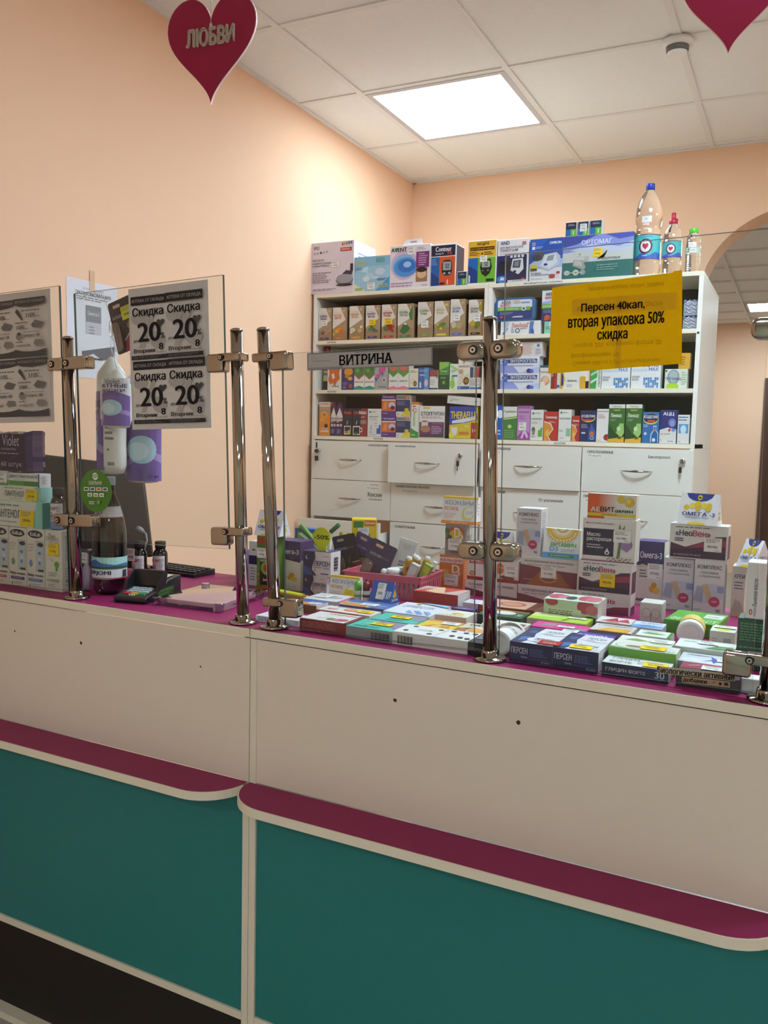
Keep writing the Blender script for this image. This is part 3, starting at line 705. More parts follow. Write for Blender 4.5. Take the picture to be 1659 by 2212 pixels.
def post(s, lean, clamps, label, h=.602):
    e = empty('glass_post', sw(s, TG, ZTOPC+.0004), rot=(0, -lean, TH)); tag(e, label, 'post', 'chrome posts on the counter')
    mb = MB(); mb.lathe([(.0127, .002), (.0127, h-.004)], 32); mb.obj('tube', CHROME, e)
    mb = MB(); mb.lathe([(.0131, h-.004), (.0129, h-.001), (.009, h+.0018), (.003, h+.003)], 32); mb.obj('end_cap', CHROME, e)
    mb = MB(); mb.lathe([(.0295, .0), (.0295, .003), (.027, .0052), (.0165, .0058), (.0160, .017), (.0150, .0185)], 36); fl = mb.obj('base_flange', CHROME, e)
    mb = MB(); mb.prism([(-.0055+.003*math.cos(k*.785), .0105+.0042*math.sin(k*.785)) for k in range(8)], -.0172, -.0155); mb.obj('grub_screw', RUBBER, fl)
    for z, sides in clamps:
        for sd, kind in sides:
            if kind == 'wide':      # rounded block, as at the middle post
                x0, x1 = (.004, .056) if sd > 0 else (-.056, -.004)
                mb = MB(); mb.prism(rrect(x0, z-.0165, x1, z+.0165, .013), -.020, .013); c = mb.obj('clamp', CHROME, e); smooth_bevel(c, .006, 4)
                screw(c, .022 if sd > 0 else -.024, -.0202, z+.001)
            elif kind == 'flat':    # plain block
                x0, x1 = (.002, .072) if sd > 0 else (-.05, -.002)
                mb = MB(); mb.prism(rrect(x0, z-.0145, x1, z+.0145, .005), -.019, .012); c = mb.obj('clamp', CHROME, e); smooth_bevel(c, .004, 3)
                screw(c, .012 if sd > 0 else -.034, -.0192, z)
            else:                   # ring arm plus taller jaw
                q = 1 if sd > 0 else -1
                mb = MB(); mb.prism(rrect(min(-.0185*q, .034*q), z, max(-.0185*q, .034*q), z+.0175, .004), -.0185, .0165); c = mb.obj('clamp', CHROME, e); smooth_bevel(c, .004, 3)
                a, b = sorted((.024*q, .066*q)); mb = MB(); mb.prism(rrect(a, z-.0205, b, z+.0172, .006), -.0195, .010); j = mb.obj('clamp_jaw', CHROME, c); smooth_bevel(j, .008, 4)
                screw(c, .027*q, -.0200, z+.0085, .0065)
    return e
post(.2495, .037, [(.541, ((-1, 'flat'), (1, 'flat'))), (.183, ((-1, 'flat'), (1, 'flat')))], 'chrome post with two pairs of glass clamps beside the hanging cotton pad bag')
post(.727, .037, [(.537, ((-1, 'jaw'),)), (.182, ((-1, 'jaw'),))], 'chrome post whose clamps hold the pane with the discount leaflets')
post(.8075, .062, [(.535, ((1, 'jaw'),)), (.045, ((1, 'jaw'),))], 'chrome post leaning beside the counter joint, one clamp low over the worktop')
post(1.2705, .035, [(.545, ((-1, 'wide'), (1, 'wide'))), (.195, ((-1, 'wide'), (1, 'wide')))], 'chrome post with double clamps between two panes, in front of the shelving')
post(1.7225, -.004, [(.565, ((-1, 'wide'),)), (.055, ((-1, 'jaw'),))], 'chrome post at the counter end beside the dark green carton')

# ------------------------------------------------------------------ glass panes
def pane(s, z, wd, ht, lean, label, th=.006):
    e = empty('glass_screen', sw(s, TG, z), rot=(0, -lean, TH)); tag(e, label, 'glass pane', 'glass screen panes on the counter')
    mb = MB(); mb.quad((0, -th/2, 0), (wd, -th/2, 0), (wd, -th/2, ht), (0, -th/2, ht)); mb.quad((wd, th/2, 0), (0, th/2, 0), (0, th/2, ht), (wd, th/2, ht)); mb.obj('glass_sheet', GLASS, e, fix=False)
    mb = MB()
    for a, b in (((0, 0), (wd, 0)), ((wd, 0), (wd, ht)), ((wd, ht), (0, ht)), ((0, ht), (0, 0))):
        mb.quad((a[0], -th/2, a[1]), (a[0], th/2, a[1]), (b[0], th/2, b[1]), (b[0], -th/2, b[1]))
    mb.obj('polished_edge', GEDGE, e, fix=False)
    return e
PANES = {1: (-.19, 1.1085, .415, .704, .03), 2: (.270, 1.243, .421, .561, .035), 3: (.832, 1.1085, .408, .548, .026), 4: (1.2865, 1.1085, .415, .704, .018)}
pane(*PANES[1], 'clear glass pane by the wall, carrying the grey price leaflets')
pane(*PANES[2], 'clear glass pane with an open slot below, carrying the discount leaflets')
pane(*PANES[3], 'low clear glass pane between two posts in front of the pink basket')
pane(*PANES[4], 'tall clear glass pane carrying the yellow sheet')
def on_pane(n, name, u, v, wd, ht, label, cat, base, ops, mt=None, side=-1, off=.0, rot=0., shape=None, group=None):
    s, z, W_, H_, lean = PANES[n]
    e0 = Matrix.Translation(sw(s, TG, z)) @ Matrix.Rotation(TH, 4, 'Z') @ Matrix.Rotation(-lean, 4, 'Y')
    th = .0005; y1 = -.0035-off if side < 0 else .0035+off+th
    mb = MB(); pts = shape or [(0, 0), (wd, 0), (wd, ht), (0, ht)]
    mb.prism(pts, -th, 0, base); o = mb.obj(name, mt or THIN); tag(o, label, cat, group)
    o.matrix_world = e0 @ Matrix.Translation((u, y1, v)) @ Matrix.Rotation(-rot, 4, 'Y')
    if ops: printed('printed_text', ((0, -th, 0), (wd, 0, 0), (0, 0, ht), (0, -1, 0)), ops, mt or THIN, o, .0002)
    return o
def heart_pts(cu, cv, ru, rv, n=28):
    out = []
    for k in range(n):
        t = 2*math.pi*k/n; x = 16*math.sin(t)**3/17; y = (13*math.cos(t)-5*math.cos(2*t)-2*math.cos(3*t)-math.cos(4*t)+2.5)/15
        out.append((cu+ru*x, cv+rv*y))
    return out
INK = '2E2A2C'; GR = 'F4EFEB'
def leaf20(u0, v0, u1, v1):
    X = lambda a: u0+(u1-u0)*a
    Y = lambda a: v0+(v1-v0)*a
    return [R(X(0), Y(.86), X(1), Y(1), '4A4546'), T('АПТЕКА ОТ СКЛАДА', X(.03), Y(.895), X(.95), Y(.955), 'D8D2CC', 1),
            E(X(.22), Y(.66), .10, .05, 'D2CBC7'), E(X(.75), Y(.3), .10, .06, 'D2CBC7'), P([(X(.6), Y(.8)), (X(.75), Y(.8)), (X(.35), Y(.18)), (X(.2), Y(.18))], 'D2CBC7'),
            T('Скидка', X(.05), Y(.66), X(.92), Y(.82), INK, 2), T('20', X(.2), Y(.28), X(.82), Y(.575), '3A3637', 2),
            P(heart_pts(X(.84), Y(.55), (u1-u0)*.12, (v1-v0)*.065), '6A6463'), T('%', X(.83), Y(.31), X(.95), Y(.4), INK, 1), T('до', X(.06), Y(.27), X(.18), Y(.315), INK, 1),
            T('Вторник', X(.07), Y(.09), X(.68), Y(.17), INK, 2), T('8', X(.79), Y(.14), X(.9), Y(.24), INK, 2), T('СЕНТЯБРЯ', X(.72), Y(.09), X(.96), Y(.115), '8A8382', 0),
            R(X(0), Y(0), X(1), Y(.065), '4A4546'), LN(X(.05), Y(.01), X(.95), Y(.055), 3, '8E8887')]
W20, H20 = .218, .303
ops = [R(.0, .0, 1, 1, 'E6E0DC'), R(.03, .035, .955, .945, GR)]
for a in (0, 1):
    for b in (0, 1): ops += leaf20(.035+.465*a, .04+.455*b, .49+.465*a, .485+.455*b)
on_pane(2, 'discount_leaflet_sign', .166, .252, W20, H20, 'grey sheet of four leaflets offering a 20 percent discount, taped on glass', 'poster', 'E6E0DC', ops)
def leafp(u0, v0, u1, v1):
    X = lambda a: u0+(u1-u0)*a
    Y = lambda a: v0+(v1-v0)*a
    D = '6E6866'; t = '5A5452'
    arc1 = [(X(0), Y(1)), (X(0), Y(.9)), (X(.2), Y(.865)), (X(.5), Y(.85)), (X(.8), Y(.865)), (X(1), Y(.89)), (X(1), Y(1))]
    arc2 = [(X(0), Y(0)), (X(1), Y(0)), (X(1), Y(.13)), (X(.75), Y(.1)), (X(.5), Y(.09)), (X(.25), Y(.1)), (X(0), Y(.14))]
    return [P(arc1, D), P(arc2, D), T('АПТЕКА ОТ СКЛАДА', X(.05), Y(.915), X(.95), Y(.965), 'CFC9C4', 1),
            P([(X(.05), Y(.78)), (X(.1), Y(.83)), (X(.16), Y(.8)), (X(.29), Y(.64)), (X(.25), Y(.63)), (X(.1), Y(.74))], D), LN(X(.26), Y(.77), X(.95), Y(.8), 1, t), T('3105', X(.38), Y(.67), X(.68), Y(.74), t, 1), R(X(.7), Y(.675), X(.84), Y(.68), t),
            LN(X(.05), Y(.57), X(.48), Y(.6), 1, t), T('2000', X(.07), Y(.48), X(.34), Y(.54), t, 1), R(X(.36), Y(.485), X(.46), Y(.49), t), P([(X(.55), Y(.54)), (X(.68), Y(.62)), (X(.95), Y(.57)), (X(.85), Y(.48)), (X(.62), Y(.49))], '8C8684'),
            E(X(.16), Y(.36), .045, .03, 'A49D99'), E(X(.17), Y(.4), .02, .012, D), T('скидка 100', X(.32), Y(.33), X(.82), Y(.39), t, 1), LN(X(.32), Y(.41), X(.9), Y(.43), 1, '8A8481'),
            LN(X(.06), Y(.24), X(.3), Y(.27), 1, t), T('скидка 500', X(.06), Y(.17), X(.52), Y(.22), '7A7472', 1), P([(X(.62), Y(.22)), (X(.68), Y(.29)), (X(.9), Y(.28)), (X(.95), Y(.19)), (X(.7), Y(.17))], 'A09A96')]
ops = [R(0, 0, 1, 1, 'E2DBD4'), R(.03, .04, .955, .95, 'EEE7E1')]
for a in (0, 1):
    for b in (0, 1): ops += leafp(.035+.465*a, .045+.455*b, .49+.465*a, .49+.455*b)
on_pane(1, 'price_leaflet_sign', .156, .395, .232, .305, 'grey sheet of four price leaflets in a clear sleeve on glass', 'poster', 'E2DBD4', ops)
# yellow sheet
gy = 'A98B10'
shp = [(0, -.003), (.214, .006), (.21, .150), (.197, .1495), (.1965, .1475), (.004, .139)]
ops = [T('Персен 40кап,', .255, .625, .73, .735, '17130C', 2), T('вторая упаковка 50%', .155, .445, .875, .60, '17130C', 2), T('скидка', .385, .31, .61, .42, '17130C', 2)]
rev = lambda s, a, b, c, d: T(s, c, b, a, d, 'B2931A', 0)
back = [R(.18, .61, .96, .79, 'F2CE2A'), R(.525, .03, .565, .79, 'F0CA26')]
back += [T('Скидка 50% на 2 уп эссенциальных', .2, .115, .86, .06, 'C9A614', 0), T('фосфолипиды №90'.replace('№', ''), .18, .2, .55, .14, 'C9A614', 0), T('скидка 25% куркумин форте 20', .2, .315, .86, .25, 'C9A614', 0), T('ватные палочки ватные диски', .22, .72, .86, .66, 'D2AF18', 0), T('увлажняющий крем 200мл', .3, .92, .86, .86, 'C9A614', 0)]
on_pane(4, 'yellow_offer_sign', .080, .503, .212, .148, 'yellow paper sheet with three lines of bold black text on glass', 'sign', 'EEC908', back+ops, shape=shp)
on_pane(3, 'showcase_sign', .060, .5125, .265, .033, 'narrow white strip with bold word on the low glass pane', 'sign', 'DCD6D3', [R(0, 0, 1, 1, '9A9492'), R(.008, .06, .992, .94, 'E2DCD9'), R(.01, .1, .3, .13, '8A8482'), R(.4, .88, .9, .92, 'A8A2A0'), R(.05, .5, .2, .53, 'B0AAA8'), T('ВИТРИНА', .275, .22, .695, .78, '1A1516', 3)], rot=-.004)
on_pane(4, 'supplements_sign', .272, .0128, .118, .0112, 'cut paper strip of serif words at the foot of the tall pane', 'sign', 'C9BDA8', [T('Биологически активные', .01, .1, .99, .92, '1B1613', 3)], rot=.018)
on_pane(4, 'supplements_sign', .311, .0022, .072, .0100, 'second shorter paper strip below the serif words on the tall pane', 'sign', 'BFA890', [T('добавки', .03, .12, .52, .9, '1B1613', 3), P([(.62, .55), (.66, .8), (.72, .75), (.68, .4)], 'A08C78'), E(.8, .5, .03, .25, '4A3428'), R(.88, .3, .96, .8, '5A443A')], rot=.018, off=.0006)
mb = MB()
ell = [(.049+.0485*math.cos(k*math.pi/16), .0485+.0485*math.sin(k*math.pi/16)) for k in range(32)]
GN = '3F7D1E'; Wt = 'E6E6E0'
ops = [E(.5, .84, .09, .085, Wt), P([(.42, .86), (.58, .90), (.58, .88), (.42, .84)], GN), P([(.44, .82), (.6, .86), (.6, .84), (.44, .8)], GN), T('СБЕРБАНК', .29, .66, .71, .73, Wt, 1), R(.3, .645, .7, .65, Wt)]
for k, c in enumerate(('2A5A2A', '2B3A8A', 'C8501E', '1E3A7A')): ops += [R(.13+.2*k, .5, .29+.2*k, .585, Wt), R(.155+.2*k, .52, .265+.2*k, .565, c)]
for k in range(3): ops += [R(.25+.19*k, .365, .4+.19*k, .45, Wt), R(.28+.19*k, .39, .37+.19*k, .42, '6A7A6A')]
ops += [LN(.3, .17, .52, .26, 2, Wt), E(.6, .24, .05, .045, '7FA35C')]
on_pane(2, 'bank_sticker_sign', .0005, .0675, .098, .097, 'green oval bank sticker with white card logos on glass', 'sticker', GN, ops, mt=GLOSSY, shape=ell)

# ------------------------------------------------------------------ hanging hearts
def heart(loc, rz, size, label, word):
    e = empty('hanging_heart_sign', loc, rz); tag(e, label, 'hanging sign', 'hearts hung from the ceiling')
    prof = heart_pts(0, 0, size*.5, size*.5, 72)
    rim = mat('heart_white_edge', 'E8C9C6', .5, noise=.02); face = mat('heart_magenta_card', '9C0B3F', .28, noise=.03, nscale=20)
    mb = MB(); mb.prism(prof, -.0025, .0025); mb.obj('heart_board', rim, e)
    inn = heart_pts(0, 0, size*.493, size*.493, 72)
    mb = MB(); mb.prism([(x, z) for x, z in inn], -.0032, -.0026); mb.obj('heart_face', face, e)
    mb = MB(); mb.prism([(x, z) for x, z in inn], .0026, .0032); mb.obj('heart_face', face, e)
    top = max(p[1] for p in prof); notch = size*.5*.633
    mb = MB(); mb.prism([(.0035*math.cos(k*.524), notch-.022+.005*math.sin(k*.524)) for k in range(12)], -.0036, -.0031); mb.obj('hang_hole', mat('pale_hole', 'D8C8C0', .6, noise=.02), e)
    mb = MB(); mb.tube([(0, -.0038, notch-.02), (0, -.002, notch+.02), (0, 0, ZC-loc[2])], .0007, 6); mb.obj('thread', STRING, e)
    if word:
        vs, fs, x0, x1, y0, y1 = glyphs(word); mb = MB(); bw, bh = size*.5, size*.155; n = len(vs)
        for off in ((-.0011, 0), (.0011, 0), (0, .0011), (0, -.0011)):
            i = len(mb.v); P2 = [((x-x0)/(x1-x0)*bw-bw/2+off[0], (y-y0)/(y1-y0)*bh+size*.04+off[1]) for x, y in vs]
            mb.v += [(x, -.0034, z) for x, z in P2]+[(x, -.0078, z) for x, z in P2]
            ed = {}
            for f in fs:
                mb.f.append(tuple(i+n+q for q in f)); mb.c.append(None); mb.sm.append(False)
                for a, b in zip(f, f[1:]+f[:1]): ed[(a, b)] = 1
            for a, b in ed:
                if (b, a) not in ed: mb.f.append((i+a, i+b, i+n+b, i+n+a)); mb.c.append(None); mb.sm.append(False)
        mb.obj('raised_lettering', mat('cream_foam_letters', 'D9CDBC', .6, noise=.02), e, fix=False)
    return e
heart((-1.174, 1.519, 2.306), TH+math.radians(8), .228, 'magenta heart with raised cream word, hung from the ceiling by a thread', 'ЛЮБВИ')
heart((-.190, 2.0, 2.424), TH+math.radians(12), .215, 'plain magenta heart hung near the smoke detector', None)

# ------------------------------------------------------------------ drawer-and-shelf cabinets
YCB, YBK = 3.216, 3.805
SH = [1.902, 1.692, 1.494]
ROWS = [(1.308, 1.4735), (1.1445, 1.3055), (.981, 1.141), (.818, .978), (.655, .815), (.492, .652), (.329, .489), (.166, .326)]
def handle_mesh():
    mb = MB(); n = 12; pts = []
    for k in range(n+1):
        u = k/n*2-1; pts.append((u*.055, -.002-.020*(1-u*u)**.75, 0))
    mb.tube(pts, [.0014+.0034*(1-abs(k/n*2-1))**.6 for k in range(n+1)], 10); me = mb.mesh('handle'); me.materials.append(CHROME); return me
HM = handle_mesh()
def key_set(dr, x, z, side=False):
    ring = [(x+.0105*math.cos(k*.3927), z+.0105*math.sin(k*.3927)) for k in range(16)]
    mb = MB(); mb.prism(ring, -.012, 0); lk = mb.obj('lock', SATIN, dr); smooth_bevel(lk, .002, 2)
    mb = MB(); mb.prism([(x-.0035+.0085*math.cos(k*.3927), z+.0085*math.sin(k*.3927)) for k in range(16)], -.020, -.0125) if side else mb.prism([(x-.0018, z-.007), (x+.0018, z-.007), (x+.0018, z+.007), (x-.0018, z+.007)], -.0135, -.0121); mb.obj('keyhole', BLACKP, dr)
    mb = MB(); mb.tube([(x-.006+.0065*math.sin(k*.628), -.012, z-.016+.0065*math.cos(k*.628)) for k in range(11)], .0007, 6); mb.obj('key_ring', SATIN, dr)
    w = .008 if side else .0052
    mb = MB(); mb.prism(rrect(x-.006-w, z-.043, x-.006+w, z-.021, .004), -.014, -.009); mb.obj('key_head', BLACKP, dr)
    mb = MB(); mb.prism([(x-.0075, z-.043), (x-.0085, z-.058), (x-.006, z-.062), (x-.0045, z-.058), (x-.0045, z-.043)], -.0125, -.0105); mb.obj('key_blade', SATIN, dr)
def drawer(cab, x0, x1, row, pull, labels=(), lock=None, hx=.5, hz=.53):
    z0, z1 = ROWS[row]; w_ = x1-x0
    mb = MB(); mb.box(0, 0, 0, w_, .016, z1-z0); dr = mb.obj('drawer', DRAWER, cab, bevel=.0006)
    dr.location = (x0, 3.198-pull-.0, z0)
    h = bpy.data.objects.new('handle', HM); C.objects.link(h); h.parent = dr; h.location = (w_*hx, 0, (z1-z0)*hz)
    part('drawer_box', WHITE, dr, (.02, .016, .012, .032, .45, .11), (w_-.032, .016, .012, w_-.02, .45, .11), (.032, .016, .012, w_-.032, .45, .016))
    for s, u0, v0, u1, v1, b, pap in labels:
        ops = []
        if pap: ops.append(R(u0-.02, v0-.012, u1+.02, v1+.012, 'E9E6E1'))
        ops.append(T(s, u0, v0, u1, v1, '23201F', 3 if s.isupper() and len(s) > 2 else b)); printed('drawer_lettering', ((0, 0, 0), (w_, 0, 0), (0, 0, z1-z0), (0, -1, 0)), ops, PAPER, dr, .0003)
    if lock: key_set(dr, lock[0]-x0, lock[1]-z0, lock[2])
    return dr
def cabinet(xa, xb, label):
    e = empty('shelf_cabinet', (0, 0, 0)); tag(e, label, 'cabinet', 'two shelf cabinets against the back wall')
    T1 = .0155
    part('top_panel', WHITE2, e, (xa, YCB, 2.0858, xb, YBK, 2.1012), bevel=.0005)
    for a, b in ((xa, xa+T1), (xb-T1, xb)): part('side_panel', WHITE, e, (a, YCB+.0004, 1.478, b, YBK-.002, 2.0855), bevel=.0005)
    for a, b in ((xa, xa+T1), (xb-T1, xb)): part('base_side_panel', WHITE, e, (a, YCB+.0004, 0, b, YBK-.002, 1.4775))
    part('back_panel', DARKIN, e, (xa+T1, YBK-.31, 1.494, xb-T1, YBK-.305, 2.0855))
    for i, z in enumerate(SH):
        a, b = (xa, xb) if i == 2 else (xa+T1, xb-T1)
        sh = part('shelf', WHITE2, e, (a, YCB+(0.0 if i == 2 else .001), z-T1, b, YBK-.312, z), bevel=.0004)
    part('plinth', WHITE, e, (xa+T1, YCB+.02, 0, xb-T1, YCB+.036, .16))
    return e
cab1 = cabinet(-1.9335, -1.1385, 'white shelf cabinet with drawers in the room corner, herb tea boxes inside')
cab2 = cabinet(-1.1375, -.3435, 'white shelf cabinet with drawers beside the arch, water bottles on top')
def shelf_note(cab, x, z, s, w=.044, pw=.1):
    pr = printed('shelf_lettering', ((x-pw*.42, YCB-.0003, z-.0135), (pw, 0, 0), (0, 0, .0125), (0, -1, 0)), [R(0, 0, 1, 1, 'EAE3D5'), T(s, .42-w/pw/2, .22, .42+w/pw/2, .72, '2A2624', 3)], PAPER, cab)
shelf_note(cab1, -1.84, SH[0], 'ВНУТРЕННЕЕ'); shelf_note(cab1, -1.835, SH[1], 'ВНУТРЕННЕЕ'); shelf_note(cab1, -1.605, SH[2], 'ВНУТРЕННЕЕ'); shelf_note(cab2, -.83, SH[2], 'ВНУТРЕННЕЕ')
shelf_note(cab2, -.92, 2.1008, 'МЕДИЦИНСКАЯ ТЕХНИКА', .15, .22)
mb = MB(); mb.prism([(-.3525+.0045*math.cos(k*.524), 1.887+.0045*math.sin(k*.524)) for k in range(12)], YCB-.0004, YCB+.001); mb.obj('cable_hole', RUBBER, cab2)
c1, c2, c3, c4 = (-1.922, -1.536), (-1.534, -1.148), (-1.136, -.7425), (-.7385, -.3445)
drawer(cab1, *c1, 0, 0, [('СУППОЗИТОРИИ', .72, .885, .96, .935, 1, 0), ('I', .055, .80, .075, .95, 0, 0)], (-1.884, 1.428, True), .5, .52)
drawer(cab1, *c2, 0, .033, [('АНТИДИАРЕЙНЫЕ', .08, .885, .32, .94, 1, 1)], (-1.215, 1.428, False), .46, .51)
drawer(cab1, *c1, 1, 0, [('Женские', .72, .6, .9, .72, 1, 0), ('Суппозитории', .74, .5, .9, .56, 1, 0), ('По рецепту', .72, .8, .86, .85, 0, 1), ('наружное', .75, .89, .86, .93, 0, 1)], None, .5, .52)
drawer(cab1, *c2, 1, 0, [('ПОНИЖ.СЕКРЕЦИЮ ЖЕЛУДКА', .06, .88, .46, .94, 1, 0), ('По рецепту', .14, .78, .32, .83, 0, 1)], None, .55, .43)
drawer(cab1, *c1, 2, .10, [], None, .5, .52)
drawer(cab1, *c2, 2, 0, [('СЛАБИТЕЛЬНЫЕ', .06, .86, .3, .92, 1, 0)], None, .52, .42)
drawer(cab2, *c3, 0, .012, [('ГИПОТЕНЗИВНЫЕ', .05, .89, .31, .945, 1, 0), ('По рецепту', .06, .8, .2, .86, 0, 1)], None, .49, .52)
drawer(cab2, *c4, 0, 0, [('ГИПОТЕНЗИВНЫЕ', .05, .875, .29, .93, 1, 0), ('По рецепту', .06, .79, .18, .84, 0, 1), ('Бисопролол', .61, .78, .8, .86, 1, 0)], (-.379, 1.433, False), .51, .5)
drawer(cab2, *c3, 1, 0, [('СЕДАТИВНЫЕ', .03, .86, .26, .93, 1, 0), ('От укачивания', .6, .7, .84, .8, 1, 0)], None, .49, .42)
drawer(cab2, *c4, 1, 0, [('ГИПОТЕНЗИВНЫЕ', .03, .88, .29, .94, 1, 0), ('По рецепту', .05, .78, .19, .83, 0, 1)], None, .49, .4)
drawer(cab2, *c3, 2, 0); drawer(cab2, *c4, 2, 0)
for r in range(3, 8):
    for cb, cc in ((cab1, c1), (cab1, c2), (cab2, c3), (cab2, c4)): drawer(cb, *cc, r, 0)

# ------------------------------------------------------------------ on top of the cabinets
BK = '1E1B1D'; NV = '1E2358'; RD = 'C22A2C'; GY = '8C8884'; LG = 'C9C5C1'; W = 'E6E2DE'
GT = 'boxes on top of the shelf cabinets'
carton('inhaler', 'large pale lilac compressor inhaler carton at the wall end of the cabinet top', 'D9CDD8', name='inhaler_box', group=GT, F=[
    T('AMRUS', .06, .86, .2, .93, '7A4A5A', 1), R(.69, .80, .95, .87, RD), LN(.71, .815, .93, .855, 2, 'E8D8D8'), E(.74, .935, .018, .03, 'C84A3A'), E(.79, .94, .018, .03, 'D88A3A'), E(.84, .945, .018, .03, '5A9A4A'), E(.89, .95, .018, .03, '3A5AA8'), E(.94, .955, .018, .03, '7A4A9A'),
    E(.09, .79, .025, .022, 'A89CA8'), E(.16, .795, .025, .022, 'A89CA8'), E(.24, .80, .022, .024, '3A3438'), E(.31, .805, .025, .022, 'A89CA8'), E(.38, .81, .025, .022, 'A89CA8'),
    T('ИНГАЛЯТОР', .05, .63, .31, .67, '4A4048', 1), T('КОМПРЕССОРНЫЙ', .05, .575, .48, .62, '4A4048', 1), T('модели AMNB-501', .05, .52, .43, .56, '4A4048', 1), LN(.05, .2, .5, .42, 6, '8C8088'),
    E(.8, .24, .2, .1, '6E6C72'), E(.8, .27, .19, .09, '9A989E'), P([(.74, .36), (.84, .43), (.97, .40), (.97, .34)], '3A3050'), R(.93, .4, .99, .55, '2A262C'), E(.8, .15, .19, .025, '2E2A30'), LN(.06, .05, .62, .1, 2, '9A8E98')],
    R_=[LN(.2, .55, .9, .8, 4, '8A86A8')], tags=[('F', .5, .5, .66, .61, WT, '6990.00р.')])
carton('pump', 'light blue breast pump carton beside the lilac inhaler box', '9CC7DC', name='breast_pump_box', group=GT, F=[
    R(0, .72, 1, 1, '86B9D6'), P([(0, 0), (.35, 0), (0, .25)], 'D8D8A8'), P([(1, 0), (1, .4), (.6, 0)], '4A94C4'), T('FEYA', .04, .76, .33, .88, 'C4B82C', 2), T('ФЕЯ', .69, .09, .94, .2, 'C4B82C', 2), P([(.05, .6), (.4, .72), (.4, .52)], 'B8DCEC'),
    E(.74, .55, .14, .1, 'C3D3E4'), E(.45, .45, .12, .08, 'B4CFE2'), E(.35, .35, .1, .08, 'C8DCE8'), E(.6, .38, .12, .05, 'BCD2E6'), LN(.62, .8, .95, .95, 4, '4A9A6A'), LN(.05, .02, .3, .1, 2, '3A8A5A'), LN(.04, .6, .3, .7, 3, '4A6A9A'), LN(.66, .28, .96, .36, 2, '2A4A8A')],
    tags=[('F', .39, .05, .6, .24, WT, '732.00р.')])
o = carton('avent', 'white hang-tab carton with two blue breast pads pictured on it', 'E3DBDF', name='breast_pad_box', group=GT, F=[
    E(.36, .55, .34, .34, 'D9B3CF'), E(.36, .53, .3, .27, '86B4DE'), E(.4, .5, .3, .22, '4E90D6'), E(.42, .53, .22, .15, '2F72C4'), E(.44, .56, .1, .07, '9CC4EA'), T('AVENT', .03, .86, .42, .95, '23202C', 2), P([(.14, .95), (.2, .95), (.17, .86)], '3A8A4A'),
    R(.66, .47, .98, .83, '7A2F6E'), LN(.72, .5, .95, .8, 6, 'C9A3C2'), R(.66, .15, .94, .46, '9A7458'), E(.8, .32, .12, .1, 'D4AE8C'), E(.8, .42, .13, .06, '2A2018'), LN(.04, .04, .62, .16, 2, 'B48CB8'), T('PHILIPS', .81, .055, .95, .08, '2A3A8A', 1), LN(.68, .86, .92, .94, 2, 'A89CA4')],
    tags=[('F', .44, .78, .62, .95, WT, '940.00р.')])
x, y, z, a, w_, d_, h_ = POS['avent']; mb = MB(); mb.prism([(w_*.27, h_), (w_*.78, h_), (w_*.74, h_+.026), (w_*.35, h_+.026)], d_*.3, d_*.3+.0012, 'E6DEE0'); mb.obj('hang_tab', PRINT, o)
mb = MB(); mb.prism(rrect(w_*.46, h_+.012, w_*.63, h_+.018, .0029), d_*.3-.0004, d_*.3-.0001, 'A88A84'); mb.obj('hang_slot', PRINT, o)
SC_ = 'D8542A'
carton('meter', 'navy and orange glucose meter carton beside the breast pad box', 'E4E0DE', name='glucose_meter_box', group=GT, F=[
    R(.03, .72, .97, .97, '23243E'), R(.03, .03, .36, .7, '1F5FA8'), R(.36, .03, .97, .7, 'D4562A'), P([(.03, .03), (.36, .03), (.36, .2), (.03, .35)], '18427E'), T('Contour', .2, .83, .82, .935, 'E6E4E8', 2), T('TS', .64, .745, .82, .82, SC_, 2), T('Контур ТС', .2, .745, .52, .8, 'D8D6DC', 1),
    P(rrect(.46, .26, .86, .62, .12, 4), '20222C'), P(rrect(.5, .38, .82, .58, .03, 3), '9AA09C'), T('52', .6, .43, .74, .53, '2A2E2C', 2), E(.56, .31, .05, .025, 'A8A8AE'), E(.76, .31, .05, .025, 'A8A8AE'), R(.38, .05, .58, .1, '2A2228'), R(.67, .05, .71, .16, 'E6D8CE'), LN(.05, .5, .3, .66, 4, '7FA8D8')],
    R_=[R(.05, .03, .97, .97, '453F50'), R(.1, .05, .6, .3, 'CFCBD2'), LN(.15, .07, .55, .28, 3, '6A6672')])
def strip(key, label, tags=(), **k):
    carton(key, label, 'DAD8D4', name='test_strip_box', F=[R(.04, .04, .96, .96, '22304A'), R(.06, .05, .45, .5, '2464A8'), R(.47, .05, .95, .5, '5EA83A'), R(.06, .52, .95, .95, '252B40'), LN(.25, .7, .85, .85, 2, 'A8AAB8'), R(.66, .12, .78, .4, 'B8D4A8')], tags=tags, group=k.get('group', 'small test strip boxes stacked on the teal carton'))
strip('strip_small', 'small navy and green test strip box standing between two glucose meter cartons', group=GT)
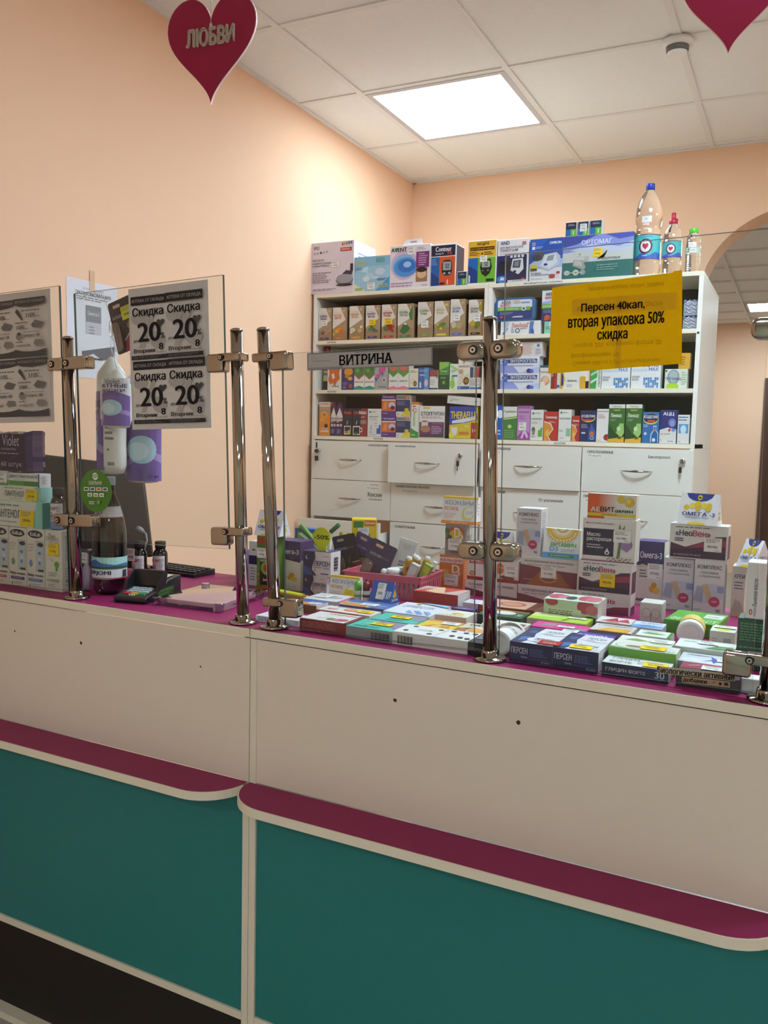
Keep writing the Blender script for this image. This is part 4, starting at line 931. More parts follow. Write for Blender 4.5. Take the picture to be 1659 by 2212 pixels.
carton('meter_kit', 'yellow and green promotional meter kit box in the middle of the cabinet top', 'E4E2DC', name='glucose_meter_box', group=GT, F=[
    R(.02, .62, .98, .985, 'E3AE2C'), R(.02, .04, .36, .61, '1F62AE'), R(.36, .04, .97, .61, '6DB02E'), P([(.02, .04), (.36, .04), (.36, .3), (.02, .45)], '183E80'), T('АКЦИЯ', .31, .875, .72, .955, '2A1C12', 2), R(.08, .775, .92, .85, '2A1E16'), T('ВЫГОДНЫЙ НАБОР', .11, .79, .89, .835, 'E3AE2C', 1), LN(.07, .65, .42, .75, 3, '3A2814'), E(.5, .7, .03, .022, '3A2814'), LN(.57, .65, .92, .74, 2, '3A2814'),
    P([(.5, .55), (.44, .38), (.5, .24), (.64, .17), (.78, .24), (.85, .38), (.8, .57)], '22241E'), P(rrect(.5, .38, .79, .53, .03, 3), '9EA89C'), T('52', .59, .41, .71, .5, '2A2E2A', 2), E(.54, .31, .015, .012, 'C8C8C0'), E(.72, .31, .02, .015, 'C8C8C0'), R(.66, .06, .93, .12, '2A2A24'), R(.05, .05, .1, .22, 'D8E0E8')], tags=[('F', .43, .51, .68, .65, WT, '1499.00р.')])
carton('tono_a', 'white and navy blood pressure monitor box with black cuff beside the yellow kit', 'DCD8DA', name='pressure_monitor_box', group=GT, F=[
    R(0, 0, .95, .63, '22265E'), P(rrect(.36, .06, .94, .64, .05, 3), '1A2048'), T('AND', .1, .88, .38, .96, '1E1E3C', 2), T('АВТОМАТИЧЕСКИЙ', .08, .79, .82, .85, '4A4854', 1), T('ТОНОМЕТР UA-888', .08, .72, .66, .78, '4A4854', 1), R(.08, .685, .7, .69, 'B86A6A'), R(.08, .66, .6, .665, 'B86A6A'), E(.24, .38, .2, .14, '1A1A1E'), E(.19, .33, .15, .1, '22222A'),
    P([(.44, .28), (.5, .54), (.83, .55), (.86, .3), (.7, .18)], 'D5D3D6'), P([(.5, .34), (.53, .5), (.77, .51), (.74, .33)], '2C3050'), P([(.55, .37), (.57, .48), (.72, .49), (.7, .36)], '78808A'), E(.58, .25, .05, .03, '252A60')] + [R(.42+.12*k, .57, .5+.12*k, .63, 'D8D6E0') for k in range(4)] + [E(.16, .0+.08, .16, .085, '3F7CC0'), P([(.1, .06), (.14, .13), (.25, .12), (.24, .06)], 'C8D4E0'), R(.8, .04, .9, .1, 'B8452C'), R(.36, .0, .95, .055, 'D6D2D8'), LN(.5, .01, .88, .04, 1, '5A5660'), R(.8, .86, .92, .93, 'B8746A')], R_=[LN(.2, .1, .8, .9, 9, 'A8A4B0')])
carton('tono_b', 'blue blood pressure monitor box with grey device beside the teal carton', 'D6D4DC', name='pressure_monitor_box', group=GT, F=[
    P([(0, 1), (1, 1), (1, .42), (0, .36)], '2A50A0'), P([(0, 1), (.6, 1), (0, .6)], '2C5CB4'), P([(0, .4), (.4, .62), (1, .5), (1, .3), (0, .3)], 'A3B4DC'), T('OMRON', .6, .86, .95, .92, 'E2E6F0', 2), R(.07, .85, .16, .92, 'C8C0C0'), R(.09, .865, .14, .905, 'A83A34'), R(.07, .75, .16, .82, 'D8D8E0'), LN(.19, .76, .42, .82, 2, 'B4C2E2'),
    E(.28, .59, .2, .11, '53565E'), E(.22, .55, .14, .08, '3E4048'), P([(.3, .33), (.45, .62), (.82, .66), (.95, .56), (.9, .36), (.6, .22)], 'B9BCCA'), P([(.36, .36), (.48, .6), (.8, .63), (.86, .42), (.62, .28)], 'D0D2DC'), P([(.52, .46), (.56, .58), (.76, .6), (.72, .47)], '8C9498'), E(.5, .38, .06, .03, '23367E'), R(.04, .24, .24, .4, 'C9B83A'), R(.04, .24, .24, .3, '4A4438'),
    T('M2 BASIC', .06, .16, .38, .2, '3A3A48', 1), LN(.06, .12, .72, .155, 2, '6A6A78'), R(.84, .14, .94, .2, 'B04038'), P(rrect(.62, .05, .8, .14, .03, 3), 'B84A3A'), P(rrect(.85, .05, .95, .14, .02, 3), 'E2DCE0'), T('5', .88, .07, .92, .12, 'B04038', 1), T('All for Healthcare', .06, .035, .42, .06, '4A4A58', 0)])
carton('magnet', 'long teal and blue magnet therapy device carton with three small boxes on it', '2E6A64', name='therapy_device_box', group=GT, F=[
    R(0, .38, 1, 1, 'C3C3C0'), P([(0, 1), (1, 1), (1, .62), (.6, .75), (.3, .66), (0, .6)], '7F88C4'), P([(0, 1), (.5, 1), (.2, .8), (0, .74)], '3E4A90'), P([(.6, 1), (1, 1), (1, .9), (.8, .86)], '4A52A0'), P([(.1, .66), (.4, .78), (.8, .7), (1, .8), (1, .62), (.5, .58)], 'BCC2DC'), T('ОРТОМАГ', .27, .78, .7, .89, 'C9CCE2', 2), R(.76, .68, .96, .7, 'A8AED0'),
    P([(.15, .3), (.16, .44), (.3, .42), (.34, .24), (.3, .2)], '9A9490'), P([(.17, .32), (.18, .42), (.28, .4), (.29, .28)], 'B8B0AA'), E(.07, .14, .045, .06, 'B6B4A8'), E(.2, .14, .045, .07, 'C2C0B4'), E(.3, .14, .04, .065, '8C968C'), E(.25, .56, .05, .06, 'C6C6BC'), E(.35, .46, .04, .06, 'AEB0A4'), R(.06, .125, .3, .15, 'A8B0A8'), E(.2, .14, .015, .02, '6A9A5A'), E(.25, .56, .015, .02, '6A9A5A'),
    T('ЗДОРОВЬЯ', .56, .4, .82, .46, '4A4438', 1), P([(.5, .43), (.6, .46), (.64, .6), (.62, .62), (.59, .45), (.5, .42)], '6A6454'), LN(.5, .14, .82, .3, 3, '7CA49E')], tags=[('F', .44, .48, .57, .68, YT, '7990.00р.')])
strip('strip_a', 'small test strip box on the teal carton, nearest the wall corner'); strip('strip_b', 'small test strip box on the teal carton, covered by a silvery tag', tags=[('F', .22, .3, .85, .8, 'D8D6D8', '1040р.')]); strip('strip_c', 'small test strip box on the teal carton, nearest the water bottles')

# ------------------------------------------------------------------ bottles
def bottle(loc, prof, capspec, labelspec, name, label, body, group=None, seg=32, rz=0., neck=None):
    e = empty(name, loc, rz); tag(e, label, 'bottle', group)
    mb = MB(); mb.lathe(prof, seg); mb.obj('bottle_body', body, e)
    if capspec:
        cp, cm = capspec; mb = MB(); mb.lathe(cp, seg); mb.obj('cap', cm, e)
    for r0, z0_, z1_, ang, base, ops, n in labelspec:
        mb = MB(); k0 = 24
        def pt(u, v, ee=.0): 
            t = math.radians(-90+ang*(u-.5)); rr = r0(z0_+(z1_-z0_)*v) if callable(r0) else r0
            return ((rr+ee)*math.cos(t), (rr+ee)*math.sin(t), z0_+(z1_-z0_)*v)
        for i in range(k0):
            mb.quad(pt(i/k0, 0, .0006), pt((i+1)/k0, 0, .0006), pt((i+1)/k0, 1, .0006), pt(i/k0, 1, .0006), base)
        lb = mb.obj(n, PRINT, e, fix=False)
        if ops:
            tmp = MB(); draw(tmp, ((0, 0, 0), (1, 0, 0), (0, 1, 0), (0, 0, 1)), ops, .0009, .00012)
            # bend the flat print round the bottle, cut fine enough by the small shapes themselves
            tmp = split_u(tmp, k0); tmp.v = [pt(p[0], p[1], p[2]+.0002) for p in tmp.v]; tmp.obj('label_print', PRINT, lb, fix=False)
    return e
def ribs(prof_fn, z0, z1, n): return [(prof_fn(z0+(z1-z0)*i/n), z0+(z1-z0)*i/n) for i in range(n+1)]
GB = 'water bottles on the cabinet'
def waterlabel(): return [R(0, 0, 1, 1, '4FB7B8'), P([(0, 0), (1, 0), (1, .22), (.8, .3), (.6, .15), (.4, .28), (.2, .12), (0, .3)], '3F62B4'), R(0, .965, 1, 1, '7A2450'), R(0, 0, 1, .03, '8A3A6A'), E(.5, .52, .19, .3, '5A1838'), E(.5, .52, .145, .235, 'E4DEE0'), P(heart_pts(.5, .5, .09, .14), 'C02050'), T('ДЕТСКАЯ ВОДА', .33, .86, .67, .91, '28507A', 0), LN(.42, .1, .58, .17, 1, 'C8DCE4')]
big = ribs(lambda z: .048-.0035*math.exp(-((z-.012)/.01)**2)-.004*math.exp(-((z-.175)/.02)**2)-.0018*(1 if .06 < z < .145 else 0), 0, .225, 30)
big += [(.0465, .24), (.043, .258), (.036, .278), (.027, .295), (.0175, .308), (.0135, .313), (.0132, .322)]
bottle((-.5525, 3.29, 2.1016), big, ([(.0145, .3135), (.0158, .315), (.0158, .333), (.0150, .3355)], mat('blue_cap', '1C3FA8', .35, noise=.04)), [(.0478, .058, .148, 150, '4FB7B8', waterlabel(), 'paper_label'), (.0475, .190, .212, 42, 'D8D6D8', [LN(.3, .4, .7, .6, 1, '6A6660')], 'price_tag')], 'water_bottle', 'tall clear water bottle with blue cap and heart label', PET, GB)
mid = ribs(lambda z: .0335-.002*math.exp(-((z-.055)/.006)**2)-.0015*math.exp(-((z-.01)/.008)**2), 0, .135, 24) + [(.0315, .15), (.026, .165), (.018, .178), (.0125, .186), (.012, .193)]
e = bottle((-.4665, 3.295, 2.1016), mid, ([(.0145, .187), (.0155, .189), (.0155, .204), (.009, .206), (.0075, .210), (.0082, .224), (.006, .227)], mat('red_sport_cap', 'B01E34', .35, noise=.04)), [(.0342, .062, .122, 150, '4FB7B8', waterlabel(), 'paper_label')], 'water_bottle', 'middle-sized clear water bottle with red sport cap and heart label', PET, GB)
sml = ribs(lambda z: .0262-.0013*(math.sin(z*420)**2 if z < .075 else 0)-.0025*math.exp(-((z-.112)/.008)**2), 0, .118, 40) + [(.0235, .13), (.019, .138), (.0138, .142), (.0132, .147)]
bottle((-.392, 3.275, 2.1016), sml, ([(.0148, .1435), (.0155, .145), (.0155, .158), (.0148, .1595)], mat('green_cap', '4FBF2A', .35, noise=.04)), [(.0264, .07, .09, 170, 'B8CDBE', [E(.5, .5, .2, .42, 'E2DEDA'), T('АГУША', .36, .4, .64, .66, 'B84A48', 1), P([(.3, .2), (.36, .9), (.4, .9), (.34, .1)], '4A8A4A')], 'paper_label'), (.0266, .091, .108, 60, 'E6E3E1', [LN(.3, .4, .7, .6, 1, '6A6660')], 'price_tag')], 'water_bottle', 'small ribbed clear water bottle with green cap', PET, GB)

# ------------------------------------------------------------------ first shelf: herb teas
GH = 'herb tea boxes on the first shelf'
KR = 'A98E6C'
herbs = [('СЕМЕНА', 'ЛЬНА', '4A3F78', '4A3C70', 'flax seeds in a spoon and pale blue flowers', [E(.35, .24, .13, .045, '7A4E30'), E(.35, .3, .07, .04, '8078B0'), E(.55, .32, .06, .035, '8F88BC'), P([(.45, .22), (.9, .33), (.95, .31), (.5, .19)], 'C29258')], WT, (.3, .46, .68, .62)),
 ('НОГОТКОВ', 'ЦВЕТКИ', 'D8683A', 'D66A2E', 'orange marigold heads', [E(.5, .32, .2, .08, 'E08A2A'), E(.65, .27, .16, .07, 'D06A1E'), E(.3, .28, .13, .06, 'D8A83A'), E(.1, .2, .09, .04, 'E8B82E'), E(.1, .2, .03, .015, '3A2010')], None, None),
 ('РОМАШКИ', 'ЦВЕТКИ', 'D89A3E', 'D8952E', 'white chamomile and a spoon of dried flowers', [E(.25, .3, .17, .06, 'D8D4C0'), E(.15, .24, .1, .05, 'CFCBB8'), E(.75, .27, .15, .06, 'C2A868'), E(.85, .38, .09, .04, 'DAD6C4'), E(.25, .3, .04, .02, 'C89A2A')], None, None),
 ('ШАЛФЕЯ', 'ЛИСТЬЯ', '5A3A78', '4E3474', 'purple sage sprigs under a yellow tag', [E(.4, .3, .22, .06, '5A7A48'), E(.65, .26, .2, .05, '6A5A80'), P([(.3, .38), (.8, .2), (.85, .23), (.4, .42)], '4A6A3A')], YT, (.24, .42, .7, .58)),
 ('ШИПОВНИКА', 'ПЛОДЫ', 'B83A40', 'B03038', 'red rosehips under a yellow tag', [E(.55, .34, .26, .09, '8A2A28'), E(.75, .23, .1, .035, 'A03030'), E(.3, .3, .18, .07, '5A6A3A'), E(.5, .29, .1, .05, 'A83634'), E(.8, .36, .1, .05, 'B04038')], YT, (.22, .42, .72, .6)),
 ('КРАПИВЫ', 'ЛИСТЬЯ', '3A6A4A', '2E7A5A', 'dark green nettle leaves', [P([(.15, .2), (.35, .4), (.6, .4), (.8, .3), (.7, .2), (.4, .12)], '3A6A38'), P([(.7, .7), (.95, .95), (.95, .5), (.78, .55)], '4A7A40'), E(.5, .42, .08, .03, 'DCE0CC')], None, None),
 ('ПУСТЫРНИКА', 'ТРАВА', '6A8A50', '6A9A4A', 'a faint grey spoon below a white tag', [E(.78, .3, .16, .08, '8A7A62'), E(.78, .3, .1, .05, 'A89878'), P([(.7, .5), (.95, .6), (.95, .55), (.75, .45)], '9A8260')], WT, (.25, .28, .72, .48)),
 ('ЧЕРЕДЫ', 'ТРАВА', 'B8A83A', 'D0C02E', 'small yellow flowers on green stems', [E(.4, .3, .2, .07, '6A8A38'), E(.45, .24, .09, .035, 'D8B82E'), E(.6, .36, .2, .05, '5A7A34'), E(.8, .88, .12, .035, 'D8B82E'), E(.25, .35, .06, .03, 'D8C03A')], None, None),
 ('ТЫСЯЧЕ-', 'ЛИСТНИКА', '4A66A8', '4A6CB8', 'a spoon of pale yarrow', [E(.6, .3, .22, .09, 'B09A6A'), E(.6, .3, .15, .06, 'A8A078'), E(.25, .32, .16, .09, 'C4BCA0'), P([(.7, .36), (.92, .56), (.97, .52), (.76, .32)], 'B8945E')], WT, (.27, .42, .68, .6)),
 ('СЕННЫ', 'ЛИСТЬЯ', '2E2424', '3E2A22', 'yellow senna blossom beside the shelf divider', [E(.35, .35, .28, .07, 'B89A2A'), E(.65, .32, .2, .09, '6A7A30'), E(.85, .8, .16, .14, 'A08E30'), E(.55, .25, .12, .05, '5A6A28')], WT, (.38, .4, .82, .6))]
for i, (a1, a2, c1_, c2_, desc, art, tg, tr) in enumerate(herbs):
    ops = [R(0, 0, 1, .3, '9C805E'), R(0, .07, 1, .08, '8A7050'), R(0, .2, 1, .207, '8A7050')] + art[:0]
    ops += [P([(0, .36), (.33, .55), (.62, .62), (.98, .68), (.8, .8), (.55, 1), (0, 1)], 'DCD5CB')] if i % 2 == 2 else [P([(0, .36), (.92, .62), (.9, .66), (.55, 1), (0, 1)], 'DCD5CB'), P([(0, .345), (.92, .605), (.92, .62), (0, .36)], 'C2BAAE')]
    ops += art + [T(a1, .1, .72, .66 if i not in (4, 6, 8) else .72, .785, c1_, 2), T(a2, .14, .64, .62, .705, c1_, 2), LN(.12, .81, .6, .83, 1, 'A8A090'), E(.82, .9, .05, .02, 'D8CDBC'), LN(.75, .84, .9, .87, 1, 'D8CDBC'), R(.18, .045, .82, .1, c2_), LN(.3, .062, .7, .082, 1, 'D8D0C4')]
    carton('herb%d' % i, 'brown kraft herb tea box printed with %s' % desc, KR, name='herb_tea_box', group=GH, F=ops, R_=[LN(.2, .1, .8, .9, 12, '6A5640')], tags=[('F', *tr, tg, '86.00р.')] if tg else ())
# first shelf, second cabinet
e = empty('plastic_spray_set'); tag(e, 'rounded blue plastic nasal spray pack lying above the white leg cream box', 'blister pack'); place(e, 'aqua_tray'); x, y, z, a, w_, d_, h_ = POS['aqua_tray']
tm_ = mat('blue_tray_plastic', '2F5F88', .25, noise=.05)
mb = MB(); mb.prism(rrect(0, 0, w_, h_, .022), .004, d_); t = mb.obj('blister_tray', tm_, e); smooth_bevel(t, .004, 2)
AQ = [R(.08, .1, .92, .9, '2A3A7E'), P(rrect(.08, .55, .92, .9, .06, 3), 'D6D8E2'), R(.08, .45, .88, .6, '6EAE2E'), T('АКВА', .17, .74, .4, .86, '232858', 2), T('МАРИС', .15, .62, .4, .73, 'C03A34', 2), T('регулярный уход', .15, .48, .58, .57, 'DCE8D0', 1), E(.72, .52, .06, .09, 'D8DCE0'), E(.72, .52, .035, .05, '4A5A7A'), LN(.14, .28, .5, .4, 3, '8C9CC8'), E(.18, .2, .04, .05, 'C84A42'), P([(.42, .16), (.5, .22), (.7, .22), (.7, .16)], 'C8CCD8'), E(.55, .8, .09, .07, 'C8AE9A'), R(.66, .74, .86, .8, '8C94C0')]
printed('front_print', ((0, .004, 0), (w_, 0, 0), (0, 0, h_), (0, -1, 0)), AQ, PRINT, e, .001)
carton('lin', 'white leg cream carton with red script under the blue plastic pack', 'E0DCDC', name='cream_box', F=[T('ЛинАква', .28, .52, .68, .86, 'C24A2E', 1), T('форте', .5, .38, .66, .5, '2E2A58', 1), E(.43, .3, .06, .18, '2E3470'), E(.43, .3, .04, .12, 'DCD8DE'), P([(.04, .05), (.14, .5), (.2, .5), (.1, .05)], '3A6AB0'), P([(.12, .05), (.16, .4), (.22, .95), (.06, .95)], 'A8C0DC'), P([(.72, .05), (.74, .95), (.84, .95), (.8, .05)], '4A78B8'), P([(.8, .05), (.78, .4), (.83, .4), (.85, .05)], '2A4A8A'), LN(.27, .12, .36, .5, 5, '9A96A8'), E(.69, .82, .02, .06, 'C84A3A')])
carton('aqua_green', 'mint green carton partly behind the yellow sheet', '8CC4AC', name='nasal_spray_box', F=[E(.7, .7, .4, .5, 'D8E4DC'), LN(.1, .3, .4, .6, 2, '3A7A6A')])
carton('aqua_box', 'white and navy nasal spray box with a red octopus, by the yellow sheet', 'DAD8DC', name='nasal_spray_box', F=[R(0, 0, 1, .42, '2A2E6C'), P([(0, .42), (1, .42), (1, .75), (0, .62)], '9AA6D8'), R(0, .42, 1, .56, '6EAE2E'), T('АКВА', .2, .83, .72, .93, '23254E', 2), T('МАРИС', .18, .72, .66, .81, 'B8403A', 2), T('регулярный', .1, .455, .98, .53, 'DCE8D0', 1), E(.32, .13, .16, .09, 'C25A3C'), E(.22, .08, .08, .05, 'C25A3C'), LN(.1, .26, .9, .38, 3, '8C96C4')])
for k, lb in (('bag_low', 'clear plastic bag of grey tubing on the first shelf, lower of two'), ('bag_up', 'clear plastic bag of grey tubing on the first shelf, upper of two')):
    x, y, z, a, w_, d_, h_ = POS[k]; e = empty('plastic_bag', (x, y, z)); tag(e, lb, 'bag', 'plastic bags of tubing')
    mb = MB(); n = 10
    top = [(w_*i/n, h_*(.93+.07*math.sin(i*1.9))) for i in range(n+1)]; mb.prism([(0, 0), (w_, 0)]+top[::-1], 0, d_, '8E90A0'); b_ = mb.obj('bag_film', GLOSSY, e)
    for j in range(3):
        mb = MB(); mb.tube([(w_*(.1+.8*i/8), -.0012, h_*(.2+.25*j+.08*math.sin(i*1.3+j))) for i in range(9)], .0022, 6, 'B4B6C0'); mb.obj('coiled_tube', GLOSSY, e)
    printed('film_print', ((0, 0, 0), (w_, 0, 0), (0, 0, h_), (0, -1, 0)), [P([(0, .72), (.5, .88), (1, .8), (1, .93), (0, .9)], '5A5A82'), P([(.2, .8), (.45, .86), (.4, .9), (.2, .86)], 'D4D6E0')], GLOSSY, e)

# ------------------------------------------------------------------ second shelf
G2 = 'small boxes on the second shelf'
x, y, z, a, w_, d_, h_ = POS['redcap']; r_ = w_*.42
bottle((x+w_/2+.006, y+.02, z), [(r_, 0), (r_, .135), (r_*.95, .145), (r_*.6, .158), (r_*.55, .166)], ([(r_*.66, .166), (r_*.7, .168), (r_*.7, h_-.002), (r_*.62, h_)], mat('dark_red_cap', '8E1E24', .4, noise=.05)),
       [(r_+.0003, .0, .04, 200, '2A2826', [], 'paper_label'), (r_+.0003, .04, .13, 200, 'D0C6C0', [R(0, 0, 1, .2, 'C8D0A0'), R(0, .28, 1, .4, '6A9A3A'), R(0, .5, 1, .8, 'B84A42')], 'paper_label')], 'syrup_bottle', 'slim bottle with dark red cap at the wall end of the second shelf', WPLAST)
carton('orange_splash', 'white box with a big orange splash on the second shelf', 'DED6CE', name='spray_box', group=G2, F=[P([(.05, .35), (.2, .2), (.4, .25), (.55, .1), (.7, .3), (.92, .4), (.85, .6), (.95, .85), (.6, .95), (.3, .97), (.05, .9), (.15, .6)], 'D06A28'), P([(.3, .55), (.45, .62), (.55, .45), (.4, .38)], 'E4DCD4'), T('Санато', .5, .1, .85, .16, '2A3A6A', 1), E(.4, .13, .04, .03, '2E4A8A')])
carton('violet_gold', 'violet box with golden fruit on the second shelf', '44306E', name='medicine_box', group=G2, F=[E(.55, .72, .38, .16, 'D8962A'), E(.4, .55, .16, .08, 'C87A20'), E(.7, .45, .2, .08, 'E0A83A'), E(.75, .15, .14, .08, 'B8542E'), LN(.1, .15, .5, .3, 2, '9A8CC0'), T('300', .1, .06, .3, .12, 'D8D0E0', 1)])
for k, lb, c in (('leaf_a', 'white box with green leaves and red word, nearer the wall of the pair', 0), ('leaf_b', 'white box with green leaves and red word, beside the grey arrow box', 0)):
    carton(k, lb, 'E2E0DA', name='spray_box', group=G2, F=[P([(0, 1), (1, 1), (1, .66), (.5, .46), (0, .66)], '4A7A3A'), E(.35, .8, .2, .08, '6AA048'), E(.7, .85, .2, .08, '3A6A30'), P([(0, .66), (.5, .46), (1, .66), (1, .62), (.5, .42), (0, .62)], 'C23A5A'), T('МИГАСТРЕЙ', .1, .29, .9, .37, 'B83050', 1), P([(0, 0), (1, 0), (1, .1), (.5, .17), (0, .1)], '2F8F7E')])
carton('arrow', 'grey box with a pink and blue arrow on the second shelf', 'A8A6A4', name='medicine_box', group=G2, F=[P([(0, .45), (.35, .6), (.3, .8), (.95, .95), (.6, .5), (.5, .62), (.1, .3)], '4A5AA8'), P([(.05, .55), (.4, .68), (.35, .85), (1, 1), (.65, .58), (.55, .7), (.15, .4)], 'D0528A'), E(.72, .37, .12, .1, 'D8D4D0'), E(.72, .37, .07, .06, '4A4848'), LN(.3, .06, .95, .14, 2, '5A5856')])
for k, lb in (('coral_a', 'coral and green leaf spray box beside the grey arrow box'), ('coral_b', 'coral and green leaf spray box beside the honeycomb box')):
    carton(k, lb, 'E4DEDA', name='spray_box', group=G2, F=[P([(0, 1), (1, 1), (1, .66), (.5, .48), (0, .66)], '5A8A3A'), E(.5, .85, .4, .13, 'D06A62'), T('КАМЕТОН', .14, .3, .88, .37, '4A8A3A', 1), P([(0, 0), (1, 0), (1, .08), (.5, .14), (0, .08)], 'D87A8C')])
HC = [E(.2+.2*i, .3+.13*j+(.06 if i % 2 else 0), .06, .04, 'C8B48A') for i in range(3) for j in range(2)]
carton('honey_small', 'small ivory box with honeycomb pattern and brown seal', 'E2DCCB', name='spray_box', group=G2, F=HC+[E(.68, .28, .2, .13, '5A3A14'), E(.68, .28, .12, .08, 'A87A2A'), R(0, 0, 1, .1, '2A5AA0'), LN(.15, .8, .9, .92, 2, 'B88A4A')])
carton('blue_bottle', 'blue box with a small bottle picture on the second shelf', '34609E', name='spray_box', group=G2, F=[R(.55, 0, 1, 1, '5A8CC4'), E(.75, .3, .18, .16, 'C8BEC8'), P([(.12, .08), (.12, .3), (.2, .36), (.28, .3), (.28, .08)], 'C8D8E8'), T('Аква', .12, .62, .6, .72, 'D8DCEC', 1), LN(.1, .8, .9, .9, 2, 'B8CCE4')])
carton('red_white', 'short white box with red top beside the dark green box', 'DAD5D2', name='medicine_box', group=G2, F=[R(0, .66, 1, 1, '9A4A3A'), R(.0, .0, 1, .08, '2A3A6A'), T('5', .75, .58, .95, .72, '2A2A3A', 2), LN(.1, .2, .7, .5, 3, 'A8A2A4')])
carton('green_dark', 'green box with dark green base on the second shelf', '3E8A36', name='spray_box', group=G2, F=[R(0, 0, 1, .52, '16472A'), P([(0, .7), (1, .85), (1, 1), (0, 1)], '8AC050'), E(.5, .25, .16, .07, '5EA83A'), LN(.15, .38, .85, .46, 2, '9AC08A'), T('Хлор', .15, .62, .8, .7, 'DCE8D0', 1)])
carton('green_man', 'white box with a light green figure on the second shelf', 'DDE0D8', name='spray_box', group=G2, F=[E(.35, .2, .3, .18, '8CBE4A'), E(.38, .42, .17, .13, '9ACC58'), P([(0, .9), (1, .7), (1, .8), (0, 1)], 'A8D078'), R(.3, .5, .95, .56, '4A5AA0'), LN(.2, .66, .9, .76, 2, '8A9A8A')])
carton('honey_big', 'tall ivory box with brown seal and red lines near the divider', 'E3DDCC', name='medicine_box', group=G2, F=[E(.2+.2*i, .2+.11*j+(.05 if i % 2 else 0), .07, .045, 'CDBB92') for i in range(4) for j in range(3)]+[T('ПРОПОСОЛ', .08, .72, .92, .79, '2A3A80', 1), E(.5, .9, .07, .045, 'C85A3A'), LN(.08, .5, .6, .66, 3, 'C24A3A'), E(.72, .28, .24, .12, '5A3A10'), E(.72, .28, .14, .07, 'A87826'), R(0, 0, 1, .1, '2A5A9E'), T('10', .08, .025, .25, .075, 'D8E0EC', 1)])
carton('navy_photo', 'white box with a navy side strip and a throat photograph', 'D8D2CE', name='medicine_box', group=G2, F=[R(0, .52, .28, .98, '234A6A'), R(.34, .52, 1, .98, '9A6A58'), E(.7, .7, .2, .16, 'B04A42'), R(.8, .52, 1, .98, '4A3028'), R(0, 0, 1, .09, '2E6A9E'), LN(.1, .15, .9, .45, 4, 'A09A98')])
GEL = [P([(0, 0), (.5, 0), (.35, .4), (0, .6)], '8A96D4'), P([(.55, 0), (1, 0), (1, .35), (.8, .3)], 'B8BEE0'), R(.08, .6, .95, .86, '26306E'), T('ЭНТЕРОСГЕЛЬ', .26, .64, .93, .82, 'DDE0EA', 2), R(.26, .42, .86, .47, '8A90B8')]+[E(.13+.06*math.cos(k*1.05), .7+.2*math.sin(k*1.05), .03, .09, '3A66C0') for k in range(6)]+[E(.13, .7, .03, .09, '6A94DC'), E(.75, .12, .06, .14, '2A3A80'), E(.82, .1, .05, .12, '4A6AC0')]
for k, lb in (('gel_low', 'long white and blue gel carton on the second shelf, lower of two'), ('gel_up', 'long white and blue gel carton on the second shelf, upper of two')):
    carton(k, lb, 'D6D8E2', name='gel_box', group='gel cartons on the second shelf', F=GEL)
carton('gel_top', 'white carton with pinkish text lying on the stacked gel cartons', 'DAD2CE', name='gel_box', F=[LN(.35, .1, .75, .9, 9, 'C88A80'), E(.88, .75, .04, .1, '4A6AC0'), LN(.8, .1, .97, .55, 4, '8A8CA8')])
carton('baby', 'small white box with a sleeping baby photograph on the second shelf', 'DCD4CC', name='medicine_box', F=[R(0, .9, 1, 1, '2E5A60'), T('Биоком', .1, .68, .8, .76, '4A6A9A', 1), E(.5, .35, .4, .2, 'C89A74'), E(.55, .4, .28, .13, 'DEB594'), E(.3, .22, .2, .1, 'E2D8CE')])
carton('red_thin', 'thin red box on the second shelf under the yellow sheet edge', '8A2A26', name='medicine_box', F=[T('Б', .2, .4, .8, .6, 'D8C8C0', 1)])
carton('red_stripe', 'white box with red stripe under the yellow sheet edge', 'D4CAC4', name='medicine_box', F=[R(0, 0, .5, 1, 'A83A32'), E(.7, .1, .25, .06, '3A5A9A')])
carton('linex', 'wide white capsule box with a yellow and navy curl below the yellow sheet', 'E0DBD2', name='capsule_box', F=[P([(0, 0), (.08, 0), (.15, .35), (.1, .7), (0, .9)], 'D8B02E'), P([(.02, .1), (.1, .15), (.1, .5), (.02, .7)], '2A3068'), T('ЛИНЕКС', .18, .72, .8, .92, '22203A', 2), T('ФОРМУЛА', .24, .27, .56, .36, '2A2A40', 1), T('1', .7, .02, .82, .48, 'D8A030', 2), R(.86, .02, .97, .3, '22222A'), LN(.22, .05, .5, .18, 2, '9A96A0'), R(.97, 0, 1, 1, 'D8A030')])
carton('espu', 'white and green striped box with vertical word below the yellow sheet', 'DADCD4', name='capsule_box', F=[P([(0, 0), (.55, 0), (.7, 1), (0, 1)], '3E9A4A'), P([(0, .2), (.6, .35), (.62, .45), (0, .3)], 'C8E0C0'), P([(0, .5), (.64, .65), (.66, .75), (0, .6)], 'A8D0A0'), LN(.74, .05, .95, .95, 14, '4A5A4A')])
SYN = [T('SYNBIOTIC', .06, .82, .92, .95, '26263A', 2), T('MAX', .6, .66, .92, .79, '3A62B0', 1), R(.04, .65, .56, .75, 'C8CCD4')]+[R(.43+.075*i, .04+.1*(j), .49+.075*i, .12+.1*j, '4A86C8') for i in range(7) for j in range(4) if (i+j*2) % 5]+[LN(.05, .3, .32, .5, 2, 'A0A4AC')]
for k, lb in (('syn_a', 'white box with blue block pattern below the yellow sheet, nearer the striped box'), ('syn_b', 'white box with blue block pattern below the yellow sheet, nearer the cabinet end')):
    carton(k, lb, 'DEDDDA', name='capsule_box', group='white boxes with blue block pattern', F=SYN)
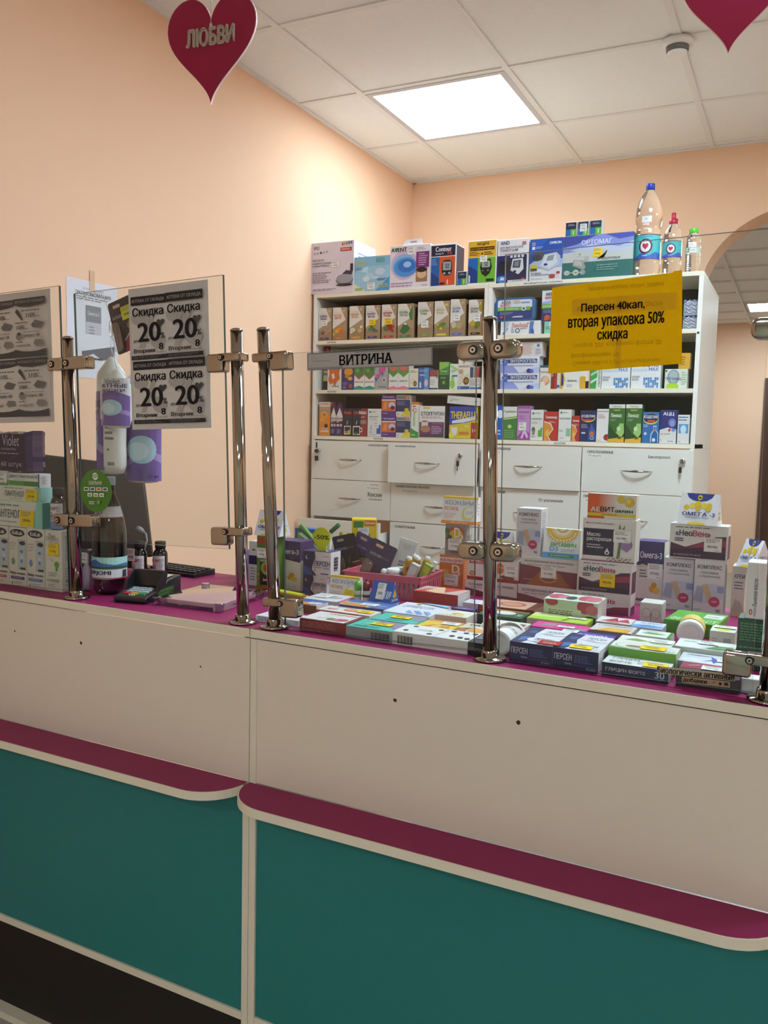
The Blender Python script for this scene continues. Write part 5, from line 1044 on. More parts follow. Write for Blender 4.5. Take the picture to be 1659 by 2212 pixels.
carton('bifid', 'white and lime supplement box with grey globe at the cabinet end', 'D8DBCE', name='capsule_box', F=[E(.38, .58, .27, .4, '8A9CA4'), E(.38, .62, .2, .3, 'A8B4B8'), E(.35, .1, .28, .18, 'A8C82E'), T('ПРО Бифид', .04, .4, .72, .58, '3A3E40', 1), LN(.74, .15, .97, .85, 6, '9AB87A'), R(.02, .85, .1, .95, '3A5A4A')])
carton('yellow_top', 'small yellow box lying on the lime supplement box', 'D9A22C', name='capsule_box', F=[LN(.1, .2, .6, .8, 4, '9A6A14')], R_=[R(.1, .1, .9, .9, 'D8D0C0'), LN(.2, .2, .8, .8, 4, '4A4A6A')])

# ------------------------------------------------------------------ third shelf
G3 = 'cold remedy boxes on the third shelf'
carton('nuro', 'orange children syrup box with a mother and baby photograph', 'DE8A32', name='syrup_box', group=G3, F=[R(0, .86, 1, 1, 'D8D0CA'), P([(0, .86), (1, .86), (1, .7), (.5, .55), (0, .75)], '9A9490'), T('НУРОФЕН', .08, .91, .92, .97, 'C24A2E', 2), R(.1, .79, .95, .84, 'E08A2E'), E(.48, .62, .26, .095, 'E6C23A'), E(.48, .62, .18, .065, 'DE6A1E'), E(.35, .2, .14, .06, 'CFA084'), E(.66, .24, .15, .07, 'D6AA90'), E(.66, .29, .16, .06, '2E1C14'), R(.15, .1, .9, .16, 'D8C4B4'), LN(.1, .42, .6, .5, 2, 'F0C89A')])
for i, (k, lb) in enumerate((('anti_a', 'house-shaped dark violet cold remedy card half hidden behind its twin'), ('anti_b', 'house-shaped dark violet cold remedy card with the front word visible'))):
    x, y, z, a, w_, d_, h_ = POS[k]
    e = empty('hang_card', (x, y, z)); tag(e, lb, 'carton', 'house-shaped hang cards')
    W2 = w_*1.0
    mb = MB(); mb.prism([(0, 0), (W2, 0), (W2, h_*.8), (W2*.55, h_), (W2*.4, h_), (0, h_*.85)], 0, .02, '4E2A4E'); b_ = mb.obj('card_body', PRINT, e)
    printed('front_print', ((0, 0, 0), (W2, 0, 0), (0, 0, h_), (0, -1, 0)), [P([(0, .4), (1, .44), (1, .58), (.5, .84), (0, .6)], 'DAD2D0'), T('Анти', .05, .48, .95, .56, '2A1E2A', 2), R(.05, .28, .4, .35, 'D0CAD0'), R(.55, .28, .9, .35, 'C0BAC8'), R(0, 0, 1, .25, '3A2E5E'), LN(.1, .06, .8, .2, 3, 'A89AB8'), R(0, .43, 1, .45, '8A2A3A')], PRINT, e)
CUP = lambda r: [P([(0, 1), (1, 1), (1, 0), (0, 0)], '242436'), T('АнвиМакс' if r else 'Анви', .05, .8, .95 if r else .9, .92, 'D8423A', 2), P([(.5, 0), (1, 0), (1, 1), (.62, 1)], '9A2E2E') if r else E(.3, .12, .2, .08, 'C8722E')]
carton('cup_a', 'dark hot drink sachet box with white cup outline, half hidden', '242436', name='sachet_box', group=G3, F=CUP(0)+[R(.12, .08, .18, .36, 'E2DEDC'), R(.82, .08, .88, .36, 'E2DEDC'), R(.12, .34, .88, .37, 'E2DEDC'), R(.12, .06, .88, .09, 'E2DEDC'), E(.7, .14, .2, .08, 'A8B84A'), P([(.4, .42), (.5, .55), (.55, .55), (.47, .42)], 'D8D4D2')])
carton('cup_b', 'dark and red hot drink sachet box with white cup outline', '242436', name='sachet_box', group=G3, F=[P([(.55, 0), (1, 0), (1, 1), (.62, 1)], '9A2E2E'), T('Анви', .08, .8, .45, .92, 'D8423A', 2), T('Макс', .47, .8, .97, .92, 'E0DCDC', 2), R(.56, .45, .95, .58, '8A8488'), R(.06, .06, .1, .36, 'E2DEDC'), R(.5, .06, .54, .36, 'E2DEDC'), R(.06, .33, .54, .37, 'E2DEDC'), R(.06, .05, .54, .085, 'E2DEDC'), R(.54, .15, .68, .18, 'E2DEDC'), R(.54, .28, .68, .31, 'E2DEDC'), R(.65, .15, .69, .31, 'E2DEDC'), P([(.26, .42), (.3, .55), (.34, .55), (.3, .42)], 'D8D4D2'), E(.25, .1, .14, .04, '4A6A2E'), LN(.6, .65, .9, .72, 1, 'D8B8B4')])
carton('para', 'plain white box with blue jigsaw corner on the third shelf', 'DEDBD6', name='medicine_box', group=G3, F=[E(.18, .88, .07, .035, '2E4A9A'), LN(.3, .86, .7, .9, 1, '3A4A7A'), T('ПАРАЦЕТАМОЛ', .12, .69, .76, .74, '3A3A4A', 1), LN(.12, .58, .7, .66, 2, 'B0ACAA'), P([(.68, .1), (.98, .1), (.98, .42), (.75, .42), (.75, .3), (.68, .3)], '3A5CA8'), T('120 мл', .14, .14, .34, .19, '3A4A8A', 1), P([(.2, .25), (.25, .4), (.3, .4), (.3, .25)], '9AA4C4'), LN(.12, .04, .7, .1, 2, 'B8B4B0')], tags=[('F', .46, .3, .84, .52, WT, '86.30р.')])
PRO = [R(0, .75, 1, 1, '5A2E80'), T('Простудокс', .1, .82, .9, .92, 'D8CCE4', 1), R(0, .22, 1, .72, 'D0642E'), R(0, .7, 1, .76, 'D8CEC8'), P([(.1, .3), (.15, .6), (.32, .68), (.42, .55), (.38, .3)], 'DE8A4A'), E(.72, .5, .24, .14, 'C8B8D4'), E(.78, .38, .14, .09, '3A2440'), R(0, 0, 1, .22, '5A2E80'), LN(.1, .07, .6, .15, 1, 'B8A4CC')]
for k, lb in (('prost_low', 'violet and orange cold remedy box, lower of two'), ('prost_up', 'violet and orange cold remedy box, upper of two')): carton(k, lb, '5A2E80', name='sachet_box', group='stacked violet and orange boxes', F=PRO)
POK = [R(0, .22, 1, .78, '26325E'), R(.03, .8, .78, .95, '8A8A8C'), T('ПРОСТУД ОК', .06, .83, .9, .92, '2A2A34', 1), R(.6, .81, .95, .94, 'B8402E'), T('ОК', .64, .84, .9, .91, 'E4DEDA', 1), R(0, 0, 1, .2, 'D8D2CC'), P([(.35, .05), (.55, .2), (1, .25), (1, 0), (.4, 0)], 'D8C83A'), P(rrect(.62, .12, .9, .38, .04, 2), 'D8B82E'), LN(.06, .5, .8, .7, 4, '7A86AE'), T('10', .1, .05, .2, .14, '4A4A50', 0)]
for k, lb in (('ok_low', 'navy box with a yellow mug, lower of two'), ('ok_up', 'navy box with a yellow mug, upper of two')): carton(k, lb, 'D8D4D0', name='sachet_box', group='stacked navy boxes with yellow mug', F=POK)
carton('vitc', 'slim white and green effervescent tablet box with orange top', 'DADCD0', name='tablet_tube_box', F=[R(0, .93, 1, 1, 'D8762E'), P([(0, 0), (1, 0), (1, .15), (.5, .2), (0, .28)], '3E8E3A'), T('С', .2, .72, .75, .82, 'D8602A', 2), LN(.3, .32, .65, .7, 12, '5A9A3A'), E(.4, .88, .2, .02, 'C83A2E'), LN(.1, .04, .9, .1, 1, 'C8DCC0')], R_=[R(0, .93, 1, 1, 'C86A28'), LN(.2, .1, .8, .85, 10, '7AA86A')])
carton('stop', 'white and plum flu remedy box with mug and hands picture', 'E2DDD8', name='sachet_box', F=[R(.02, .02, .98, .5, '6A3566'), R(.02, .02, .98, .1, '4A3A42'), R(.16, .91, .42, .97, 'D8C83A'), T('СТОП', .08, .7, .48, .82, '3A2A44', 2), T('ГРИПАН', .5, .7, .97, .82, '4A3A54', 1), LN(.1, .6, .9, .67, 2, 'B87A9A'), P(rrect(.1, .2, .36, .52, .03, 2), 'D8CCC8'), E(.26, .28, .2, .11, 'A87A5A'), E(.23, .52, .12, .025, '8A6A5A'), LN(.5, .12, .9, .38, 5, 'C8A8C4'), R(.5, .43, .95, .47, '8A5A84'), E(.86, .13, .08, .04, '3A5A3A')], R_=[R(0, 0, 1, 1, '3A2E3A')])
carton('thera', 'blue yellow and red hot lemon drink box under the tilted white box', 'D8BE34', name='sachet_box', F=[P([(0, 1), (.96, 1), (1, .6), (.6, .5), (0, .42)], '2A4AA0'), P([(.1, .55), (.9, .7), (.98, .9), (.95, .6), (.5, .5), (.1, .47)], 'D8DCE8'), P([(.02, .55), (.88, .72), (.95, .9), (.98, 1), (0, 1)], '24409A'), T('THERAFLU', .05, .62, .9, .84, 'E0C832', 2), R(.78, 0, 1, .5, 'B0322E'), T('14', .83, .2, .98, .32, 'E4DAD4', 1), P([(.1, .08), (.08, .34), (.3, .36), (.28, .1)], 'D8D8D0'), E(.08, .1, .09, .09, 'E0D45A'), R(.36, .13, .72, .22, 'D08A2A'), LN(.4, .16, .68, .19, 1, 'A8541E'), LN(.55, .34, .75, .42, 2, 'F0E4A0')])
x, y, z, a, w_, d_, h_ = POS['white_tilt']
mb = MB(); mb.box(0, 0, 0, w_, d_, .032, 'D9D5D0'); o = mb.obj('medicine_box', PRINT, bevel=.0008); o.location = (x, y, z+.0175); o.rotation_euler = (0, .085, 0); tag(o, 'plain white box lying tilted on the hot lemon drink box', 'box')
o.location.z = z+w_*math.sin(.085)+.0006
printed('front_print', ((0, 0, 0), (w_, 0, 0), (0, 0, .032), (0, -1, 0)), [T('Анаферон', .1, .5, .34, .64, '3A3A3E', 1), R(.1, .3, .14, .42, '5A6A5A'), LN(.16, .32, .4, .4, 1, '9A9694'), LN(.8, .3, .9, .6, 2, '4A4A4E')], PRINT, o)
carton('blue_hidden', 'blue box mostly hidden behind the chrome post on the third shelf', '2F5FAE', name='syrup_box', F=[E(.8, .75, .3, .12, 'D8DCE8'), LN(.3, .1, .9, .3, 2, 'B8CCE8')])
G4 = 'cough syrup boxes on the third shelf'
carton('ivy', 'white and green ivy syrup box beside the chrome post', '3A7A3A', name='syrup_box', group=G4, F=[P([(0, .6), (1, .66), (1, 1), (0, 1)], 'DCDAD2'), T('Гербион', .05, .8, .92, .89, '3A3A36', 1), P([(0, .62), (1, .68), (1, .72), (0, .66)], '8AB03A'), E(.5, .4, .18, .07, '7AA84A'), E(.5, .4, .1, .045, 'D8D8A0'), LN(.1, .04, .9, .3, 4, '7AAA6A')])
carton('violet', 'pale violet syrup box with bronchi drawing', 'BE8ABE', name='syrup_box', group=G4, F=[P([(0, .0), (1, .0), (1, .2), (.6, .32), (0, .1)], '9A4A9A'), P([(.3, .05), (.5, .28), (.7, .3), (.9, .1), (.8, .05), (.6, .2), (.45, .05)], 'D8B8D8'), T('Амбробене', .1, .78, .9, .85, '7A2A6A', 1), LN(.1, .6, .7, .72, 3, '9A6A9A'), R(0, .92, 1, 1, '9A5A9A')], tags=[('F', .14, .28, .72, .52, WT, '189.50р.')])
carton('bronch', 'white syrup box with green cross corner and grey boy', 'DCDAD4', name='syrup_box', group=G4, F=[E(.2, .88, .08, .04, '3A8A5A'), LN(.32, .86, .8, .9, 1, '4A6A5A'), T('БРОНХОРУС', .1, .67, .9, .73, '3A3E40', 1), P([(.62, .12), (.95, .12), (.95, .42), (.8, .42), (.8, .34), (.62, .34)], '6AA838'), E(.25, .35, .14, .09, '5A5E5E'), P([(.15, .18), (.2, .32), (.4, .34), (.35, .18)], '7A7E7C'), T('100 мл', .1, .1, .4, .15, '3A3E40', 1), LN(.1, .52, .7, .62, 2, 'B4B2AC')])
RDA = [P([(0, 0), (.55, 0), (.35, .15), (.7, .4), (.5, .6), (0, .68)], 'E4D8CE'), P([(0, 0), (.5, 0), (.3, .14), (.64, .4), (.45, .57), (0, .64)], 'D88A3A'), E(.3, .25, .18, .1, 'E0B04A'), E(.3, .36, .08, .04, 'E0A84A'), T('Синекод', .12, .75, .92, .85, 'EDE4DE', 2), LN(.35, .6, .9, .68, 2, 'E0B8B0')]
carton('red_a', 'red cough syrup box with glowing figure, the wider one', 'B8322C', name='syrup_box', group=G4, F=RDA)
carton('altea', 'white syrup box with small green cross between two red boxes', 'DEDBD4', name='syrup_box', group=G4, F=[E(.2, .9, .08, .04, '3A8A5A'), LN(.32, .87, .8, .92, 1, '4A6A5A'), T('АЛТЕЯ СИРОП', .08, .68, .92, .74, '3A3E40', 1), P([(.62, .15), (.95, .15), (.95, .4), (.62, .4)], '8AB89A'), T('95 мл', .1, .3, .36, .35, '3A3E40', 1), LN(.1, .05, .6, .12, 2, 'B4B2AC')])
carton('red_b', 'red cough syrup box with glowing figure, the narrow short one', 'B0302C', name='syrup_box', group=G4, F=RDA)
carton('lung_navy', 'navy cough box with yellow ring and body outline', '23305E', name='syrup_box', group=G4, F=[E(.5, .78, .44, .16, 'D8C83A'), E(.5, .8, .42, .14, '1E2850'), T('КОДЕЛАК', .08, .76, .92, .86, 'E4E0D8', 2), R(.1, .66, .7, .72, 'C8502E'), P([(.55, .05), (.55, .35), (.68, .5), (.66, .58), (.8, .58), (.78, .5), (.98, .35), (.98, .05)], '3A5A9E'), E(.75, .25, .14, .08, 'C2703E'), E(.78, .12, .1, .05, 'D8DCE4'), E(.78, .12, .07, .035, '2A3A6A'), R(.1, .25, .35, .3, 'C8CCD8'), LN(.08, .42, .6, .56, 3, '9AA4C8')])
carton('white_red', 'narrow white syrup box with red heart corner beside the green pair', 'E0DCD8', name='syrup_box', group=G4, F=[T('БРОНХАЛИАМИН', .06, .9, .98, .95, '8A2A2E', 1), LN(.1, .7, .8, .84, 3, 'B87A7E'), E(.9, .14, .26, .1, 'A82A30'), LN(.1, .03, .5, .06, 1, 'B03A3A')])
for k, lb in (('link_a', 'green and yellow herbal syrup box, nearer the white and red box'), ('link_b', 'green and yellow herbal syrup box, nearer the blue box')):
    carton(k, lb, '3E6A2E', name='syrup_box', group='green herbal syrup boxes', F=[R(0, .9, 1, 1, 'DAD8CE'), T('Herbion', .25, .92, .78, .97, '5A6A4A', 1), T('Линкас', .12, .66, .82, .76, 'E0E2D4', 2), P([(0, 0), (1, 0), (1, .14), (0, .08)], 'D8A62E'), P([(0, .1), (1, .16), (1, .3), (.5, .2), (0, .5)], '24461E'), P([(.5, .25), (.7, .5), (.95, .5), (1, .25), (.8, .12)], '9AC070'), E(.65, .36, .12, .06, 'C4DAA4'), E(.72, .12, .12, .035, '6A5A1E'), R(.3, .83, .7, .86, 'C8A83A'), LN(.12, .55, .5, .62, 2, '9AB884')])
carton('lung_blue', 'bright blue cough box with yellow ring and body outline', '2F6AA8', name='syrup_box', group=G4, F=[E(.5, .78, .46, .18, 'D8C83A'), E(.5, .8, .44, .155, '1E2C58'), T('КОДЕЛАК', .08, .78, .92, .89, 'E4E0D8', 2), R(.3, .67, .75, .74, 'C8502E'), P([(.5, .02), (.52, .3), (.68, .42), (.66, .56), (.86, .56), (.84, .42), (.98, .32), (.98, .02)], 'A8CCE4'), P([(.56, .02), (.58, .28), (.72, .4), (.7, .52), (.82, .52), (.8, .4), (.94, .3), (.94, .02)], '2A5E9C'), E(.77, .42, .07, .035, 'D8622E'), E(.72, .1, .1, .06, 'D8E0E8'), E(.2, .3, .09, .05, 'B8D0E4'), LN(.08, .5, .5, .6, 2, 'B8D0E4')])
carton('navy_child', 'navy and white powder box for children at the shelf end', '2E2E72', name='syrup_box', group=G4, F=[P([(0, 0), (1, 0), (1, .42), (.5, .48), (0, .4)], 'D8D4D0'), T('АЦЦ', .18, .82, .82, .93, 'E6E4E8', 2), E(.72, .62, .22, .13, '6A78B4'), E(.75, .6, .14, .09, '8A94C4'), P([(.5, .38), (.62, .48), (.66, .4), (.58, .34)], 'C83A32'), E(.82, .4, .13, .05, '6A94CC'), T('для детей', .05, .25, .62, .31, 'A86A6A', 1), R(.06, .04, .14, .14, 'B8BCC8'), LN(.5, .04, .9, .08, 1, '5A5A6A')])
carton('blue_white', 'white and blue tablet box, last on the third shelf', 'DEDBD8', name='syrup_box', group=G4, F=[LN(.08, .76, .92, .95, 2, '3A66A0'), P([(.1, .36), (.1, .68), (.9, .68), (.9, .36), (.7, .36), (.5, .55), (.3, .36)], '5A9CD0'), E(.5, .5, .25, .14, 'C8DCEC'), LN(.08, .05, .4, .09, 1, '6A6A70')], R_=[R(0, .9, 1, 1, '2A2A50')])

# ------------------------------------------------------------------ left end of the counter
GK = 'baby cream boxes on the counter'
for i, (c, lb) in enumerate((('C86A5A', 'white baby cream box with a red label pill'), ('4A3A80', 'white baby cream box with a violet label pill'), ('4A86C0', 'white baby cream box with a blue label pill beside the spray box'))):
    o = carton('kid%d' % i, lb, 'DDD4C8', name='baby_cream_box', group=GK, F=[E(.5, .905, .42, .065, '26203E'), T('KidLab', .22, .875, .78, .935, 'E2DCD0', 2), R(.52, .28, .98, .8, 'B0A89E'), E(.25, .47, .16, .08, 'DCCFC2'), E(.25, .42, .1, .06, ('C86A5A', '6A9A6A', '5A8AC0')[i]), T('Baby cream', .08, .19, .92, .25, '3A3430', 2), P(rrect(.1, .12, .9, .17, .024, 3), c), LN(.2, .135, .8, .155, 1, 'D8CEC4'), E(.18, .05, .06, .025, 'A89A8E'), LN(.32, .03, .9, .08, 2, 'A89E94'), LN(.06, .6, .45, .75, 3, 'BDB2A8')])
    w_, d_, h_ = POS['kid%d' % i][4:]
    mb = MB(); mb.box(w_*.54, -.001, h_*.285, w_*.97, -.0002, h_*.79, 'B8C4CC'); tb = mb.obj('tube_window', GLOSSY, o)
    printed('tube_print', ((w_*.54, -.001, h_*.285), (w_*.43, 0, 0), (0, 0, h_*.505), (0, -1, 0)), [E(.6, .9, .4, .07, '26203E'), E(.5, .62, .22, .05, '4A86C4'), E(.5, .4, .2, .1, 'DCD6CE'), E(.5, .3, .14, .07, '4A78B4'), R(.3, .02, 1, .09, '3A3430')], GLOSSY, tb)
carton('deo', 'white and green deodorant spray box under the insect repellent bottle', 'DAD4C8', name='deodorant_box', F=[T('Deo', .25, .86, .62, .95, '6A665E', 1), T('Expert', .1, .8, .85, .9, '8A867C', 0), P([(.55, .47), (.7, .5), (.85, .47), (.8, .4), (.76, .4), (.76, .34), (.62, .34), (.62, .4), (.57, .42)], '4AA03A'), E(.38, .52, .02, .015, '3A7A3A'), E(.46, .5, .02, .015, '3A7A3A'), LN(.2, .24, .75, .32, 3, '9AB088'), T('СПРЕЙ', .14, .155, .82, .215, '5A564E', 0), LN(.2, .06, .7, .12, 2, 'B0AA9E')], R_=[LN(.2, .5, .85, .92, 12, '8A9A84'), LN(.2, .08, .8, .4, 7, '9AA494'), E(.35, .18, .12, .025, '7A9A7A')], tags=[('F', .2, .585, .85, .79, YT, '217.00р.')])
PB = [P([(0, 0), (.35, 0), (.25, 1), (0, 1)], '5FB5A4'), P([(.88, 0), (1, 0), (1, 1), (.93, 1)], '8ACABC')]
carton('pant_low', 'long white and teal cream carton on the baby cream boxes, the larger', 'DDD9CE', name='cream_carton', group='teal and white cream cartons', F=PB+[T('ПАНТЕНОЛ', .38, .34, .72, .66, '3A3E4A', 1), LN(.36, .74, .86, .88, 1, '8A9A98'), LN(.45, .12, .7, .22, 1, '9AA8A4')], R_=[R(0, 0, 1, 1, '3F9C90')], tags=[('F', .72, .06, .9, .66, YT, '278.00р.')])
carton('pant_up', 'long white and teal cream carton on the baby cream boxes, the slimmer', 'DDD9CE', name='cream_carton', group='teal and white cream cartons', F=PB+[T('ПАНТЕНОЛ', .53, .3, .78, .68, '3A3E4A', 1), LN(.52, .78, .9, .92, 1, '8A9A98'), LN(.6, .1, .78, .2, 1, '9AA8A4')], R_=[R(0, 0, 1, 1, '9CCFC6')], tags=[('F', .81, .1, .965, .86, YT, '337.00р.')])
carton('dexp', 'white and green ointment box on top of the teal cartons', 'DEDBDA', name='ointment_box', group='ointment boxes on top of the teal cartons', F=[R(0, .06, .98, .42, '3F7E3A'), R(0, .06, .5, .42, '5A9A4E'), T('ДЕКСПАНТЕНОЛ', .02, .6, .93, .86, '3A2E58', 1), LN(.2, .47, .6, .54, 1, '9A969E'), R(.965, 0, 1, 1, '2E4A8A')], R_=[LN(.2, .2, .7, .8, 5, '9A9AA4')])
carton('dexp_b', 'white ointment box with blue tag under the violet wipes pack', 'DAD8D6', name='ointment_box', group='ointment boxes on top of the teal cartons', F=[R(0, 0, 1, .35, '6AA05A'), T('ДЕКСПАНТЕНОЛ', .02, .6, .93, .86, '3A2E58', 1)], tags=[('F', .55, .18, .98, .85, WT, '160.00р.')])
x, y, z, a, w_, d_, h_ = POS['wipes']; e = empty('wipes_pack', (x, y, z), a); tag(e, 'crumpled dark violet pack of wet wipes on the ointment boxes', 'pack')
mb = MB(); n = 14; out = [(w_*i/n, .001*abs(math.sin(i*2.3))) for i in range(n+1)]+[(w_-.003*abs(math.sin(j*1.7)), h_*(.1+.75*j/6)) for j in range(7)]+[(w_*(1-i/n), h_*(.97-.05*abs(math.sin(i*1.3)))-.004*i/n) for i in range(n+1)]
ring0 = out; m_ = len(ring0); cx_, cz_ = w_/2, h_/2; lay = []
for yy, k_ in ((0, .9), (d_*.25, 1), (d_*.75, 1), (d_, .9)): lay.append([(cx_+(px-cx_)*k_, yy, max(0, cz_*(1-(1-k_)*0)+(pz-cz_)*(k_ if pz > cz_ else 1))) for px, pz in ring0])
for l in lay: mb.v += l
for j in range(3):
    for k in range(m_):
        k2 = (k+1) % m_; mb.f.append((j*m_+k, j*m_+k2, (j+1)*m_+k2, (j+1)*m_+k)); mb.c.append('2C2046'); mb.sm.append(False)
mb.f.append(tuple(range(m_-1, -1, -1))); mb.c.append('2A1E42'); mb.sm.append(False); mb.f.append(tuple(3*m_+k for k in range(m_))); mb.c.append('2A1E42'); mb.sm.append(False)
mb.obj('pack_film', GLOSSY, e)
printed('pack_print', ((w_*.05, 0, 0), (w_*.9, 0, 0), (0, 0, h_), (0, -1, 0)), [R(.03, .8, .97, .88, '2A2042'), T('Violet', .48, .6, .86, .86, 'B8AEC6', 0), T('салфетки', .45, .48, .78, .56, 'A89EBA', 0), LN(.4, .38, .95, .44, 1, '9A90AE'), T('60 штук', .45, .08, .92, .22, 'B8AEC6', 0), P([(.6, .2), (.95, .45), (.97, .5), (.65, .3)], '3E2E60')], GLOSSY, e)
# amber insect-repellent bottles
def sept(loc, label, sc=1., tagged=False, rz=0.):
    r_, H = .0195*sc, .105*sc
    prof = [(r_*.96, 0), (r_, .003), (r_, H*.66), (r_*.92, H*.72), (r_*.66, H*.8), (r_*.6, H*.82)]
    e = bottle(loc, prof, ([(r_*.72, H*.82), (r_*.74, H*.83), (r_*.74, H*.985), (r_*.68, H)], RUBBER), [(r_+.0002, H*.02, H*.64, 150, 'DAD6D6', [R(0, 0, 1, .3, '6A8CC4'), R(0, .3, .5, .42, 'A8BCDC'), T('BIO SEPT', .2, .74, .76, .86, 'A82A30', 2), E(.42, .5, .13, .15, 'B83A34'), E(.42, .5, .1, .115, 'DAD6D6'), E(.42, .5, .05, .07, '2E2A5A'), LN(.7, .4, .95, .9, 6, 'A8A4A8')], 'paper_label')], 'repellent_bottle', label, AMBER, 'amber insect repellent bottles', rz=rz)
    if tagged:
        mb = MB(); mb.box(-r_*1.15, -r_*1.18, H*.5, r_*.1, -r_*1.14, H*.82, 'DAD6D2'); t = mb.obj('price_tag', PAPER, e)
        printed('price_lettering', ((-r_*1.15, -r_*1.18, H*.5), (r_*1.25, 0, 0), (0, 0, H*.32), (0, -1, 0)), [LN(.1, .55, .9, .9, 3, '9A9692'), T('297.00р.', .15, .2, .85, .45, '3A3A3E', 1)], PAPER, t)
x, y, z, a, w_, d_, h_ = POS['deo']
sept(sw(.129, .066+.026, ZTOPC+h_), 'amber repellent bottle standing on the deodorant box', .96)
sept(sw(.188, .305, ZTOPC), 'amber repellent bottle with white price tag behind the card terminal', .98, True)
sept(sw(.232, .335, ZTOPC), 'amber repellent bottle without tag beside the keyboard', .98)
# mineral water bottle (empty-looking clear bottle with dark shade)
e = empty('mineral_water_bottle', sw(.262, .125, ZTOPC)); tag(e, 'big clear mineral water bottle with mountain label behind the green sticker', 'bottle')
mb = MB(); prof = [(.020, .0), (.030, .001), (.037, .012), (.040, .03), (.0405, .075), (.0405, .13), (.039, .155), (.034, .185), (.026, .212), (.017, .235), (.0135, .245), (.0135, .262)]
mb.lathe(prof, 36); mb.obj('bottle_body', clear_material('smoky_bottle_plastic', '9A9C9A', 1.5, 1.6, .02), e)
mb = MB(); mb.lathe([(.0145, .262), (.015, .264), (.015, .280), (.014, .282)], 24); mb.obj('cap', mat('pale_blue_cap', 'B8D0D8', .4, noise=.02), e)
def curved(e, r, z0, z1, ang, base, ops, name, m=PRINT, rz=0):
    mb = MB(); K0 = 24
    def pt(u, v, ee): t = math.radians(-90+rz+ang*(u-.5)); q = r if not isinstance(r, tuple) else r[0]+(r[1]-r[0])*v; return ((q+ee)*math.cos(t), (q+ee)*math.sin(t), z0+(z1-z0)*v)
    for i in range(K0): mb.quad(pt(i/K0, 0, .0004), pt((i+1)/K0, 0, .0004), pt((i+1)/K0, 1, .0004), pt(i/K0, 1, .0004), base)
    lb = mb.obj(name, m, e, fix=False)
    tmp = MB(); draw(tmp, ((0, 0, 0), (1, 0, 0), (0, 1, 0), (0, 0, 1)), ops, .0008, .00012); tmp = split_u(tmp, K0); tmp.v = [pt(*p) for p in tmp.v]
    if tmp.f: tmp.obj('label_print', m, lb, fix=False)
    return lb
curved(e, .0406, .040, .092, 300, 'CFCFD2', [R(0, .5, 1, 1, '9ECFC4'), P([(0, .5), (.1, .62), (.2, .55), (.4, .8), (.48, .9), (.55, .75), (.7, .66), (.85, .72), (1, .6), (1, .5)], '4A6AA8'), P([(0, .46), (1, .46), (1, .56), (.7, .6), (.4, .55), (0, .58)], '2E5A34'), T('BORJOMI', .34, .15, .66, .38, '23264A', 2), R(0, .02, 1, .06, 'A8404A'), R(.8, .08, .87, .4, '3A3A3E'), P([(0, 0), (.3, 0), (.36, .04), (.64, .04), (.7, 0), (1, 0), (1, .03), (0, .03)], 'B04A4A')], 'paper_label')
curved(e, (.0345, .027), .186, .212, 220, 'C9C6C8', [R(0, 0, 1, .06, 'A8404A'), T('BO', .42, .3, .56, .7, '23264A', 2)], 'neck_label')
# small clear blister with white tag between the boxes and the post
e = empty('dropper_blister', sw(.1985, .105, ZTOPC), TH); tag(e, 'clear blister with white tag squeezed behind the chrome post', 'blister pack')
mb = MB(); mb.prism(rrect(-.018, 0, .018, .105, .01), 0, .016); mb.obj('blister', CASE, e)
mb = MB(); mb.lathe([(.011, .004), (.012, .03), (.012, .055), (.006, .065), (.006, .09)], 16, cx=0, cy=.008, sy=.55); mb.obj('dropper', WPLAST, e)
printed('price_tag', ((-.017, -.001, .07), (.03, 0, 0), (0, 0, .026), (0, -1, 0)), [R(0, 0, 1, 1, 'DAD6D2'), T('26.50р.', .2, .2, .8, .45, '6A4A4A', 1), LN(.1, .55, .9, .9, 2, '9A9692')], PAPER, e)
# monitor
e = empty('computer_monitor', sw(.0, .285, 0), rot=(math.radians(-5), 0, TH+math.radians(38))); tag(e, 'dark brown computer monitor seen from behind, beside the wall', 'monitor')
e.location.z = ZTOPC-.309
mb = MB(); mb.prism([(-.165, .352), (.185, .352), (.155, .605), (-.165, .640)], -.012, .02); sh = mb.obj('monitor_shell', MONM, e); smooth_bevel(sh, .006, 2)
mb = MB(); mb.tube([(.05+.012*math.cos(k*.5), -.016, .52+.012*math.sin(k*.5)) for k in range(13)], .0012, 6); mb.obj('logo_ring', mat('bronze_logo', '8A7A5E', .3, .6, noise=.05), e)
mb = MB(); mb.prism([(-.05, .3205), (.17, .3205), (.15, .358), (-.04, .358)], .0, .03); mb.obj('stand_neck', BLACKP, e)
mb = MB(); mb.tube([sw(.15, .36, 1.225), sw(.166, .352, 1.2215), sw(.172, .35, 1.205), sw(.165, .345, 1.18), sw(.155, .345, 1.14), sw(.12, .36, 1.111)], .0027, 8); c_ = mb.obj('usb_cable', GREYP); tag(c_, 'grey cable with plug leaning up behind the amber bottles', 'cable')
mb = MB(); A_ = Vector(sw(.118, .372, 1.232)); mb.tube([tuple(A_), sw(.135, .365, 1.229), sw(.15, .36, 1.225)], [.0075, .0078, .0045], 8); mb.obj('cable_plug', GREYP, c_)
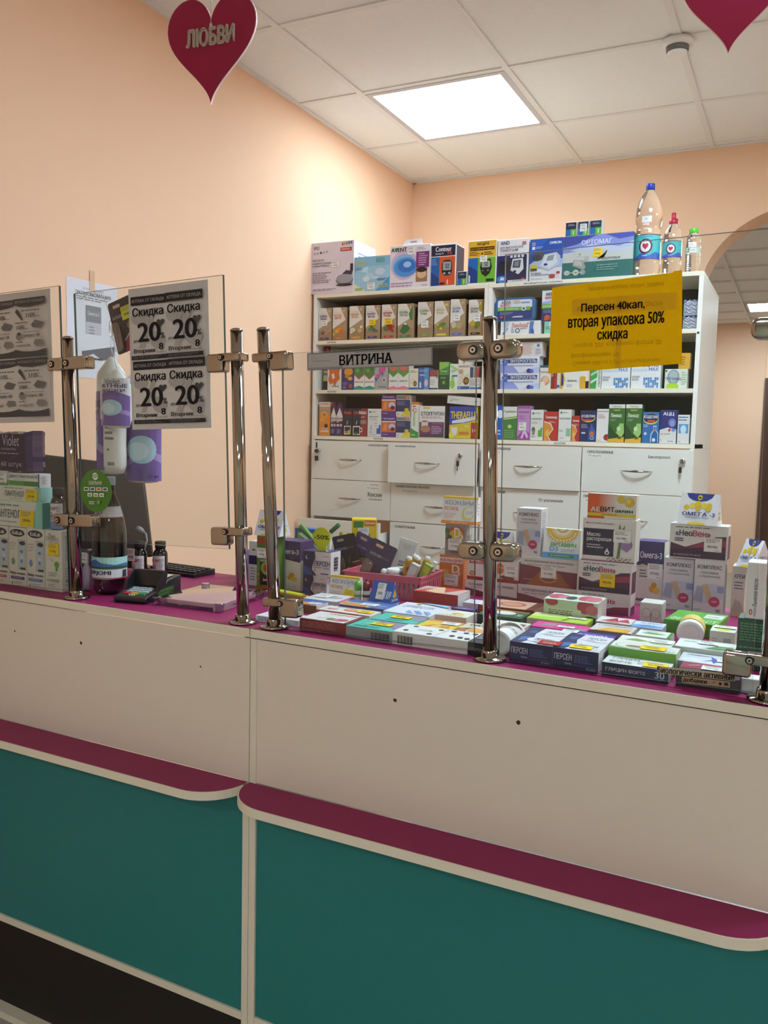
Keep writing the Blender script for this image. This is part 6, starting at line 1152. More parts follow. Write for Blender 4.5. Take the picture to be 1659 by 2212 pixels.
# keyboard
e = empty('computer_keyboard', sw(.10, .415, ZTOPC), TH+math.radians(-4)); tag(e, 'flat black computer keyboard at the back of the counter', 'keyboard')
mb = MB(); mb.prism([(0, 0), (.082, 0), (.082, .016), (0, .009)], 0, .19, axis='x'); kb = mb.obj('keyboard_base', BLACKP, e)
km = MB(); km.box(0, 0, 0, .0145, .0125, .005); kmesh = km.mesh('key', .001); kmesh.materials.append(mat('keycap_black', '26231F', .45, noise=.08))
for r in range(4):
    for c in range(10):
        k = bpy.data.objects.new('key', kmesh); C.objects.link(k); k.parent = kb; k.location = (.012+.0172*c, .010+.0168*r, .0095+.0014*r)
# card terminal
e = empty('card_terminal', sw(.352, .047, ZTOPC), TH+math.radians(12)); tag(e, 'black bank card payment terminal with coloured keys', 'card terminal')
W_, D_ = .082, .165
mb = MB(); mb.prism([(0, .004), (.004, 0), (D_, 0), (D_, .045), (.10, .04), (.085, .027), (.01, .016), (0, .012)], 0, W_, axis='x'); b_ = mb.obj('terminal_body', BLACKP, e); smooth_bevel(b_, .005, 3)
mb = MB(); mb.prism([(.05, .02), (.088, .028), (.098, .062), (.088, .064), (.055, .038)], -.002, .003, axis='x'); mb.prism([(.05, .02), (.088, .028), (.098, .062), (.088, .064), (.055, .038)], W_-.003, W_+.002, axis='x'); mb.prism([(.086, .027), (.094, .03), (.1, .064), (.09, .064)], .003, W_-.003, axis='x'); mb.obj('privacy_shield', BLACKP, e)
sl = (.027-.016)/(.085-.01)
def key_on(px, py, w_, d_, m, nm):
    z = .0165+sl*(py-.01); mb = MB(); mb.box(px, py, z-.001, px+w_, py+d_, z+.0028); mb.obj(nm, m, b_)
kg = mat('pale_grey_key', 'B9C4CC', .4, noise=.03)
for r in range(3):
    for c in range(3): key_on(.013+.0195*c, .034+.0125*r, .0155, .008, kg, 'number_key')
key_on(.013, .02, .0155, .009, mat('red_key', 'C8302A', .4, noise=.03), 'cancel_key'); key_on(.0325, .02, .0155, .009, mat('yellow_key', 'E0B01E', .4, noise=.03), 'clear_key'); key_on(.052, .02, .0155, .009, mat('green_key', '2E9A48', .4, noise=.03), 'enter_key')
for k in range(3): key_on(.032+.006*k, .0125, .0025, .0025, mat('white_dot', 'E8E4DC', .4, noise=.01), 'status_dot')
mb = MB(); mb.quad((.012, .112, .0432), (.07, .112, .0432), (.07, .15, .0458), (.012, .15, .0458)); mb.obj('screen', mat('pale_lcd', 'C9CDAE', .2, noise=.02), e)
printed('side_lettering', ((W_, .05, .006), (0, .08, 0), (0, 0, .02), (1, 0, 0)), [R(0, 0, 1, 1, '24401E'), T('ПРИЛОЖИТЕ', .08, .5, .9, .85, '6A9A4A', 0), LN(.1, .15, .8, .4, 1, '5A8A40')], PRINT, e, .0008)
# clear plastic money tray
e = empty('coin_tray', sw(.4475, .075, ZTOPC), TH+math.radians(4)); tag(e, 'clear lilac plastic money tray on the magenta worktop', 'money tray')
mb = MB(); mb.prism(rrect(0, 0, .178, .20, .02), .0005, .018, axis='z'); b_ = mb.obj('tray_body', CASE, e); smooth_bevel(b_, .002, 2)
ins = mat('tray_paper_insert', 'E2BDB2', .5, noise=.18, nscale=14)
mb = MB(); mb.prism(rrect(.012, .012, .166, .188, .03), .006, .0145, axis='z'); mb.obj('paper_insert', ins, e)
for px, py in ((.004, .006), (.174, .006), (.004, .194), (.174, .194)):
    mb = MB(); mb.lathe([(.009, .0004), (.010, .004), (.0085, .009), (.010, .013), (.0105, .018), (.009, .0205)], 14, cx=px, cy=py); mb.obj('tray_foot', CASE, e)
# ------------------------------------------------------------------ things hung at the glass and wall
o = part('notice_paper', mat('plain_paper', 'DEDCE2', .8, noise=.01), None, (0, -.205, 0, .0004, 0, .288)); o.location = (XL+.0006, 2.052, 1.654); tag(o, 'white paper notice taped to the peach wall', 'notice')
FRP = ((.0004, -.205, 0), (0, .205, 0), (0, 0, .288), (1, 0, 0))
printed('printed_text', FRP, [T('АПТЕКА ОТ СКЛАДА', .3, .9, .72, .925, '8A868C', 0), T('ЭКОНОМОМАНИЯ', .16, .845, .86, .885, '5A565C', 1), LN(.18, .79, .82, .835, 2, '8A868C'), R(.36, .58, .66, .75, '8E8C92'), T('Омега-3', .39, .65, .62, .69, 'D8D6DA', 1), R(.36, .46, .66, .58, 'C4C2C8'), LN(.42, .45, .55, .54, 3, '8A888E'), P([(.27, .27), (.93, .36), (.93, .22), (.7, .2), (.5, .26), (.3, .2)], '6E6C72'), LN(.4, .18, .7, .22, 1, '4A484E')], PAPER, o)
printed('adhesive_tape', ((.0012, -.115, .26), (0, .02, 0), (0, 0, .06), (1, 0, 0)), [R(0, 0, 1, 1, 'E3BC98')], GLOSSY, o)
def lip_card(mat_w, label, c0, c1, fruit, word=True, tube='5A2E3A', group='lip balm cards', tagc=None):
    """blister card, hanging hole at the top; local x width, z height"""
    w_, h_ = .072, .118; e = empty('lip_balm_card'); tag(e, label, 'blister card', group); e.matrix_world = mat_w
    mb = MB(); mb.prism(rrect(0, 0, w_, h_, .006), 0, .0012, c0); mb.obj('card', PRINT, e)
    ops = [P([(.35, 0), (1, 0), (1, .35), (.7, .33), (.45, .2)], c1), P([(.42, .2), (.7, .33), (1, .35), (1, .37), (.68, .35), (.4, .22)], 'D8C8C4')] + fruit
    if word: ops += [T('БАЛЬЗАМ', .1, .66, .55, .72, 'C4BCC8', 1), T('для губ', .58, .66, .86, .72, '9A90A4', 0)]
    ops += [P(rrect(.2, .86, .5, .92, .028, 3), 'D8B49A')]
    printed('card_print', ((0, 0, 0), (w_, 0, 0), (0, 0, h_), (0, -1, 0)), ops, PRINT, e)
    mb = MB(); mb.lathe([(.0075, .006), (.008, .01), (.008, .055), (.0065, .058)], 14, cx=.02, cy=-.006, sy=.8, col=tube); mb.obj('balm_stick', GLOSSY, e)
    mb = MB(); mb.prism(rrect(.006, .002, .034, .066, .008), -.0155, -.0148); mb.obj('blister', FILM, e)
    if tagc: sticker(e, ((0, 0, 0), (w_, 0, 0), (0, 0, h_), (0, -1, 0)), .5, .58, .98, .83, tagc, '99.00р.')
    return e
MEL = [E(.75, .47, .16, .09, '3A4A30'), E(.74, .46, .13, .07, 'B06A3A')]
def atc(s, t, z, lean): return Matrix.Translation(sw(s, t, z)) @ Matrix.Rotation(TH, 4, 'Z') @ Matrix.Rotation(math.radians(lean), 4, 'Y')
lip_card(atc(.361, .058, 1.666, -16), 'dark lip balm card with yellow tag hung behind glass, the whole one', '2A2428', '9A2E44', MEL, tagc='D8D02E')
lip_card(atc(.428, .082, 1.672, -16), 'dark lip balm card with yellow tag, half hidden by the discount leaflets', '2A2428', '9A2E44', MEL, tagc='D8D02E')
# cotton pads hung on a paper clip
def pads(loc, w_, h_, label, face, rz, tilt=0.):
    e = empty('cotton_pad_pack', loc, rot=(0, tilt, rz)); tag(e, label, 'cotton pads', 'hanging cotton pad packs')
    mb = MB(); seg = 28; prof = [(.02, -h_), (w_*.42, -h_+.003), (w_*.5, -h_+.02)]+[(w_*(.5+.008*math.sin(i*2.2)), -h_+.02+(h_-.065)*i/8) for i in range(1, 9)]+[(w_*.46, -.035), (w_*.3, -.02), (.012, -.006), (.006, .0)]
    mb.lathe(prof, seg, 'DAD8D2', sy=.62); mb.obj('pack_film', GLOSSY, e)
    if face:
        K0 = 20
        for nm, z0, z1, base, ops, ang, rz2 in face:
            mb = MB()
            def pt(u, v, ee): t = math.radians(-90+rz2+ang*(u-.5)); return ((w_*.512+ee)*math.cos(t), (w_*.512*.62+ee)*math.sin(t), z0+(z1-z0)*v)
            for i in range(K0): mb.quad(pt(i/K0, 0, .0005), pt((i+1)/K0, 0, .0005), pt((i+1)/K0, 1, .0005), pt(i/K0, 1, .0005), base)
            lb = mb.obj(nm, GLOSSY, e, fix=False); tmp = MB(); draw(tmp, ((0, 0, 0), (1, 0, 0), (0, 1, 0), (0, 0, 1)), ops, .0009, .00012); tmp = split_u(tmp, K0); tmp.v = [pt(*p) for p in tmp.v]; tmp.obj('label_print', GLOSSY, lb, fix=False)
    return e
VI = '6E549E'
pf = lambda: [P([(0, 0), (1, 0), (1, .62), (.5, .74), (0, .66)], VI), P([(0, .12), (.5, .3), (1, .2), (1, .3), (.5, .38), (0, .2)], '9A86C0'), E(.45, .38, .3, .17, 'A8C8D8'), E(.38, .36, .2, .11, 'C8DCE6'), T('ВАТНЫЕ', .08, .80, .9, .88, '3E2E66', 2), T('ДИСКИ', .12, .69, .82, .77, '3E2E66', 2), LN(.1, .62, .8, .67, 1, '5A4484')]
pads(sw(.346, .0685, 1.637), .078, .134, 'smaller cotton pad pack with script word, hung in front of the long ones', [('pack_label', -.134+.006, -.022, 'D2CED4', pf()+[T('Violet', .3, .88, .7, .98, '4A4650', 0)], 150, 12)], TH)
SEAM = lambda rz_: ('pack_seam', -.255, -.06, 'DAD6CE', [LN(.3, .3, .8, .5, 3, '6A6670'), P([(.4, .2), (.55, .2), (.475, .23)], '4A4650'), R(.45, .02, .8, .06, '8A8690')], 70, rz_)
pads(sw(.291, .106, 1.668), .080, .272, 'long cotton pad pack with white seam, nearer the chrome post', [('pack_label', -.262, -.08, VI, pf(), 120, -60), SEAM(20)], TH)
pads(sw(.336, .160, 1.655), .098, .280, 'long violet cotton pad pack of 120 beside its twin', [('pack_label', -.274, -.08, VI, pf()+[T('120 шт', .55, .04, .8, .08, '2E2450', 1)], 165, 35)], TH)
mb = MB(); c0 = Vector(sw(.306, .075, 1.81)); mb.tube([sw(.272, TG-.004, 1.79), sw(.306, TG-.0045, 1.806), sw(.318, TG+.02, 1.80), sw(.312, .075, 1.775), sw(.312, .085, 1.755)], .0008, 6)
st_ = mb.obj('hanging_string', STRING); tag(st_, 'thin string over the glass edge holding the cotton pad packs', 'string')
mb = MB(); q = Vector(sw(.312, .085, 0)); pc = [(0, 1.755), (.006, 1.75), (.006, 1.715), (0, 1.71), (-.005, 1.715), (-.005, 1.745), (0, 1.749), (.0035, 1.744), (.0035, 1.72)]
mb.tube([tuple(q+CD*a+Vector((0, 0, b))) for a, b in pc], .0008, 6); mb.obj('paper_clip', SATIN, st_)
mb = MB(); mb.tube([sw(.312, .085, 1.71), sw(.318, .078, 1.69), sw(.346, .0685, 1.637)], .0008, 6); mb.tube([sw(.312, .085, 1.71), sw(.302, .095, 1.69), sw(.291, .106, 1.668)], .0008, 6); mb.tube([sw(.312, .085, 1.71), sw(.330, .105, 1.685), sw(.336, .160, 1.655)], .0008, 6); mb.obj('lower_thread', STRING, st_)

# ------------------------------------------------------------------ boxes standing on the second counter unit
carton('violet_hidden', 'violet carton edge beside the chrome post over the worktop joint', '7A5E94', name='supplement_box', F=[LN(.2, .3, .8, .7, 2, '4A3A64')])
carton('navy_white', 'white box with navy band beside the green dinosaur vitamin box', 'D2CFC6', name='supplement_box', F=[R(0, .48, 1, .68, '2A2648'), LN(.15, .1, .85, .42, 5, '8A8A84'), LN(.4, .76, .9, .84, 1, '3A6A4A')])
carton('liz', 'green children vitamin box with jar picture and a white price tag', '5E7A2E', name='vitamin_box', F=[R(.08, .86, .44, .97, 'B03A2E'), R(.5, .84, .85, .97, 'C0402E'), R(.22, .12, .98, .58, '2E2418'), E(.6, .42, .34, .12, '7AA83A'), E(.62, .42, .2, .07, 'A83A2A'), T('МАРМЕЛАД', .25, .52, .95, .58, 'E0DCC8', 1), E(.12, .3, .05, .02, 'D8822E'), E(.12, .22, .05, .02, 'C84A2E'), E(.15, .4, .05, .02, '3A8AB0'), P([(0, 0), (1, 0), (1, .06), (.5, .1), (0, .05)], 'B05A1E'), T('Динозавр', .4, .18, .85, .24, 'E4E0D0', 1)], tags=[('F', .05, .6, .62, .78, WT, '199.00р.')])
OM = [R(0, .62, 1, 1, '413164'), P([(0, .62), (1, .62), (1, .55), (.7, .58), (.4, .68), (0, .6)], 'DCD6C6'), P([(0, .62), (.4, .7), (.7, .6), (1, .58), (1, .64), (0, .66)], '413164'), T('Омега-3', .12, .74, .92, .84, 'DAD6DC', 2), LN(.12, .42, .5, .56, 3, '6A6462'), E(.62, .26, .12, .05, 'C89A1E'), E(.76, .24, .12, .05, 'D8AE2A'), E(.68, .32, .1, .05, 'C08E16'), R(.04, .06, .45, .1, '4A4660')]+[E(.12+.09*i, .04+.045*j, .02, .01, 'A8A8A8') for i in range(9) for j in range(2)]
carton('omega_l', 'violet and cream omega capsule box behind the leaning chrome post', 'D8D2C2', name='supplement_box', F=OM, T_=[R(0, 0, 1, 1, '4E3C74')], R_=[R(0, .62, 1, 1, '3A2C5A'), LN(.2, .1, .8, .5, 6, '9A988A')])
PER = [R(0, 0, 1, 1, 'D9D0D2'), P([(0, 0), (.5, 0), (.32, .25), (.36, .5), (.45, .75), (.42, 1), (0, 1)], '1F2450'), P([(0, 0), (.38, 0), (.24, .3), (0, .4)], '2E4A8A')]+[E(.41+.03*math.sin(i*1.1), .12+.09*i, .018, .022, '20203A') for i in range(10)]+[E(.16, .75, .06, .08, 'D8DCE8'), E(.185, .765, .055, .075, '1F2450'), T('ПЕРСЕН', .43, .42, .97, .62, '2A2458', 2), T('Ночь', .76, .3, .96, .38, '2A2458', 1), LN(.43, .32, .7, .37, 1, '3A3464'), LN(.72, .8, .94, .84, 1, '4A4470'), R(.66, .08, .93, .12, '2A3468')]
BAR = lambda: [R(.3, .2+.6*i/9, .7, .2+.6*(i+.5+.4*(i % 2))/9, '2A2A30') for i in range(9)]
for k, lb in (('pers_low', 'white and midnight blue calming tablet box, lower of two beside the basket'), ('pers_up', 'white and midnight blue calming tablet box carrying the round yellow sign')):
    carton(k, lb, 'D9D0D2', name='calming_tablet_box', group='stacked calming tablet boxes', F=PER, T_=[R(0, 0, 1, 1, '2A3070'), T('ПЕРСЕН', .35, .4, .7, .7, 'C8CCDC', 1)], R_=BAR())
x, y, z, a, w_, d_, h_ = POS['pers_up']; zt = z+h_
e = empty('round_discount_sign', (x+.022, y+.012, zt+.0006), a); tag(e, 'round yellow discount sign standing on the calming tablet box', 'sign')
mb = MB(); cx_, cz_, r_ = .022, .034, .0245; pts = [(.008, 0), (.036, 0), (.034, .012)]+[(cx_+r_*math.cos(math.radians(t)), cz_+r_*math.sin(math.radians(t))) for t in range(-50, 231, 12)]+[(.010, .012)]
mb.prism(pts, 0, .0012, 'C9D22A'); mb.obj('sign_card', PAPER, e)
printed('sign_lettering', ((0, 0, 0), (.044, 0, 0), (0, 0, .058), (0, -1, 0)), [T('-50%', .05, .5, .97, .68, '22241A', 2)], PAPER, e)
part('sign_foot', mat('clear_sign_foot', 'D4DCE4', .2, noise=.02), e, (.008, 0, -.0004, .036, .012, .0006))
COE = [R(0, 0, 1, .12, 'DC8A34'), R(0, .93, 1, 1, 'E0B82E'), T('КОЭНЗИМ', .08, .7, .88, .86, '8A8EA4', 1), T('РЕТАРД', .05, .48, .46, .62, 'DE7A34', 2), LN(.06, .2, .42, .4, 3, 'D8A8A0'), E(.76, .42, .17, .24, 'D8C83A'), E(.78, .44, .14, .2, 'DEDCD8'), T('Q10', .7, .36, .88, .5, '9AA0B4', 1)]
tent('coen_low', 'white and orange coenzyme carton with yellow tag standing before the pink basket', 'DDDAD6', F=COE, T_=[R(0, 0, 1, 1, 'E0B02E')], tags=[('F', .52, .02, .96, .5, YT, '648.50р.')], f0=.45, f1=.8, group='white and orange coenzyme cartons')
tent('fish', 'blue tent-shaped fish oil carton in front of the pink basket', '2A58A8', F=[T('РЫБИЙ ЖИР', .35, .42, .98, .75, 'DDE4F0', 2), E(.12, .12, .08, .07, 'D88A2E'), E(.5, .08, .1, .06, 'D89A3A'), E(.3, .85, .05, .05, '8AC8E0'), T('A D E', .4, .2, .7, .3, '8AD0E0', 1)], R_=[P([(.35, .5), (.5, .75), (.65, .5), (.5, .42)], 'D8A02E'), T('Детский', .28, .3, .72, .42, 'DDE4F0', 1), T('рыбий жир', .15, .14, .85, .27, 'DDE4F0', 1)], tags=[('F', .3, .38, .68, .92, WT, '305.00р.')])
carton('calc', 'orange calcium vitamin box with white price tag, base of its stack', 'D07A2E', name='vitamin_box', group='stack of vitamin boxes beside the post', F=[R(0, .77, 1, .93, 'E0D8D0'), T('КАЛЬЦИЙ', .05, .79, .95, .91, 'C2481E', 2), P([(.1, .4), (.2, .6), (.4, .55), (.42, .35), (.25, .25)], 'D8B02E'), P([(0, .1), (.3, .3), (.2, .5), (0, .4)], 'C8A02A'), T('D', .55, .48, .85, .72, 'E8DCCC', 2), T('3', .76, .42, .88, .52, 'E8DCCC', 2), P([(.7, 0), (1, 0), (1, .5)], 'C0621E')], R_=[R(0, 0, 1, 1, 'B0501E'), LN(.2, .3, .8, .9, 8, 'D89A5A')], tags=[('F', .24, .1, .82, .44, WT, '294.00р.')])
carton('d3', 'grey vitamin box with big white letter and arcs, middle of its stack', '8C8A88', name='vitamin_box', group='stack of vitamin boxes beside the post', F=[E(.55, .68, .42, .24, 'B8502A'), E(.55, .64, .34, .19, 'D8B02E'), E(.1, .76, .12, .1, '3A7A3A'), E(.15, .6, .08, .06, 'B84A2A'), P([(.05, .5), (.2, .66), (.35, .6), (.3, .5)], '2E5A34'), T('D', .46, .56, .74, .88, 'E4E0DC', 2), T('3', .74, .52, .9, .66, 'E4E0DC', 2), T('витамин', .3, .07, .8, .14, '3A3A3E', 1)], R_=[E(.35, .75, .2, .12, 'B8B6B2'), E(.7, .75, .2, .12, 'B8B6B2')], tags=[('F', .18, .16, .84, .52, WT, '173.00р.')])
tent('coen_up', 'white and orange coenzyme carton without tag, top of the vitamin stack', 'DDDAD6', F=COE+[T('30 капсул', .3, .03, .75, .09, 'F0DCC8', 0)], T_=[R(0, 0, 1, 1, 'E0B02E')], R_=[R(0, 0, 1, .12, 'D07A2A'), LN(.4, .3, .7, .8, 4, '9A9894')], f0=.42, f1=.85, group='white and orange coenzyme cartons')
ESF = lambda full: [P([(0, 0), (1, 0), (1, .55), (.6, .58), (.3, .66), (0, .72)] if full else [(0, 0), (1, 0), (1, .12), (.5, .2), (.15, .42), (0, .48)], '7A3A48'), P([(.1, 0), (.9, 0), (.7, .5), (.5, .56), (.35, .5)] if full else [(.3, 0), (.8, 0), (.6, .1)], '9A5A3E'), T('ЭССЕНЦИАЛЬНЫЕ ФОСФОЛИПИДЫ', .07, .8 if full else .62, .93, .88 if full else .8, '34282E', 1), LN(.12, .7 if full else .48, .88, .745 if full else .56, 1, '8A8082')]
GE = 'wide phospholipid cartons'
carton('ess_l', 'wide white and plum phospholipid carton under the red coenzyme box', 'D9D3CE', name='phospholipid_box', group=GE, F=ESF(False))
carton('ess_low', 'wide white and plum phospholipid carton, lower of two under the joint complex box', 'D9D3CE', name='phospholipid_box', group=GE, F=ESF(False))
carton('ess_mid', 'wide plum phospholipid carton with price tag under the joint complex box', 'D9D3CE', name='phospholipid_box', group=GE, F=ESF(True)+[E(.5, .36, .17, .24, 'B8804A'), E(.5, .38, .145, .2, '8A4A3E'), T('30 капсул', .06, .17, .2, .23, 'D0B0A8', 0), LN(.68, .1, .95, .14, 1, 'A8706A')], tags=[('F', .37, .3, .64, .72, WT, '351.00р.')])
carton('coenz_f', 'white and red coenzyme box behind the middle chrome post', 'DCD5CE', name='coenzyme_box', F=[R(0, 0, 1, .16, '9A2E28'), R(.04, .76, .5, .96, 'B03A30'), T('Коэнзим', .08, .8, .46, .92, 'E2D8D0', 1), T('Q10', .62, .5, .7, .8, 'E0C8A8', 1), E(.64, .62, .08, .24, 'D0702E'), T('Форте', .62, .6, .8, .74, 'E4D8CC', 1), E(.1, .3, .05, .12, 'D0702E'), T('30', .07, .26, .13, .35, 'E4D8CC', 1), E(.75, .25, .09, .09, '6A4034'), E(.86, .22, .06, .07, '7A4A3A')], R_=[LN(.2, .2, .8, .9, 6, '9A948E')], tags=[('F', .74, .3, .985, .78, WT, '392.00р.')])
CMP = [R(0, 0, 1, 1, 'D3D1D4'), T('КОМПЛЕКС', .1, .84, .9, .91, '33304A', 2), T('ГЛЮКОЗАМИНА', .2, .75, .8, .79, '4A4660', 1), T('С ХОНДРОИТИНОМ', .15, .68, .85, .72, '4A4660', 1), P([(0, .18), (0, .5), (.5, .58), (1, .56), (1, .32), (.5, .22)], 'BCC2D2'), P([(0, .25), (.12, .52), (.34, .5), (.3, .22)], '9AA2B4'), P([(.26, .54), (.46, .56), (.64, .28), (.5, .2)], 'C2A884'), R(.78, .42, 1, .54, '8A94BC'), E(.7, .25, .18, .095, 'B82E68'), T('GMP', .61, .235, .79, .27, 'E4CCD6', 1), T('90', .76, .065, .9, .115, '4A4660', 1), LN(.05, .07, .4, .1, 1, '6A6878')]
GC = 'joint complex boxes'
RT = [LN(.15, .1, .85, .92, 16, 'A4A2A6')]
carton('compl_up', 'silver white joint complex box standing on the plum phospholipid carton', 'D3D1D4', name='joint_complex_box', group=GC, F=CMP, R_=RT)
carton('compl_l', 'silver white joint complex box beside the violet omega box', 'D3D1D4', name='joint_complex_box', group=GC, F=CMP)
carton('compl_r', 'silver white joint complex box beside the cream carton', 'D3D1D4', name='joint_complex_box', group=GC, F=CMP, R_=RT)
tent('d3_2000', 'white vitamin carton with golden sun and blue base beside the thistle box', 'DEDCD4', F=[R(0, 0, 1, .2, '5F9CD0'), R(.16, .05, .86, .15, '3A8A4A'), LN(.22, .08, .8, .12, 1, 'C8E0D0'), E(.5, .98, .44, .42, 'DDB04A'), E(.5, 1.0, .3, .3, 'E6C878'), E(.5, 1.02, .24, .24, 'DEDCD4'), E(.5, 1.02, .16, .16, 'D8A84A'), E(.5, 1.02, .1, .1, 'E6DCC4')]+[E(.5+.36*math.cos(math.radians(t)), .92+.32*math.sin(math.radians(t)), .025, .03, 'EADFC0') for t in range(195, 350, 14)]+[T('ВИТАМИН', .22, .4, .9, .53, '4A9A3A', 2), T('D3', .2, .24, .42, .39, '5A94CC', 2), T('2000МЕ', .5, .23, .88, .35, '8AAED4', 0), R(0, 1.0, 1, 1.0, 'DEDCD4')], f0=.45, f1=.85, name='vitamin_carton')
NEO = [P([(.02, .03), (.97, .03), (.97, .7), (.8, .68), (.55, .5), (.28, .34), (.02, .46)], '571F3E'), P([(.3, .32), (.6, .52), (.97, .6), (.97, .4), (.6, .36)], '9A2E58'), P([(.02, .25), (.4, .3), (.97, .2), (.97, .05), (.02, .05)], '3A1E3A'), LN(.1, .88, .8, .93, 1, '5A4A5A'), T('«Нео', .1, .66, .39, .83, '2E2440', 2), T('Вен»', .4, .66, .7, .83, 'B42E5E', 2), R(.09, .56, .24, .6, '6A5A78'), R(.09, .5, .24, .54, '6A5A78'), T('60 ТАБЛЕТОК ПО 500 МГ', .08, .09, .56, .14, 'C8A8B8', 0)]
GN_ = 'white and burgundy vein tablet boxes'
carton('neo_low', 'white and burgundy vein tablet box, lowest, behind the floral box', 'DAD5CF', name='vein_tablet_box', group=GN_, F=[P([(.25, 0), (.97, 0), (.97, .42), (.7, .36), (.4, .1)], '8A2A54'), T('Вен»', .42, .5, .72, .8, 'B42E5E', 2), T('«Нео', .12, .5, .4, .8, '2E2440', 2), LN(.1, .85, .7, .92, 1, '5A4A5A')], R_=[R(.05, 0, .95, .4, '5A1E40')])
carton('neo_mid', 'white and burgundy vein tablet box with yellow tag under the thistle box', 'DAD5CF', name='vein_tablet_box', group=GN_, F=NEO, R_=[R(.05, .03, .95, .7, '5A1E40')], tags=[('F', .42, .2, .7, .62, YT, '950.00р.')])
carton('neo_top', 'white and burgundy vein tablet box with white tag on two joint complex boxes', 'DAD5CF', name='vein_tablet_box', group=GN_, F=NEO, R_=[R(.05, .03, .95, .7, '5A1E40')], T_=[P([(0, 0), (.3, 0), (.1, 1), (0, 1)], 'C8B8C0')], tags=[('F', .6, .25, .9, .65, WT, '850.00р.')])
carton('maslo', 'white and dark violet milk thistle oil box with flower picture', 'DDD8D2', name='thistle_oil_box', F=[R(.02, .12, .6, .76, '2E2640'), T('АПТЕЧНЫЙ СТАНДАРТ', .1, .86, .6, .91, '4A3E4E', 1), E(.08, .885, .014, .02, 'B8324A'), T('Масло', .09, .58, .34, .67, 'E2DEE0', 1), T('расторопши', .09, .45, .55, .545, 'E2DEE0', 1), LN(.09, .28, .45, .4, 2, 'B8B0BC'), P([(.48, .32), (.52, .22), (.48, .16), (.44, .22)], 'DAD6DC'), E(.48, .21, .045, .05, 'DAD6DC'), E(.48, .205, .022, .025, '2E2640'), E(.82, .42, .13, .13, '8A6A9A'), P([(.7, .35), (.82, .58), (.95, .4), (.85, .25)], '9A78A8'), P([(.66, .1), (.7, .5), (.74, .5), (.72, .1)], '6A7A4A'), P([(.68, .78), (.7, .9), (.73, .78)], '5A7A3A'), P([(.75, .78), (.8, .88), (.79, .77)], '5A7A3A')]+[E(.5+.03*i, .07+.03*math.sin(i*2.3), .016, .014, '7A5A2E') for i in range(15)]+[R(0, 0, 1, .025, '8A3A6A')], tags=[('F', .59, .47, .91, .74, WT, '161.00р.')])
carton('aevit', 'white and orange vitamin box with two yellow capsules on the thistle box', 'DFDAD2', name='vitamin_box', F=[('r', 0, .22, .22, 1, 'DC5A24'), ('r', .22, .22, .6, 1, ['DC5A24', 'DDD6CE', 'DDD6CE', 'DC5A24']), R(0, 0, .35, .16, 'DC5A24'), R(0, .1, 1, .22, 'E0C22E'), E(.68, .8, .085, .16, 'DDBE4A'), E(.86, .7, .1, .19, 'D8B42E'), E(.84, .74, .05, .1, 'E6D06A'), T('АЕ', .07, .28, .26, .46, 'E8E2DC', 2), T('ВИТ', .27, .28, .56, .48, '1E1A1A', 2), T('амин', .57, .27, .93, .38, '1E1A1A', 2), LN(.3, .13, .65, .19, 1, '8A7420')])
carton('kidney', 'pale box with a line drawing of kidneys behind the orange box', 'CFCAC4', name='supplement_box', F=[E(.3, .5, .2, .24, '8A8480'), E(.3, .5, .18, .22, 'CFCAC4'), E(.72, .5, .2, .24, '8A8480'), E(.72, .5, .18, .22, 'CFCAC4'), R(.49, .15, .53, .5, '8A8480')])
carton('omega_r', 'violet and cream omega capsule box with price tag beside the joint complex boxes', 'D5D0C6', name='supplement_box', F=OM, T_=[R(0, 0, 1, 1, '4E3C74')], tags=[('F', .42, .42, .98, .66, WT, '870.00р.')])
OT = [E(.5, 1.02, .38, .3, '2A3480')]+[]
OTF = [R(0, 0, 1, 1, 'DCD9DC'), P([(.14, 1), (.2, .86), (.32, .77), (.5, .73), (.68, .77), (.8, .86), (.86, 1)], '2A3480'), E(.5, .87, .06, .08, 'D8C83A'), P([(.44, .88), (.5, .9), (.56, .85), (.5, .83)], '2A2A30')]+[E(u, v, .075, .085, c) for u, v, c in ((.18, .54, 'D8B41E'), (.33, .6, 'E0C232'), (.47, .68, 'D8B41E'), (.62, .62, 'E0C232'), (.48, .53, 'D4AC18'), (.76, .62, 'D8B41E'), (.74, .53, 'D8BA28'))]+[T('ОМЕГА -3', .1, .28, .93, .4, '2A2E6E', 2), T('КОНЦЕНТРАТ', .2, .18, .8, .25, '3A3E7A', 0), E(.5, .0, .24, .09, 'E0C42E'), R(.0, -.0, .0, .0, 'DCD9DC')]
OTF = [op for op in OTF if not (op[0] == 'r' and op[1] == op[3])]
OTR = [T('ОМЕГА -3', .3, .36, .7, .43, '2A2E6E', 1), E(.42, .22, .08, .06, 'D8B41E'), E(.58, .2, .08, .06, 'E0C232'), E(.5, .27, .07, .05, 'D4AC18')]
GO = 'tent-shaped omega cartons'
ot_ = tent('omega_tent', 'white and blue tent-shaped omega carton on the burgundy vein tablet box', 'DCD9DC', F=OTF, R_=OTR, group=GO); ot_.rotation_euler.z -= math.radians(9)
def omega_at(loc, rz, w_, d_, h_, label):
    mb = MB(); mb.prism([(0, 0), (d_, 0), (d_/2, h_)], 0, w_, 'DCD9DC', axis='x'); o = mb.obj('tent_carton', PRINT); o.location = loc; o.rotation_euler = (0, 0, rz); tag(o, label, 'box', GO)
    fr = tent_frames(w_, d_, h_, d_/2, d_/2); printed('front_print', fr['F'], OTF, PRINT, o); printed('side_print', fr['R'], OTR, PRINT, o)
x, y, z, a, w_, d_, h_ = POS['liz']
omega_at((x-.010, y+.002, z+h_), a, .076, .05, .062, 'white and blue tent-shaped omega carton on the green dinosaur vitamin box')
x, y, z, a, w_, d_, h_ = POS['coenz_f']
